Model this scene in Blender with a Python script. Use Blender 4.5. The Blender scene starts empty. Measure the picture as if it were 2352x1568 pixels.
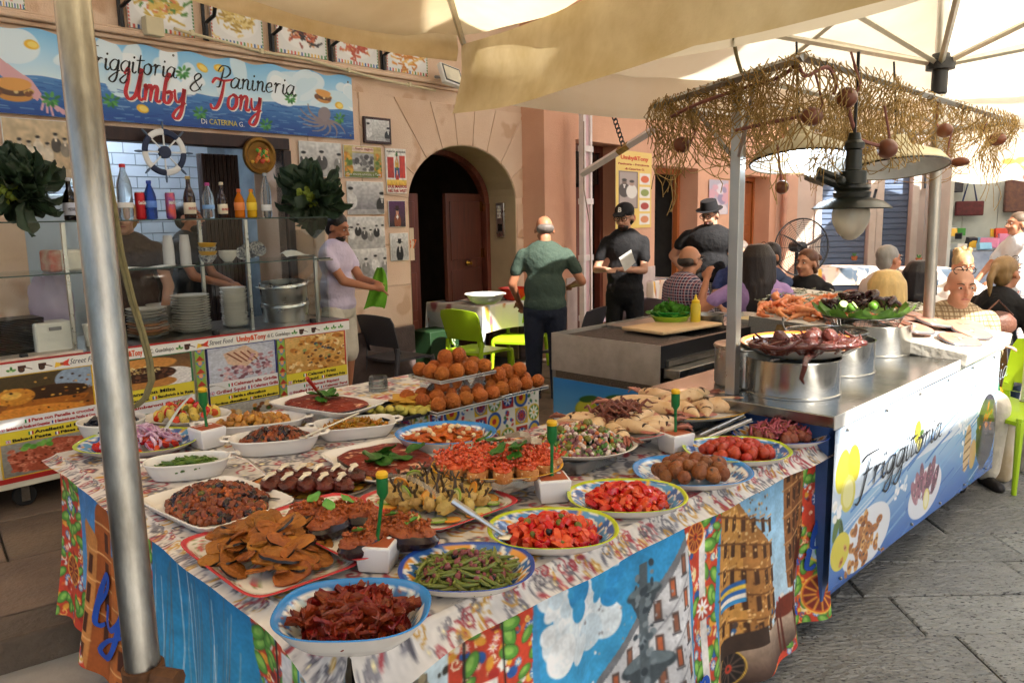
import bpy, math, random
import numpy as np
from mathutils import Matrix, Vector, noise as mnoise
rnd = random.Random(7)
sc = bpy.context.scene
COL = sc.collection
CAM_H = 1.65; PITCH = math.radians(9.0); ROLL = math.radians(1.03); LENS = 28.0
_cp, _sp, _c, _s = math.cos(PITCH), math.sin(PITCH), math.cos(ROLL), math.sin(ROLL)
FWD = Vector((0, _cp, -_sp)); UPV = Vector((0, _sp, _cp)); XV = Vector((1, 0, 0))
RIGHT = XV*_c - UPV*_s; UP = XV*_s + UPV*_c
cam_d = bpy.data.cameras.new('camera'); cam = bpy.data.objects.new('camera', cam_d); COL.objects.link(cam)
cam_d.lens = LENS; cam_d.sensor_width = 36; cam_d.clip_start = 0.05; cam_d.clip_end = 500
_m = Matrix.Identity(4)
for i in range(3):
 _m[i][0] = RIGHT[i]; _m[i][1] = UP[i]; _m[i][2] = -FWD[i]
_m[2][3] = CAM_H
cam.matrix_world = _m
sc.camera = cam
SUN_DIR = Vector((0.50, -0.62, 0.72)).normalized()          # towards the sun
w = bpy.data.worlds.new('World'); sc.world = w; w.use_nodes = True
nt = w.node_tree; nt.nodes.clear()
wo = nt.nodes.new('ShaderNodeOutputWorld'); bg = nt.nodes.new('ShaderNodeBackground'); sky = nt.nodes.new('ShaderNodeTexSky')
sky.sky_type = 'NISHITA'; sky.sun_disc = False
sky.sun_elevation = math.asin(SUN_DIR.z); sky.sun_rotation = math.atan2(SUN_DIR.x, SUN_DIR.y)
sky.dust_density = 3.0; sky.ozone_density = 1.0
bg.inputs['Strength'].default_value = 0.085
nt.links.new(sky.outputs[0], bg.inputs[0]); nt.links.new(bg.outputs[0], wo.inputs[0])
sd = bpy.data.lights.new('sun', 'SUN'); sd.energy = 5.0; sd.angle = math.radians(0.55); sd.color = (1.0, .95, .87)
sun = bpy.data.objects.new('sun', sd); COL.objects.link(sun)
sun.rotation_euler = SUN_DIR.to_track_quat('Z', 'Y').to_euler()
sun.location = (3, -4, 12)
sc.view_settings.view_transform = 'Standard'; sc.view_settings.look = 'None'
sc.view_settings.exposure = 1.5; sc.view_settings.gamma = 1.0
sc.render.engine = 'CYCLES'
cy = sc.cycles
cy.use_denoising = True; cy.max_bounces = 7; cy.transparent_max_bounces = 10; cy.diffuse_bounces = 3
cy.glossy_bounces = 3; cy.transmission_bounces = 5; cy.caustics_reflective = False; cy.caustics_refractive = False
cy.sample_clamp_indirect = 6; cy.use_adaptive_sampling = True; cy.adaptive_threshold = .05
FPX = LENS/36*2352
def ray(px, py):
 return FWD + RIGHT*((px-1176)/FPX) + UP*((784-py)/FPX)
def onz(px, py, z):
 r = ray(px, py); t = (z-CAM_H)/r.z; return Vector((r.x*t, r.y*t, z))
def aty(px, py, Y):
 r = ray(px, py); t = Y/r.y; return Vector((r.x*t, Y, CAM_H+r.z*t))
def R(d): return math.radians(d)
class Frame:                                    # local x along, y inward / away, z up; ang = direction of x from world X
 def __init__(s, o, ang):
  s.o = Vector(o); s.a = ang; s.ex = Vector((math.cos(ang), math.sin(ang), 0)); s.ey = Vector((-math.sin(ang), math.cos(ang), 0))
 def w(s, x, y, z=0): return s.o + s.ex*x + s.ey*y + Vector((0, 0, z))
 def loc(s, p):
  d = Vector(p)-s.o; return Vector((d.dot(s.ex), d.dot(s.ey), d.z))
 def px(s, px, py, y=0):                     # pixel -> local (x, z) on the vertical plane local y
  r = ray(px, py); c0 = Vector((0, 0, CAM_H))-s.o
  t = (y-c0.dot(s.ey))/r.dot(s.ey); p = s.loc(Vector((0, 0, CAM_H))+r*t); return p.x, p.z
 def pz(s, px, py, z):                       # pixel -> local (x, y) on the level z
  p = s.loc(onz(px, py, z+s.o.z)); return p.x, p.y
def lin(c): return c/12.92 if c <= .04045 else ((c+.055)/1.055)**2.4
def hx(h):
 if isinstance(h, (tuple, list)): return tuple(h[:3])
 h = h.lstrip('#'); return tuple(lin(int(h[i:i+2], 16)/255) for i in (0, 2, 4))
def srgb(h):
 if isinstance(h, (tuple, list)): return np.array(h[:3], float)
 h = h.lstrip('#'); return np.array([int(h[i:i+2], 16)/255 for i in (0, 2, 4)])
MATS = {}
def M(key, col='#888888', rough=.5, metal=0., col2=None, var=.25, scale=6., bump=0., bscale=60., rndv=0., spec=.5,
      trans=0., alpha=1., emit=0., ecol=None, attr=False, sss=0., ior=1.45, coat=0., stretch=None, transl=0., speck=None, detail=4.):
 if key in MATS: return MATS[key]
 m = bpy.data.materials.new(key); m.use_nodes = True; MATS[key] = m
 n = m.node_tree.nodes; L = m.node_tree.links; b = n['Principled BSDF']
 b.inputs['Roughness'].default_value = rough; b.inputs['Metallic'].default_value = metal
 b.inputs['Specular IOR Level'].default_value = spec; b.inputs['IOR'].default_value = ior
 b.inputs['Transmission Weight'].default_value = trans; b.inputs['Alpha'].default_value = alpha
 b.inputs['Coat Weight'].default_value = coat*.3; b.inputs['Coat Roughness'].default_value = .1
 if sss: b.inputs['Subsurface Weight'].default_value = sss; b.inputs['Subsurface Radius'].default_value = (.02, .008, .004)
 tc = n.new('ShaderNodeTexCoord'); oi = n.new('ShaderNodeObjectInfo')
 mp = n.new('ShaderNodeVectorMath'); mp.operation = 'MULTIPLY_ADD'
 mp.inputs[1].default_value = stretch or (1, 1, 1)
 cx = n.new('ShaderNodeCombineXYZ')
 mu = n.new('ShaderNodeMath'); mu.operation = 'MULTIPLY'; mu.inputs[1].default_value = 37.0
 L.new(oi.outputs['Random'], mu.inputs[0])
 for i in range(3): L.new(mu.outputs[0], cx.inputs[i])
 L.new(tc.outputs['Object'], mp.inputs[0]); L.new(cx.outputs[0], mp.inputs[2])
 c1 = hx(col)
 if attr:
  at = n.new('ShaderNodeAttribute'); at.attribute_name = 'Col'; base = at.outputs['Color']
 else:
  no = n.new('ShaderNodeTexNoise'); no.inputs['Scale'].default_value = scale; no.inputs['Detail'].default_value = detail; no.inputs['Roughness'].default_value = .6
  L.new(mp.outputs[0], no.inputs['Vector'])
  rp = n.new('ShaderNodeValToRGB'); rp.color_ramp.elements[0].position = .3; rp.color_ramp.elements[1].position = .7
  c2 = hx(col2) if col2 else tuple(max(0, x*(1-var)) for x in c1)
  c0 = c1 if col2 else tuple(min(1, x*(1+var*.6)) for x in c1)
  rp.color_ramp.elements[0].color = (*c2, 1); rp.color_ramp.elements[1].color = (*c0, 1)
  L.new(no.outputs['Fac'], rp.inputs[0]); base = rp.outputs[0]
  if speck:
   vo = n.new('ShaderNodeTexNoise'); vo.inputs['Scale'].default_value = speck[1]; vo.inputs['Detail'].default_value = 2
   L.new(mp.outputs[0], vo.inputs['Vector'])
   r2 = n.new('ShaderNodeValToRGB'); r2.color_ramp.elements[0].position = speck[2]; r2.color_ramp.elements[1].position = speck[2]+.06
   r2.color_ramp.elements[0].color = (0, 0, 0, 1); r2.color_ramp.elements[1].color = (1, 1, 1, 1)
   mx = n.new('ShaderNodeMix'); mx.data_type = 'RGBA'; mx.inputs['B'].default_value = (*hx(speck[0]), 1)
   L.new(vo.outputs['Fac'], r2.inputs[0]); L.new(r2.outputs[0], mx.inputs['Factor']); L.new(base, mx.inputs['A']); base = mx.outputs['Result']
 if rndv:
  hs = n.new('ShaderNodeHueSaturation'); mr = n.new('ShaderNodeMapRange')
  mr.inputs['To Min'].default_value = 1-rndv; mr.inputs['To Max'].default_value = 1+rndv
  L.new(oi.outputs['Random'], mr.inputs['Value']); L.new(mr.outputs[0], hs.inputs['Value'])
  mh = n.new('ShaderNodeMapRange'); mh.inputs['To Min'].default_value = .5-rndv*.05; mh.inputs['To Max'].default_value = .5+rndv*.05
  f2 = n.new('ShaderNodeMath'); f2.operation = 'FRACT'; L.new(mu.outputs[0], f2.inputs[0]); L.new(f2.outputs[0], mh.inputs['Value']); L.new(mh.outputs[0], hs.inputs['Hue'])
  L.new(base, hs.inputs['Color']); base = hs.outputs[0]
 L.new(base, b.inputs['Base Color'])
 if bump:
  nb = n.new('ShaderNodeTexNoise'); nb.inputs['Scale'].default_value = bscale; nb.inputs['Detail'].default_value = 5
  L.new(mp.outputs[0], nb.inputs['Vector'])
  bp = n.new('ShaderNodeBump'); bp.inputs['Strength'].default_value = min(1, bump); bp.inputs['Distance'].default_value = .02*max(1, bump)
  L.new(nb.outputs['Fac'], bp.inputs['Height']); L.new(bp.outputs[0], b.inputs['Normal'])
 if metal and not attr:
  nr = n.new('ShaderNodeMapRange'); nr.inputs['To Min'].default_value = max(.02, rough-.1); nr.inputs['To Max'].default_value = rough+.12
  L.new(no.outputs['Fac'], nr.inputs['Value']); L.new(nr.outputs[0], b.inputs['Roughness'])
 if emit:
  b.inputs['Emission Strength'].default_value = emit; b.inputs['Emission Color'].default_value = (*hx(ecol or col), 1)
 if transl:
  out = n['Material Output']; tr = n.new('ShaderNodeBsdfTranslucent'); mixs = n.new('ShaderNodeMixShader'); mixs.inputs[0].default_value = transl
  L.new(base, tr.inputs['Color']); L.new(b.outputs[0], mixs.inputs[1]); L.new(tr.outputs[0], mixs.inputs[2]); L.new(mixs.outputs[0], out.inputs['Surface'])
 return m
def glass(key, col='#ffffff', rough=.03, fac=.82):
 if key in MATS: return MATS[key]
 m = bpy.data.materials.new(key); m.use_nodes = True; MATS[key] = m
 n = m.node_tree.nodes; L = m.node_tree.links; n.remove(n['Principled BSDF'])
 t = n.new('ShaderNodeBsdfTransparent'); t.inputs[0].default_value = (*hx(col), 1)
 g = n.new('ShaderNodeBsdfGlossy'); g.inputs['Roughness'].default_value = rough
 lw = n.new('ShaderNodeFresnel'); lw.inputs['IOR'].default_value = 1.5
 ad = n.new('ShaderNodeMath'); ad.operation = 'MULTIPLY_ADD'; ad.inputs[1].default_value = .5; ad.inputs[2].default_value = 0
 mx = n.new('ShaderNodeMixShader'); L.new(lw.outputs[0], ad.inputs[0]); L.new(ad.outputs[0], mx.inputs[0])
 L.new(t.outputs[0], mx.inputs[1]); L.new(g.outputs[0], mx.inputs[2]); L.new(mx.outputs[0], n['Material Output'].inputs['Surface'])
 return m
def rotm(ax=0, ay=0, az=0): return Matrix.Rotation(az, 3, 'Z') @ Matrix.Rotation(ay, 3, 'Y') @ Matrix.Rotation(ax, 3, 'X')
class G:
 def __init__(s): s.v = []; s.f = []
 def add(s, vs, fs):
  o = len(s.v); s.v += [tuple(p) for p in vs]; s.f += [tuple(i+o for i in f) for f in fs]; return s
 def box(s, x0, x1, y0, y1, z0, z1, rm=None, at=None):
  vs = [Vector((x, y, z)) for z in (z0, z1) for y in (y0, y1) for x in (x0, x1)]
  if rm is not None: vs = [rm @ v for v in vs]
  if at is not None: vs = [v+Vector(at) for v in vs]
  return s.add(vs, [(0, 2, 3, 1), (4, 5, 7, 6), (0, 1, 5, 4), (2, 6, 7, 3), (0, 4, 6, 2), (1, 3, 7, 5)])
 def lathe(s, prof, n=24, at=(0, 0, 0), rm=None, sx=1, sy=1, cap=True):
  vs = []; fs = []; a = Vector(at)
  for r, z in prof:
   for i in range(n):
    t = 2*math.pi*i/n; p = Vector((r*math.cos(t)*sx, r*math.sin(t)*sy, z))
    if rm is not None: p = rm @ p
    vs.append(p+a)
  m = len(prof)
  for j in range(m-1):
   for i in range(n):
    k = (i+1) % n; fs.append((j*n+i, j*n+k, (j+1)*n+k, (j+1)*n+i))
  if cap and prof[0][0] > 1e-6: fs.append(tuple(range(n-1, -1, -1)))
  if cap and prof[-1][0] > 1e-6: fs.append(tuple((m-1)*n+i for i in range(n)))
  return s.add(vs, fs)
 def cyl(s, p0, p1, r, n=12, r1=None): return s.tube([p0, p1], [r, r if r1 is None else r1], n)
 def tube(s, pts, r, n=8, cap=True, flat=None):
  pts = [Vector(p) for p in pts]; m = len(pts)
  rs = list(r) if isinstance(r, (list, tuple)) else [r]*m
  vs = []; fs = []; up = None
  for j in range(m):
   d = (pts[min(j+1, m-1)]-pts[max(j-1, 0)])
   d = d.normalized() if d.length > 1e-9 else Vector((0, 0, 1))
   if up is None:
    up = Vector((0, 0, 1)) if abs(d.z) < .9 else Vector((1, 0, 0))
   sd_ = d.cross(up)
   if sd_.length < 1e-6: sd_ = d.cross(Vector((0, 1, 0)))
   sd_.normalize(); up = sd_.cross(d).normalized()
   for i in range(n):
    t = 2*math.pi*i/n; vs.append(pts[j]+sd_*(rs[j]*math.cos(t))+up*(rs[j]*(flat or 1)*math.sin(t)))
  for j in range(m-1):
   for i in range(n):
    k = (i+1) % n; fs.append((j*n+i, j*n+k, (j+1)*n+k, (j+1)*n+i))
  if cap: fs.append(tuple(range(n-1, -1, -1))); fs.append(tuple((m-1)*n+i for i in range(n)))
  return s.add(vs, fs)
 def ell(s, c, r, nu=12, nv=8, rm=None, fn=None):
  vs = []; fs = []; c = Vector(c); r = (r, r, r) if not isinstance(r, (tuple, list)) else r
  for j in range(nv+1):
   ph = math.pi*j/nv
   for i in range(nu):
    t = 2*math.pi*i/nu
    p = Vector((math.sin(ph)*math.cos(t), math.sin(ph)*math.sin(t), math.cos(ph)))
    if fn: p = p*fn(p)
    p = Vector((p.x*r[0], p.y*r[1], p.z*r[2]))
    if rm is not None: p = rm @ p
    vs.append(c+p)
  for j in range(nv):
   for i in range(nu):
    k = (i+1) % nu; fs.append((j*nu+i, (j+1)*nu+i, (j+1)*nu+k, j*nu+k))
  return s.add(vs, fs)
 def prism(s, poly, y0, y1, plane='xz'):
  n = len(poly)
  mk = (lambda a, b, y: (a, y, b)) if plane == 'xz' else (lambda a, b, z: (a, b, z))
  vs = [mk(a, b, y0) for a, b in poly]+[mk(a, b, y1) for a, b in poly]
  fs = [tuple(range(n)), tuple(range(2*n-1, n-1, -1))]+[(i, i+n, (i+1) % n+n, (i+1) % n) for i in range(n)]
  return s.add(vs, fs)
 def quad(s, a, b, c, d): return s.add([a, b, c, d], [(0, 1, 2, 3)])
 def mesh(s, name):
  me = bpy.data.meshes.new(name); me.from_pydata(s.v, [], s.f); me.validate(); me.update(); return me
def fixn(me):
 import bmesh
 b = bmesh.new(); b.from_mesh(me); bmesh.ops.recalc_face_normals(b, faces=b.faces); b.to_mesh(me); b.free()
def ob(name, g, mat, parent=None, loc=(0, 0, 0), rot=(0, 0, 0), smooth=True, bevel=0, sub=0, angle=35):
 me = g if isinstance(g, bpy.types.Mesh) else g.mesh(name)
 if not isinstance(g, bpy.types.Mesh):
  fixn(me)
  me.materials.append(mat)
  if smooth:
   me.shade_smooth(); me.set_sharp_from_angle(angle=R(angle))
 o = bpy.data.objects.new(name, me); COL.objects.link(o)
 o.location = loc; o.rotation_euler = rot
 if parent: o.parent = parent
 if bevel:
  b = o.modifiers.new('Bevel', 'BEVEL'); b.width = bevel; b.segments = 2; b.limit_method = 'ANGLE'
 if sub:
  b = o.modifiers.new('Sub', 'SUBSURF'); b.levels = sub; b.render_levels = sub
 return o
def tag(o, label, cat, group=None, kind=None):
 o['label'] = label; o['category'] = cat
 if group: o['group'] = group
 if kind: o['kind'] = kind
 return o
def thing(name, label, cat, loc=(0, 0, 0), rotz=0, group=None, rot=None):
 o = bpy.data.objects.new(name, None); COL.objects.link(o); o.location = loc; o.rotation_euler = rot or (0, 0, rotz)
 o.empty_display_size = .1
 return tag(o, label, cat, group)
def struct(name, g, mat, parent=None, **k):
 o = ob(name, g, mat, parent, **k)
 if not parent: o['kind'] = 'structure'
 return o
def dup(root, loc, rot=None, label=None, group=None, scale=None):
 r = root.copy(); COL.objects.link(r); r.location = loc
 if rot is not None: r.rotation_euler = rot if isinstance(rot, (tuple, list)) else (0, 0, rot)
 if scale: r.scale = scale if isinstance(scale, (tuple, list)) else (scale,)*3
 if label: r['label'] = label
 if group: r['group'] = group
 def rec(src, dst):
  for ch in list(src.children):
   c = ch.copy(); COL.objects.link(c); c.parent = dst; rec(ch, c)
 rec(root, r)
 return r
class Cv:
 def __init__(s, wd, hg, bg_='#ffffff'):
  s.w = wd; s.h = hg; s.a = np.zeros((hg, wd, 3)); s.a[:] = srgb(bg_)
  s.X, s.Y = np.meshgrid(np.arange(wd)+.5, np.arange(hg)+.5)     # y down
 def _bb(s, x0, x1, y0, y1):
  return slice(max(0, int(y0)), max(0, min(s.h, int(y1)+2))), slice(max(0, int(x0)), max(0, min(s.w, int(x1)+2)))
 def _mix(s, sl, m, col):
  s.a[sl] = s.a[sl]*(1-m[..., None])+srgb(col)*m[..., None]
 def rect(s, x0, y0, x1, y1, col, al=1.):
  sl = s._bb(x0, x1, y0, y1); X, Y = s.X[sl], s.Y[sl]
  m = (np.clip(X-x0+.5, 0, 1)*np.clip(x1-X+.5, 0, 1)*np.clip(Y-y0+.5, 0, 1)*np.clip(y1-Y+.5, 0, 1))*al; s._mix(sl, m, col); return s
 def grad(s, x0, y0, x1, y1, c0, c1):
  sl = s._bb(x0, x1-2, y0, y1-2); t = np.clip((s.Y[sl]-y0)/(y1-y0), 0, 1)[..., None]
  s.a[sl] = srgb(c0)*(1-t)+srgb(c1)*t; return s
 def ell(s, cx, cy_, rx, ry, col, rot=0., al=1., ring=None):
  m_ = max(rx, ry)+2; sl = s._bb(cx-m_, cx+m_, cy_-m_, cy_+m_); X, Y = s.X[sl]-cx, s.Y[sl]-cy_
  c, q = math.cos(rot), math.sin(rot); u = (X*c+Y*q)/rx; v = (-X*q+Y*c)/ry; d = np.sqrt(u*u+v*v); k = min(rx, ry)
  m = np.clip((1-d)*k+.5, 0, 1)
  if ring: m = m*np.clip((d-ring)*k+.5, 0, 1)
  s._mix(sl, m*al, col); return s
 def poly(s, pts, col, al=1.):
  xs = [p[0] for p in pts]; ys = [p[1] for p in pts]; sl = s._bb(min(xs)-1, max(xs)+1, min(ys)-1, max(ys)+1)
  X, Y = s.X[sl], s.Y[sl]; ins = np.zeros(X.shape, bool); n = len(pts)
  for i in range(n):
   x0, y0 = pts[i]; x1, y1 = pts[(i+1) % n]
   if y0 == y1: continue
   c = ((y0 > Y) != (y1 > Y)) & (X < (x1-x0)*(Y-y0)/(y1-y0)+x0); ins ^= c
  s._mix(sl, ins*al, col); return s
 def line(s, pts, wd, col, al=1., taper=False):
  n = len(pts)-1
  for i in range(n):
   (x0, y0), (x1, y1) = pts[i], pts[i+1]; wv = wd*(1-.8*i/max(1, n)) if taper else wd
   sl = s._bb(min(x0, x1)-wv, max(x0, x1)+wv, min(y0, y1)-wv, max(y0, y1)+wv); X, Y = s.X[sl], s.Y[sl]
   dx, dy = x1-x0, y1-y0; q = dx*dx+dy*dy+1e-9; t = np.clip(((X-x0)*dx+(Y-y0)*dy)/q, 0, 1)
   d = np.hypot(X-x0-t*dx, Y-y0-t*dy); s._mix(sl, np.clip(wv/2-d+.5, 0, 1)*al, col)
  return s
 def noise(s, amp, cell=1., seed=1):
  r = np.random.RandomState(seed); gh, gw = int(s.h/cell)+3, int(s.w/cell)+3; g = r.rand(gh, gw)
  fx = s.X/cell; fy = s.Y/cell; ix = fx.astype(int); iy = fy.astype(int); tx = fx-ix; ty = fy-iy
  v = (g[iy, ix]*(1-tx)+g[iy, ix+1]*tx)*(1-ty)+(g[iy+1, ix]*(1-tx)+g[iy+1, ix+1]*tx)*ty
  s.a = np.clip(s.a*(1+amp*(v[..., None]-.5)*2), 0, 1); return s
 def blobs(s, n, x0, y0, x1, y1, r0, r1, cols, seed=1, el=.6):
  q = random.Random(seed)
  for _ in range(n):
   r = q.uniform(r0, r1); s.ell(q.uniform(x0, x1), q.uniform(y0, y1), r, r*q.uniform(el, 1), q.choice(cols), q.uniform(0, 3.1))
  return s
def resize(cv, f):
 h, w_ = cv.a.shape[:2]; nh, nw = int(h*f), int(w_*f); y = np.linspace(0, h-1.001, nh); x = np.linspace(0, w_-1.001, nw); iy = y.astype(int); ix = x.astype(int); ty = (y-iy)[:, None, None]; tx = (x-ix)[None, :, None]; a = cv.a
 cv.a = (a[iy][:, ix]*(1-tx)+a[iy][:, ix+1]*tx)*(1-ty)+(a[iy+1][:, ix]*(1-tx)+a[iy+1][:, ix+1]*tx)*ty; cv.h, cv.w = nh, nw; return cv
def gridmesh(name, P, mat, cols=None, wrapu=False, smooth=True):
 h, wd = P.shape[:2]; me = bpy.data.meshes.new(name)
 me.vertices.add(h*wd); me.vertices.foreach_set('co', np.ascontiguousarray(P, dtype=np.float32).ravel())
 j, i = np.meshgrid(np.arange(h-1), np.arange(wd if wrapu else wd-1), indexing='ij'); k = (i+1) % wd
 F = np.stack([j*wd+i, j*wd+k, (j+1)*wd+k, (j+1)*wd+i], -1).reshape(-1, 4)
 nf = len(F); me.loops.add(nf*4); me.loops.foreach_set('vertex_index', F.ravel().astype(np.int32))
 me.polygons.add(nf); me.polygons.foreach_set('loop_start', np.arange(0, nf*4, 4, dtype=np.int32))
 me.update(calc_edges=True); me.validate()
 if cols is not None:
  a = me.color_attributes.new('Col', 'FLOAT_COLOR', 'POINT'); c = np.clip(cols.reshape(-1, 3), 0, 1)
  l_ = np.where(c <= .04045, c/12.92, ((c+.055)/1.055)**2.4)
  a.data.foreach_set('color', np.concatenate([l_, np.ones((len(l_), 1))], 1).astype(np.float32).ravel())
 me.materials.append(mat)
 if smooth: me.shade_smooth()
 return me
def sheet(name, cv, fn, mat, parent=None, loc=(0, 0, 0), rot=(0, 0, 0)):
 U, V = np.meshgrid(np.linspace(0, 1, cv.w), np.linspace(1, 0, cv.h)); x, y, z = fn(U, V)
 P = np.stack([x+0*U, y+0*U, z+0*U], -1)
 return ob(name, gridmesh(name, P, mat, cv.a), None, parent, loc, rot)
def poster(name, cv, x0, x1, z0, z1, y, mat, parent=None, loc=(0, 0, 0), rot=(0, 0, 0)):
 return sheet(name, cv, lambda U, V: (x0+(x1-x0)*U, y, z0+(z1-z0)*V), mat, parent, loc, rot)
def P_print(rough=.45): return M('print_%d' % int(rough*100), attr=True, rough=rough)
def text(name, s, size, mat, parent, loc, rot=(math.pi/2, 0, 0), ext=.0006, shear=0., bold=0., sx=1., align='LEFT', fit=None):
 c = bpy.data.curves.new(name, 'FONT'); c.body = s; c.size = size; c.extrude = ext; c.offset = bold; c.shear = shear; c.align_x = align
 c.resolution_u = 2
 t = bpy.data.objects.new('t', c); me = bpy.data.meshes.new_from_object(t); bpy.data.objects.remove(t); bpy.data.curves.remove(c)
 if fit and len(me.vertices):
  xs = [v.co.x for v in me.vertices]; sx = fit/max(1e-4, max(xs)-min(xs))
 me.materials.clear(); me.materials.append(mat); me.name = name
 o = bpy.data.objects.new(name, me); COL.objects.link(o); o.parent = parent; o.location = loc; o.rotation_euler = rot; o.scale = (sx, 1, 1)
 return o
# ================================================================== the setting
FA = Frame((-4.175, 3.50, 0), R(50))          # facade with the sign
FB = Frame((.60, 8.8, 0), R(55))              # next house along the street
FC = Frame((-2.684, 4.111, 0), R(46.3))       # glass counter cart
FT = Frame((-.41, 1.42, 0), R(44))            # food tables
FR = Frame((1.174, 2.849, 0), R(45.2))        # right counter: x along its front, y inward
m_plaster = M('plaster_peach', '#e6cab0', .85, col2='#d8b698', scale=1.6, bump=.25, speck=('#cfa98a', 3.1, .6), bscale=90)
m_plaster2 = M('plaster_orange', '#e2b092', .85, col2='#d5a084', scale=1.4, bump=.25, bscale=80)
m_jamb = M('plaster_jamb', '#b9a37f', .85, var=.15, scale=2, bump=.1)
m_stone = M('paving_stone', '#8b8a84', .42, col2='#74736d', scale=9, bump=1.0, bscale=34, stretch=(.9, 1.7, 1), rndv=.2, speck=('#34322f', 52, .59))
m_stone_l = M('pavement_stone', '#7d6a58', .7, col2='#5d4e42', scale=3, bump=.5, bscale=40, rndv=.1)
m_joint = M('joint_dirt', '#3d3a35', .9, var=.3, scale=20)
m_kerb = M('kerb_stone', '#5c5146', .7, var=.3, scale=5, bump=.5, bscale=30)
m_wood_door = M('door_wood', '#7a4030', .45, col2='#56291d', scale=3, stretch=(8, 8, .7), bump=.05)
m_wood_dark = M('dark_wood', '#3a2118', .45, col2='#25140e', scale=3, stretch=(8, 8, .7))
m_wood_or = M('orange_wood', '#b4622c', .5, col2='#96501f', scale=3, stretch=(8, 8, .6))
m_dark = M('dark_void', '#1b1613', .9)
m_black = M('black_iron', '#17171a', .45, var=.2)
m_steel = M('steel', '#c9c9c6', .28, 1., var=.12, scale=9)
m_steel_d = M('steel_worn', '#a39f98', .36, 1., col2='#7a756c', scale=14)
m_white = M('white_paint', '#e9e7e0', .5, var=.06, scale=4)
m_grey = M('grey_paint', '#9a9c9c', .5, var=.1)
m_cable = M('cable_cream', '#d8cba6', .6, var=.1)
g = G(); g.box(-30, 40, -12, 60, -.3, -.03); street = struct('street', g, m_joint)
slab_m = {}
def slab_mesh(wd, dp, key):
 if key not in slab_m:
  g = G(); e = .008; h = .03
  pts = [(0, 0), (wd, 0), (wd, dp), (0, dp)]; q = [(e, e), (wd-e, e), (wd-e, dp-e), (e, dp-e)]
  vs = [(a, b, -h) for a, b in pts]+[(a, b, -.006) for a, b in pts]+[(a, b, 0) for a, b in q]
  fs = [(4, 5, 9, 8), (5, 6, 10, 9), (6, 7, 11, 10), (7, 4, 8, 11), (8, 9, 10, 11), (0, 1, 5, 4), (1, 2, 6, 5), (2, 3, 7, 6), (3, 0, 4, 7)]
  g.add(vs, fs); me = g.mesh('paving_slab'); fixn(me); me.materials.append(m_stone); slab_m[key] = me
 return slab_m[key]
pav = thing('street_paving', 'grey chiselled stone slabs paving the street', 'paving'); pav['kind'] = 'structure'
n_slab = 0; y = 1.6
while y < 9.6:
 x = .1+rnd.uniform(-.4, .1); dp = .325
 while x < 2.2+y*.62:
  wd = rnd.choice((.52, .66, .8, .95))
  if x+wd > -.3 and n_slab < 290:
   ob('paving_slab', slab_mesh(wd-.006, dp-.006, (wd, dp)), None, pav, (x, y, rnd.uniform(-.003, .003))); n_slab += 1
  x += wd
 y += dp
g = G(); m_far = M('far_paving', '#b3aea3', .6, col2='#8f8a80', scale=2.4, bump=.4, bscale=14)
g.quad((-25, 9.6, .001), (38, 9.6, .001), (38, 55, .001), (-25, 55, .001)); g.quad((-2.2, -6, -.004), (9, -6, -.004), (9, 1.6, -.004), (-2.2, 1.6, -.004))
g.quad((-2.2, 1.6, -.012), (0.2, 1.6, -.012), (0.2, 9.6, -.012), (-2.2, 9.6, -.012)); struct('square_paving', g, m_far)
KA, KB = Vector((-1.922, 2.754)), Vector((-1.691, 2.928)); kd = (KB-KA).normalized(); kn = Vector((-kd.y, kd.x))
FK = Frame((KA.x, KA.y, 0), math.atan2(kd.y, kd.x))
pv = G(); pv.box(-6, 8.4, .02, 9, -.02, .1); tp = ob('pavement', pv, m_joint, None, FK.o, (0, 0, FK.a)); tp['kind'] = 'structure'
for i in range(10):
 g = G(); g.box(.006, 1.1-.006, 0, .22, -.02, .12); ob('kerbstone', g, m_kerb, tp, (-3+i*1.1, 0, 0), bevel=.012)
for r_ in range(5):
 for i in range(12):
  g = G(); g.box(.006, .9-.006, 0, .6-.012, .06, .119); ob('flagstone', g, m_stone_l, tp, (-3+i*.9+(r_ % 2)*.4, .23+r_*.6, rnd.uniform(-.002, .002)), bevel=.005)
house = thing('corner_house', 'peach plastered house with arched doorway and take-away window', 'house', FA.o, FA.a)
X0, X1, ZT = -1.5, 7.42, 3.3
SX0, SX1, SZ = 1.87, 3.74, 2.27
AX0, AX1, ASP, ARI = 5.054, 6.602, 1.78, .55
ACX, ARX = (AX0+AX1)/2, (AX1-AX0)/2
arc = [(ACX+ARX*math.cos(math.pi*i/24), ASP+ARI*math.sin(math.pi*i/24)) for i in range(25)]   # right to left
TK = .40
g = G()
g.prism([(X0, 0), (SX0, 0), (SX0, SZ), (X0, SZ)], 0, TK)
g.prism([(SX0, 1.94), (2.2, 1.94), (2.2, SZ), (SX0, SZ)], .001, TK)
g.prism([(X0, SZ), (AX0, SZ), (AX0, ZT), (X0, ZT)], 0, TK)
g.prism([(SX1, 0), (AX0, 0), (AX0, SZ), (SX1, SZ)], 0, TK)
for i in range(24):
 (xa, za), (xb, zb) = arc[i], arc[i+1]; g.prism([(xb, zb), (xa, za), (xa, ZT), (xb, ZT)], 0, TK)
g.prism([(AX1, 0), (X1, 0), (X1, ZT), (AX1, ZT)], 0, TK)
ob('wall', g, m_plaster, house, smooth=False)
g = G(); g.box(X0, X1, 0, TK, ZT+.002, 7.5); ob('upper_wall', g, m_plaster, house, smooth=False)
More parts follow.
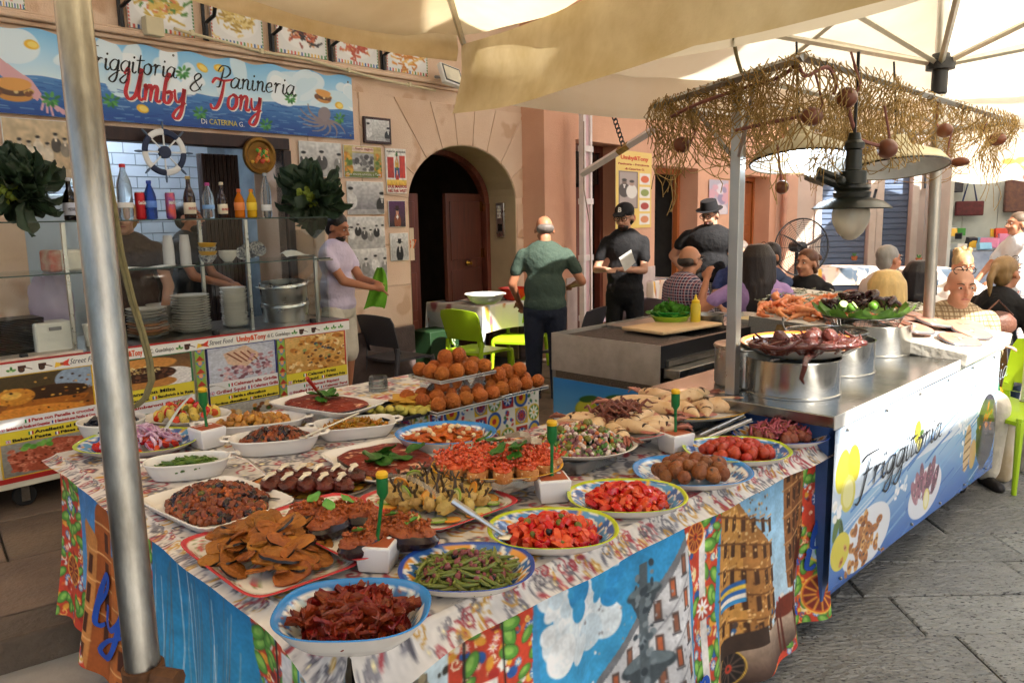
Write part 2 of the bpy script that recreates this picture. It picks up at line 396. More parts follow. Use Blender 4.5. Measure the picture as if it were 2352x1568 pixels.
for a, b in ((X0, SX0), (SX1, AX0), (AX1, X1)):
 g = G(); g.box(a+.002, b-.002, -.035, -.001, .0, .66); ob('plinth', g, M('plinth_stone', '#5f4f4c', .6, var=.3, scale=7, bump=.3), house, bevel=.01)
g = G()
for i in range(24):
 (xa, za), (xb, zb) = arc[i], arc[i+1]; k = .988
 f = lambda x, z: (ACX+(x-ACX)*k, ASP+(z-ASP)*k)
 g.add([(xa, .004, za), (xb, .004, zb), (xb, TK, zb), (xa, TK, za), (*[f(xa, za)[0]], .004, f(xa, za)[1]), (f(xb, zb)[0], .004, f(xb, zb)[1]), (f(xb, zb)[0], TK, f(xb, zb)[1]), (f(xa, za)[0], TK, f(xa, za)[1])],
          [(4, 5, 6, 7), (0, 1, 5, 4), (3, 7, 6, 2)])
for xs in (AX0, AX1-.01): g.box(xs, xs+.01, .004, TK, .1, ASP)
ob('arch_reveal', g, m_jamb, house)
def block(poly, name='plaster_block'):
 g = G(); g.prism(poly, -.009, .0); ob(name, g, m_plaster, house, smooth=False, bevel=.006)
def inter_out(t):
 c, s_ = math.cos(t), math.sin(t); x0, z0 = ACX+ARX*c, ASP+ARI*s_
 d = Vector((c*.8, s_)).normalized(); k = 9
 if d.x > 0: k = min(k, (7.28-x0)/d.x)
 if d.x < 0: k = min(k, (4.53-x0)/d.x)
 if d.y > 0: k = min(k, (2.70-z0)/d.y)
 return (x0+d.x*k, z0+d.y*k)
angs = [R(a) for a in (4, 27, 47, 66, 82, 98, 114, 133, 153, 176)]
for i in range(len(angs)-1):
 a, b = angs[i]+.007, angs[i+1]-.007
 inner = [(ACX+ARX*math.cos(a+(b-a)*k/4), ASP+ARI*math.sin(a+(b-a)*k/4)) for k in range(5)]
 o0, o1 = inter_out(a), inter_out(b); mid = []
 if abs(o0[0]-o1[0]) > .02 and abs(o0[1]-o1[1]) > .02: mid = [(max(o0[0], o1[0]) if a < 1.57 else min(o0[0], o1[0]), max(o0[1], o1[1]))]
 block(inner+[o1]+[(x, z) for x, z in mid]+[o0])
zc = [.67, 1.04, 1.41, 1.78]
for z0, z1 in zip(zc[:-1], zc[1:]):
 block([(AX1+.01, z0), (7.28, z0), (7.28, z1-.008), (AX1+.01, z1-.014)]); block([(SX1+.25, z0), (AX0-.01, z0), (AX0-.01, z1-.014), (SX1+.25, z1-.014)])
block([(SX1+.25, 1.78), (4.51, 1.78), (4.51, 2.70), (SX1+.25, 2.70)])
g = G()
for zz, yy, hh in ((2.82, -.04, .03), (2.85, -.075, .035), (2.885, -.05, .02)): g.box(X0, X1, yy, 0, zz, zz+hh-.001)
ob('cornice', g, m_plaster, house, bevel=.012)
g = G(); g.box(2.2, SX1+.06, -.03, .1, SZ-.09, SZ+.0); g.box(SX1-.0, SX1+.07, -.03, .1, .12, SZ-.09); ob('shop_frame', g, m_wood_dark, house, bevel=.006)
g = G()
for s_ in (AX0+.012, AX1-.07): g.box(s_, s_+.058, TK-.04, TK+.04, .12, ASP)
for i in range(24):
 (xa, za), (xb, zb) = arc[i], arc[i+1]; f = lambda x, z, k: (ACX+(x-ACX)*k, ASP+(z-ASP)*k)
 a0, b0, a1, b1 = f(xa, za, .975), f(xb, zb, .975), f(xa, za, .88), f(xb, zb, .88)
 g.prism([a0, b0, b1, a1], TK-.04, TK+.04)
ob('door_frame', g, m_wood_door, house, bevel=.004)
def leaf(x0, x1, name, mt, rotz=0, piv=None):
 px_ = piv if piv is not None else x0
 e = ob(name, G().box(x0-px_, x1-px_, 0, .045, .13, 1.88), mt, house, (px_, TK+.02, 0), (0, 0, rotz), bevel=.004)
 for z0, z1 in ((.25, .62), (.72, 1.10), (1.2, 1.8)):
  g = G(); g.box(x0-px_+.06, x1-px_-.06, -.012, .0, z0, z1); ob('door_panel', g, mt, e, bevel=.012)
 return e
l1 = leaf(AX0+.07, ACX-.25, 'door_leaf', m_wood_door); l2 = leaf(ACX-.02, AX1-.09, 'door_leaf', M('door_brown', '#5c3022', .45, col2='#43221a', scale=3, stretch=(8, 8, .7)), R(12), AX1-.09)
g = G(); g.lathe([(0, -.03), (.02, -.028), (.028, -.01), (.02, .0), (.012, .02), (.02, .03)], 14, (-.35, -.04, 1.16), Matrix.Rotation(R(90), 3, 'X'))
ob('door_knob', g, M('brass', '#b8923f', .25, 1.), l2)
for zz in (.6, 1.2, 1.7):
 ob('hinge', G().box(-.02, .02, -.02, .0, zz, zz+.1), M('brass', '#b8923f'), l2)
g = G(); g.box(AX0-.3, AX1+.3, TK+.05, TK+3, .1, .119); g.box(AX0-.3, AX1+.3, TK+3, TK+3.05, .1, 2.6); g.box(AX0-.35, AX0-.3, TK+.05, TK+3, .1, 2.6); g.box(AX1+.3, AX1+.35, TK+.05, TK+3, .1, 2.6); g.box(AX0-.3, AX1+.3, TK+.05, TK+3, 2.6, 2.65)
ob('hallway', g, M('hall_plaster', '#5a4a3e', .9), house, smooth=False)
g = G(); g.box(5.06, 5.16, .05, .06, 1.25, 1.55); nm = ob('number_tile', g, M('ceramic_cream', '#d8c2a4', .4, var=.06), house)
text('lettering', '37', .12, M('letter_orange', '#d9692f', .5), nm, (5.07, .048, 1.36))
e = thing('entry_phone', 'aluminium door entry phone panel on the arch reveal', 'intercom', FA.w(AX1-.012, .2, 1.42), FA.a+R(-90))
ob('panel', G().box(-.055, .055, -.022, 0, 0, .36), m_steel, e, bevel=.004)
for k in range(4): ob('call_button', G().box(-.038, .012, -.028, -.022, .2+k*.036, .226+k*.036), m_white, e, bevel=.002)
ob('speaker_grille', G().box(-.03, .03, -.026, -.022, .06, .14), m_dark, e)
shop = thing('shop_interior', 'white tiled kitchen room behind the take-away window', 'room', FA.o, FA.a); shop['kind'] = 'structure'
m_tile = M('white_tile', '#d3dde6', .18, var=.05, scale=3, rndv=.04); m_grout = M('grout', '#8b979e', .8)
BX0, BX1, BY = .6, 4.3, 1.75
g = G(); g.box(BX0, BX1, BY, BY+.1, .1, 2.7); g.box(BX0-.1, BX0, TK, BY, .1, 2.7); g.box(BX1, BX1+.1, TK, BY, .1, 2.7)
ob('kitchen_wall', g, m_grout, shop, smooth=False)
ob('kitchen_floor', G().box(BX0, BX1, TK-.4, BY, .05, .118), m_stone_l, shop); ob('kitchen_ceiling', G().box(BX0, BX1, TK, BY, 2.7, 2.75), m_white, shop)
tm = G(); tm.box(0, .192, -.012, 0, 0, .092); tmm = tm.mesh('wall_tile'); fixn(tmm); tmm.materials.append(m_tile); cnt = 0
for r_ in range(17):
 for i in range(19):
  x = BX0+.02+i*.2-(r_ % 2)*.1; z = .95+r_*.1
  if x < BX0 or x > BX1-.2 or cnt > 290: continue
  o = ob('wall_tile', tmm, None, shop, (x, BY-.001, z)); cnt += 1
cb = thing('kitchen_cabinet', 'pale grey green kitchen cupboard with two doors above the tiles', 'cabinet', FA.w(2.0, 1.38, 1.95), FA.a)
mcab = M('cabinet_paint', '#b9c3bd', .45, var=.05)
ob('carcass', G().box(-.35, .75, 0, .36, 0, .6), mcab, cb, bevel=.004)
for k in range(2):
 d_ = ob('cabinet_door', G().box(-.34+k*.545, .195+k*.545, -.02, -.001, .01, .59), mcab, cb, bevel=.004); ob('inset_pane', G().box(-.26+k*.545, .115+k*.545, -.026, -.0205, .09, .51), M('cab_glass', '#6f7d7f', .15), d_)
fr = thing('tall_fridge', 'white tall kitchen fridge with chrome frame in the shop', 'fridge', FA.w(2.55, 1.2, .12), FA.a)
ob('body', G().box(-.32, .45, 0, .5, 0, 1.75), M('fridge_white', '#c2ced2', .35, var=.04), fr, bevel=.01)
ob('door', G().box(-.30, .43, -.03, -.001, .06, 1.7), M('fridge_white', '#c2ced2'), fr, bevel=.008); ob('handle', G().box(.36, .385, -.07, -.031, .6, 1.3), m_steel, fr, bevel=.005)
ov = thing('kitchen_hob', 'steel kitchen range with control knobs behind the bottles', 'stove', FA.w(3.3, 1.1, .12), FA.a)
ob('body', G().box(-.4, .45, 0, .6, 0, 1.35), m_steel_d, ov, bevel=.01); ob('control_panel', G().box(-.4, .45, -.04, -.001, 1.2, 1.36), m_grey, ov, bevel=.005)
for k in range(6): ob('knob', G().lathe([(0, 0), (.02, 0), (.02, .02), (0, .022)], 12, (-.3+k*.13, -.041, 1.28), Matrix.Rotation(R(90), 3, 'X')), m_black, ov)
wp = thing('wood_screen', 'dark brown slatted wooden pillar beside the take-away window', 'pillar', FA.w(3.5, .5, .12), FA.a)
ob('core', G().box(-.16, .16, .01, .06, 0, 2.05), m_wood_dark, wp)
for k in range(9): ob('slat', G().box(-.158+k*.036, -.158+k*.036+.03, -.012, .01, .0, 2.05), m_wood_dark, wp, bevel=.003)
lt = thing('kitchen_lamp', 'fluorescent strip lamp on the kitchen ceiling', 'lamp', FA.w(2.7, 1.1, 2.62), FA.a)
ob('housing', G().box(-.62, .62, -.05, .05, .03, .075), m_white, lt); ob('tube', G().cyl((-.6, 0, .01), (.6, 0, .01), .018), M('tube_light', '#ffffff', emit=38, ecol='#d7e8ff'), lt)
nb = thing('street_house', 'orange plastered house along the street with three narrow doors', 'house', FB.o, FB.a)
BL = 7.6
def bx_(px, py, y=0): return FB.px(px, py, y)
doors = []
for (pl, pr, pyt) in ((1322, 1432, 327), (1505, 1604, 383), (1712, 1770, 404)):
 xl = bx_(pl, pyt)[0]; xr = bx_(pr, pyt)[0]; doors.append((xl, xr, bx_((pl+pr)/2, pyt)[1]))
g = G(); cx_ = 0
for xl, xr, zt in doors:
 g.box(cx_, xl, 0, .4, 0, 3.6); g.box(xl, xr, 0, .4, zt, 3.6); cx_ = xr
g.box(cx_, BL, 0, .4, 0, 3.6); g.box(0, BL, 0, .4, 3.602, 7.5); g.box(-.4, 0, .001, .399, 0, 7.5)
ob('wall', g, m_plaster2, nb, smooth=False)
cx_ = 0
m_marble = M('marble_skirt', '#d3c3bb', .4, col2='#bba9a2', scale=5)
for xl, xr, zt in doors+[(BL, BL, 0)]:
 g = G(); g.box(cx_+.01, xl-.01, -.02, -.001, 0, .95); ob('marble_skirting', g, m_marble, nb, bevel=.004); cx_ = xr
for i, (xl, xr, zt) in enumerate(doors):
 wd = xr-xl; fm = (m_wood_door, m_wood_or, m_wood_or)[i]
 g = G(); g.box(xl, xl+.08, .28, .36, 0, zt); g.box(xr-.08, xr, .28, .36, 0, zt); g.box(xl+.08, xr-.08, .28, .36, zt-.08, zt); f_ = ob('door_frame', g, fm, nb, bevel=.004)
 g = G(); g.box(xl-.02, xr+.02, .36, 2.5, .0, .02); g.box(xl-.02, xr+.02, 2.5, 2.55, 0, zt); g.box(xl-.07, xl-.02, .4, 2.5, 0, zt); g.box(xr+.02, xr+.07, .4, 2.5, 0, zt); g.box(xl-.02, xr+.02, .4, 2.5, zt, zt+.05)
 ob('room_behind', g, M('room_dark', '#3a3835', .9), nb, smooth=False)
 dmat = (m_wood_door, M('grey_door', '#8f9296', .5, var=.05), M('orange_door', '#9c5324', .45, col2='#83431a', scale=3, stretch=(8, 8, .6)))[i]
 if i == 1:
  o = ob('door_leaf', G().box(0, wd*.5, 0, .04, .02, zt-.1), dmat, nb, (xl+wd*.5, .4, 0), (0, 0, R(35)), bevel=.004)
 else:
  o = ob('door_leaf', G().box(0, wd*(.5 if i == 0 else .86), 0, .04, .02, zt-(.5 if i == 0 else .1)), dmat, nb, (xl+.07, .3, 0), bevel=.004)
  if i == 0:
   ob('door_leaf', G().box(0, wd*.44, 0, .04, .02, zt-.5), M('slate_door', '#6b4a3a', .5), nb, (xl+.07+wd*.5, .5, 0))
   ob('transom_glass', G().box(0, wd-.16, 0, .02, zt-.46, zt-.1), M('transom', '#2a2422', .1), nb, (xl+.08, .3, 0))
 for z0, z1 in ((.15, .7), (.85, 1.25), (1.4, 1.95)):
  ob('door_panel', G().box(.07, wd*(.4 if i == 0 else .42 if i == 1 else .78), -.012, 0, z0, z1), dmat, o, bevel=.01)
dp_ = thing('downpipe', 'brown iron downpipe end on the corner of the orange house', 'pipe', FA.w(7.30, -.08, 0), FA.a)
xa, za = FA.px(1258, 405, -.08); xb, zb = FA.px(1266, 262, -.08)
ob('pipe', G().tube([(xa-7.30, 0, za-.02), (xa-7.28, 0, za+.06), (xb-7.30, 0, zb), (xb-7.29, 0, zb+.6)], [.012, .045, .05, .05], 10), M('brown_pipe', '#54332b', .5), dp_)
cd_ = thing('cable_hose', 'cream corrugated cable looping from a wall bracket by the downpipe', 'cable', FA.w(7.1, -.1, 0), FA.a)
pts = [FA.px(a, b, -.12) for a, b in ((1232, 282), (1240, 300), (1248, 318), (1262, 325), (1272, 312), (1274, 290), (1268, 265))]
ob('cable', G().tube([(x-7.1, 0, z) for x, z in pts], .018, 8), m_cable, cd_); ob('clamp', G().cyl((pts[0][0]-7.16, 0, pts[0][1]), (pts[0][0]-7.06, 0, pts[0][1]), .03), m_cable, cd_)
pw = FB.w(0.02, -.25, 0); wpx = thing('iron_post', 'white painted iron post with steel rails and a rope beside the arch', 'post', pw, FB.a)
mpink = M('white_iron', '#e8dcd9', .5, var=.1, scale=9)
for a, b in ((-.09, -.04), (.06, .1)): ob('rail', G().box(a, b, -.03, .03, 0, 2.75), mpink, wpx, bevel=.004)
ob('web', G().box(-.04, .06, -.004, .004, 0, 2.7), M('pink_iron', '#e6bfc4', .5, var=.06), wpx)
for zz in (.5, 1.15, 1.75, 2.3): ob('bracket', G().box(-.1, .11, -.036, .034, zz, zz+.06), mpink, wpx)
ob('rope', G().tube([(-.12, -.05, 2.6), (-.12, -.05, 1.9), (-.02, -.06, 1.55), (.0, -.06, 1.2), (0, -.06, .5)], .007, 6), M('rope', '#a58d7c', .8), wpx)
arm = thing('folding_arm', 'white square steel awning arm hung on a chain, slanting up to the right', 'awning arm')
p0 = aty(1337, 400, 7.6); p1 = aty(1505, 296, 6.9)
ob('bar', G().tube([p0, p1], .035, 4), mpink, arm); ob('rust_band', G().tube([p0.lerp(p1, .52), p0.lerp(p1, .66)], .0365, 4), M('rust', '#b08a52', .8, var=.3, scale=30), arm)
ch = p0.lerp(p1, .6)
for k in range(9):
 t = k/8; ob('chain_link', G().tube([ch+Vector((.016*math.cos(a), .016*math.sin(a)*(k % 2), .3*t+.03*math.sin(a)))+Vector((-.1*t, 0, 0)) for a in [i*math.pi/4 for i in range(9)]], .006, 5), m_black, arm)
FD = Frame((5.2, 15.0, 0), R(-2))
far = thing('shutter_house', 'pale house at the end of the square with blue roller shutters', 'house', FD.o, FD.a)
mfp = M('far_plaster', '#d9c9bd', .85, var=.08, scale=2)
sh = []
for pl, pr in ((1886, 1996), (2027, 2092)): sh.append((FD.px(pl, 500)[0], FD.px(pr, 500)[0]))
ztop = 2.55
xs0, xe = FD.px(1868, 500)[0]-.3, FD.px(2140, 500)[0]+6
g = G(); cx_ = xs0
for a, b in sh: g.box(cx_, a, 0, .3, 0, 7); g.box(a, b, 0, .3, ztop+.4, 7); cx_ = b
g.box(cx_, xe, 0, .3, 0, 7); ob('wall', g, mfp, far, smooth=False)
msh = M('shutter_blue', '#6d7f9c', .45, var=.1, scale=3)
for a, b in sh:
 s_ = ob('roller_shutter', G().box(a, b, .14, .16, 0, ztop+.4), msh, far)
 for k in range(28): ob('shutter_slat', G().box(a+.01, b-.01, .118, .14, k*.105+.006, k*.105+.095), msh, s_, bevel=.012)
 g = G(); g.box(a-.12, a-.002, -.03, -.001, 0, ztop+.45); g.box(b+.002, b+.12, -.03, -.001, 0, ztop+.45); ob('stone_surround', g, M('far_stone', '#e4dbd0', .7, var=.1), far)
ob('meter_box', G().box(sh[1][1]+.2, sh[1][1]+.5, -.05, -.002, 2.0, 2.5), M('meter_dark', '#39424c', .4), far)
g = G(); p = FB.w(BL, 0, 0); q = FD.w(xs0, 0, 0)
gp = thing('link_wall', 'pale pink corner wall with a downpipe between orange house and shutters', 'wall', (0, 0, 0))
d_ = (q-p); n_ = Vector((d_.y, -d_.x, 0)).normalized()
ob('wall', G().add([p, q, q+Vector((0, 0, 7)), p+Vector((0, 0, 7)), p-n_*.2, q-n_*.2, q-n_*.2+Vector((0, 0, 7)), p-n_*.2+Vector((0, 0, 7))], [(0, 1, 2, 3), (4, 7, 6, 5), (0, 3, 7, 4), (1, 5, 6, 2), (3, 2, 6, 7)]), M('pink_plaster', '#e2b9a0', .85, var=.06), gp, smooth=False)
pp = p.lerp(q, .35)+n_*.07
ob('downpipe', G().cyl(pp, pp+Vector((0, 0, 6)), .05), M('pipe_pink', '#cf9c85', .6), gp)
# ================================================================== parasols and added sun blockers
m_canv = M('canvas_cream', '#ecdcba', .9, col2='#dcc8a0', scale=2.6, transl=.62, bump=.08, bscale=120)
m_canv_r = M('canvas_white', '#f6f0e2', .9, col2='#efe6d0', scale=1.6, transl=.72, bump=.08, bscale=120)
m_canv_v = M('canvas_valance', '#ead9b0', .9, col2='#cdb684', scale=4.0, transl=.6, bump=.15, bscale=100)
m_alu = M('aluminium_rib', '#cfc9b8', .45, .6, var=.12, scale=20)
m_blocker = M('blocker_cream', '#e6e2d8', .9, var=.1, scale=1.5, transl=.32)  # for the unseen sheets added to block the sun
def canopy(parent, corners, apex, ez, az, mat, n=16, sag=.07):
 A = Vector((apex[0], apex[1], az)); C = [Vector((c[0], c[1], ez)) for c in corners]
 for k in range(4):
  a, b = C[k], C[(k+1) % 4]; P = np.zeros((n+1, n+1, 3))
  for i in range(n+1):
   for j in range(n+1):
    t = i/n; u = j/n; e = a.lerp(b, u); p = A.lerp(e, t)
    p.z -= sag*math.sin(math.pi*t)*.6+sag*t*abs(math.sin(math.pi*2*u))*.7+.012*math.sin(t*23+u*9)*math.sin(u*31)*t
    P[i, j] = p
  ob('canopy_panel', gridmesh('canopy_panel', P, mat), None, parent)
 return A, C
def valance(parent, a, b, h, mat, n=60, ph=0, amp=.012, h1=None, drift=0):
 d = (b-a); nn = Vector((d.y, -d.x, 0)).normalized(); P = np.zeros((9, n+1, 3))
 for i in range(n+1):
  t = i/n; top = a.lerp(b, t); hh = h+((h1 if h1 is not None else h)-h)*t
  top.z -= .05*abs(math.sin(2*math.pi*t))*.7
  for j in range(9):
   s_ = j/8; p = top-Vector((0, 0, hh*s_))+nn*(amp*s_*math.sin(t*16+ph)+drift*s_+.01*math.sin(s_*6+t*5))
   if j == 7: p += nn*.004
   P[j, i] = p
 return ob('valance', gridmesh('valance', P, mat), None, parent)
rp_ = aty(2141, 700, 4.6); E1 = Vector((.843, .537, 0)); E2 = Vector((-.537, .843, 0))
RPX = Vector((rp_.x, rp_.y, 0))
par = thing('market_parasol', 'big cream square parasol on the right with aluminium ribs and central pole', 'parasol', (0, 0, 0))
cor = [RPX+E1*(2.2*a)+E2*(1.37*b) for a, b in ((-1, -1), (1, -1), (1, 1), (-1, 1))]
A, C = canopy(par, cor, RPX, 2.54, 3.22, m_canv_r)
for k in range(4): valance(par, C[k], C[(k+1) % 4], .27, m_canv_r, ph=k)
ob('pole', G().cyl((RPX.x, RPX.y, 0), (RPX.x-.05, RPX.y, 3.2), .031, 16), M('pole_steel', '#b9b5ad', .3, .9, var=.15, scale=8), par)
hub = Vector((RPX.x-.04, RPX.y, 2.43))
ob('hub', G().lathe([(.034, -.16), (.042, -.15), (.042, -.03), (.075, -.025), (.075, .03), (.05, .035), (.045, .06)], 16, hub), m_black, par)
ends = [C[k] for k in range(4)]+[C[k].lerp(C[(k+1) % 4], .5) for k in range(4)]
for e in ends:
 top = A-Vector((0, 0, .05)); e2 = e-Vector((0, 0, .05)); m_ = top.lerp(e2, .62)
 m_.z -= .03
 ob('rib', G().tube([top, e2], .016, 4), m_alu, par); s_ = ob('strut', G().tube([hub+(m_-hub).normalized()*.06, m_], .017, 4), m_alu, par)
par2 = thing('front_parasol', 'tan stained parasol overhead with a hanging valance and one rib end', 'parasol', (0, 0, 0))
cor = [Vector(c) for c in ((-.2, 3.85, 0), (-2.1, 1.75, 0), (-.5, -1.1, 0), (1.35, 1.1, 0))]
A2, C2 = canopy(par2, cor, (-.35, 1.3, 0), 2.47, 2.95, m_canv, sag=.09)
valance(par2, C2[0]+Vector((-.02, 0, .06)), C2[1]+Vector((0, 0, .14)), .17, m_canv_v, drift=.02, h1=.12); valance(par2, C2[1], C2[2], .25, m_canv_v); valance(par2, C2[2], C2[3], .25, m_canv_v)
valance(par2, C2[3]+Vector((0, 0, -.02)), C2[0]+Vector((0.0, 0, -.04)), .3, m_canv_v, amp=.02, h1=.31, drift=-.05)
for e in C2+[C2[k].lerp(C2[(k+1) % 4], .5) for k in range(4)]:
 ob('rib', G().tube([A2-Vector((0, 0, .02)), e-Vector((0, 0, .035))], .014, 4), m_alu, par2)
def add_blocker(name, pts, z, label):  # unseen overhead sheet, added only to block and shape sunlight
 g = G(); g.prism([(p[0], p[1]) for p in pts], z, z+.01, 'xy'); o = ob(name, g, m_blocker, smooth=False); tag(o, label, 'sunblocker'); return o
add_blocker('sunblocker', [(-3.2, -6), (9, -6), (9, 2.6), (7.0, 1.9), (5.95, .70), (4.25, -.90), (3.15, .9), (3.1, 3.2), (2.3, 3.25), (2.25, 4.02), (3.1, 4.06), (4.0, 4.3), (4.3, 7.6), (4.3, 9.6), (-3.2, 9.6), (-3.2, .36), (1.42, .36), (1.42, 1.45), (2.1, 1.45), (2.1, -1.6), (-1, -1.6), (-1, .34), (-3.2, .34)], 5.0, 'cream tarpaulin sheet added out of view to shade the food tables')  # added above the frame; notch and hole cut to place the sunlit patches
add_blocker('sunblocker', [(4.0, 5.4), (8.2, 5.4), (8.2, 12.5), (4.0, 12.5)], 5.2, 'second cream tarpaulin sheet added out of view to shade the diners and orange house').data.materials[0] = M('blocker_thin', '#ece6dc', .9, var=.08, scale=1.5, transl=.6)  # thinner added sheet, softens the sun on the orange wall
po = thing('tent_post', 'thick galvanised steel tent post leaning in the left foreground', 'post')
t0 = aty(132, -60, 1.44); t1 = aty(352, 1640, 1.30)
tl = lambda px, py, Y: aty(px, py, Y)
pa_, pb_ = aty(160, -60, 1.46), aty(340, 1640, 1.30)
ob('tube', G().tube([pb_, pb_.lerp(pa_, .5), pa_], .0295, 24), M('galvanised', '#b8b6b0', .32, 1., col2='#87857f', scale=22, stretch=(1, 1, .35), bump=.04, bscale=120), po)
q = pb_.lerp(pa_, .06)
ob('clamp', G().tube([q+Vector((.001, 0, -.012)), q+Vector((0, 0, .012))], .036, 20), M('rust_iron', '#6b4a32', .7, .5, var=.4, scale=40), po)
ob('clamp_bolt', G().cyl(q+Vector((.03, -.02, 0)), q+Vector((.075, -.03, -.002)), .02, 8), M('rust_iron', '#6b4a32'), po)
cb = thing('loop_cable', 'olive twin cable hanging in a loop beside the tent post', 'cable')
pts = [aty(x, y, 1.5) for x, y in ((188, -30), (205, 120), (225, 290), (250, 440), (275, 590), (300, 690), (325, 770), (340, 830), (345, 875), (330, 915), (308, 935))]
ob('strand', G().tube(pts, .0042, 8), M('cable_olive', '#7d7450', .7, var=.2, scale=60), cb); ob('strand', G().tube([p+Vector((.006, 0, .002)) for p in pts], .0042, 8), M('cable_olive', '#7d7450'), cb)
# ================================================================== painted patterns for cloths and plates
def curl(cv, x, y, r, a0, col, wd, turns=1.3, seg=14, flip=1):
 pts = []
 for i in range(seg+1):
  t = i/seg; rr = r*(1-t*.85); a = a0+flip*t*turns*2*math.pi; pts.append((x+rr*math.cos(a), y+rr*math.sin(a)))
 cv.line(pts, wd, col)
def arabesque(cv, n, sz, seed=3, cols=('#a3a0a5', '#918f96', '#b4535a', '#c8707a', '#d8b060', '#b0adb2', '#807e86', '#d6d2cc', '#e6e1d8')):
 q = random.Random(seed)
 for _ in range(n):
  x, y, c = q.uniform(0, cv.w), q.uniform(0, cv.h), q.choice(cols); k = q.random(); r = sz*q.uniform(.5, 1.2)
  if k < .5: curl(cv, x, y, r, q.uniform(0, 6), c, sz*.2, q.uniform(.7, 1.5), 10, q.choice((1, -1)))
  elif k < .8: cv.ell(x, y, r*.7, r*.28, c, q.uniform(0, 3))
  else:
   for j in range(5): cv.ell(x+r*.4*math.cos(j*1.256), y+r*.4*math.sin(j*1.256), r*.28, r*.2, c, j*1.256)
   cv.ell(x, y, r*.2, r*.2, '#f0e3b0')
 return cv
def wheel(cv, x, y, r, rim='#d5622a', sp='#e0963a', bgc='#7d2c22', n=12):
 cv.ell(x, y, r, r, rim); cv.ell(x, y, r*.84, r*.84, bgc)
 for i in range(n): a = i*2*math.pi/n; cv.line([(x, y), (x+r*.84*math.cos(a), y+r*.84*math.sin(a))], max(1.2, r*.1), sp)
 cv.ell(x, y, r, r, '#efc04a', ring=.93); cv.ell(x, y, r*.25, r*.25, '#b23a24'); cv.ell(x, y, r*.1, r*.1, '#3a2a20')
def flower(cv, x, y, r, c1='#ffffff', c2='#2f57a8', n=8):
 cv.ell(x, y, r, r, c2)
 for i in range(n): a = i*2*math.pi/n; cv.ell(x+r*.5*math.cos(a), y+r*.5*math.sin(a), r*.42, r*.14, c1, a)
 cv.ell(x, y, r*.18, r*.18, '#e4b23a')
def folk(cv, poly, seed, sc_=1., pads=True):
 q = random.Random(seed); base = cv.a.copy(); xs = [p[0] for p in poly]; ys = [p[1] for p in poly]
 x0, x1, y0, y1 = min(xs), max(xs), min(ys), max(ys); cv.rect(x0, y0, x1, y1, '#c9452c'); ar = (x1-x0)*(y1-y0)
 for _ in range(int(ar/(40*sc_*sc_))):
  x, y = q.uniform(x0, x1), q.uniform(y0, y1); k = q.random(); r = sc_*q.uniform(2.2, 5)
  if k < .25: cv.ell(x, y, r, r*.6, q.choice(('#e9a43a', '#f0d9a0', '#d8672c', '#f4efe2')), q.uniform(0, 3))
  elif k < .5: flower(cv, x, y, r*.8, '#f4f0e4', q.choice(('#2f57a8', '#c73a2a', '#3f7fb8')))
  elif k < .62: cv.ell(x, y, r, r*.8, q.choice(('#b3322b', '#7e2424', '#2d5aa0')))
  elif k < .8: curl(cv, x, y, r, q.uniform(0, 6), q.choice(('#f2d06a', '#fff3d0', '#2d6a9a')), sc_*.9, 1.1, 8)
  else: cv.ell(x, y, r*.5, r*.5, q.choice(('#f4efe2', '#e4b23a')))
 if pads:
  for _ in range(int(ar/(170*sc_*sc_))):
   x, y = q.uniform(x0, x1), q.uniform(y0, y1); r = sc_*q.uniform(4.5, 8); a = q.uniform(0, 3)
   cv.ell(x, y, r*1.05, r*.62, '#27491f', a); cv.ell(x, y, r, r*.55, '#5d9a3c', a); cv.ell(x-1, y-1, r*.6, r*.3, '#8fc058', a)
 new = cv.a; cv.a = base; ins = np.zeros(cv.X.shape, bool); n = len(poly); X, Y = cv.X, cv.Y
 for i in range(n):
  (xa, ya), (xb, yb) = poly[i], poly[(i+1) % n]
  if ya != yb: ins ^= ((ya > Y) != (yb > Y)) & (X < (xb-xa)*(Y-ya)/(yb-ya)+xa)
 cv.a[ins] = new[ins]
 return cv
m_cloth = M('cloth_print', attr=True, rough=.75)
TZ = .775
def trestle(name, label, fr, x0, x1, y0, y1, z, legs):
 t = thing(name, label, 'table', fr.w((x0+x1)/2, (y0+y1)/2, 0), fr.a); a, b = (x1-x0)/2, (y1-y0)/2
 ob('tabletop', G().box(-a, a, -b, b, z-.035, z-.005), M('table_wood', '#8a6b4c', .6), t)
 for sx in (-1, 1):
  for sy in (-1, 1): ob('leg', G().box(sx*(a-.06)-.02, sx*(a-.06)+.02, sy*(b-.06)-.02, sy*(b-.06)+.02, legs, z-.036), m_black, t)
 return t
trestle('trestle_table', 'long trestle table under the printed cloth along the street side', FT, .14, 2.20, .05, .92, TZ, 0)
trestle('trestle_table', 'trestle table under the printed cloth at the cart side', FT, .14, 1.25, .97, 2.02, TZ, .1)
PXM = 200; RC = ('#7d7a80', '#6b6970', '#98343e', '#a8484f', '#c09038', '#8a878d', '#56545c', '#dedad4', '#cfc9c2')
cv = Cv(int(2.14*PXM), int(.95*PXM), '#cdc6bf'); arabesque(cv, 1300, 8, 3, RC); cv.noise(.06, 2)
def edge_drop(x, y, x0, x1, y0, y1, rad=.02, drop=.07):
 return 0
def runner(name, cv, x0, x1, y0, y1, label, wav=.004):
 o = sheet(name, cv, lambda U, V: (x0+(x1-x0)*U, y0+(y1-y0)*V, TZ+.001+wav*np.sin(U*31)*np.sin(V*23)*.3), m_cloth, None, FT.o, (0, 0, FT.a))
 return tag(o, label, 'tablecloth')
o1 = runner('table_runner', cv, .105, 2.24, .015, .955, 'white runner with grey and red arabesques on the street side table')
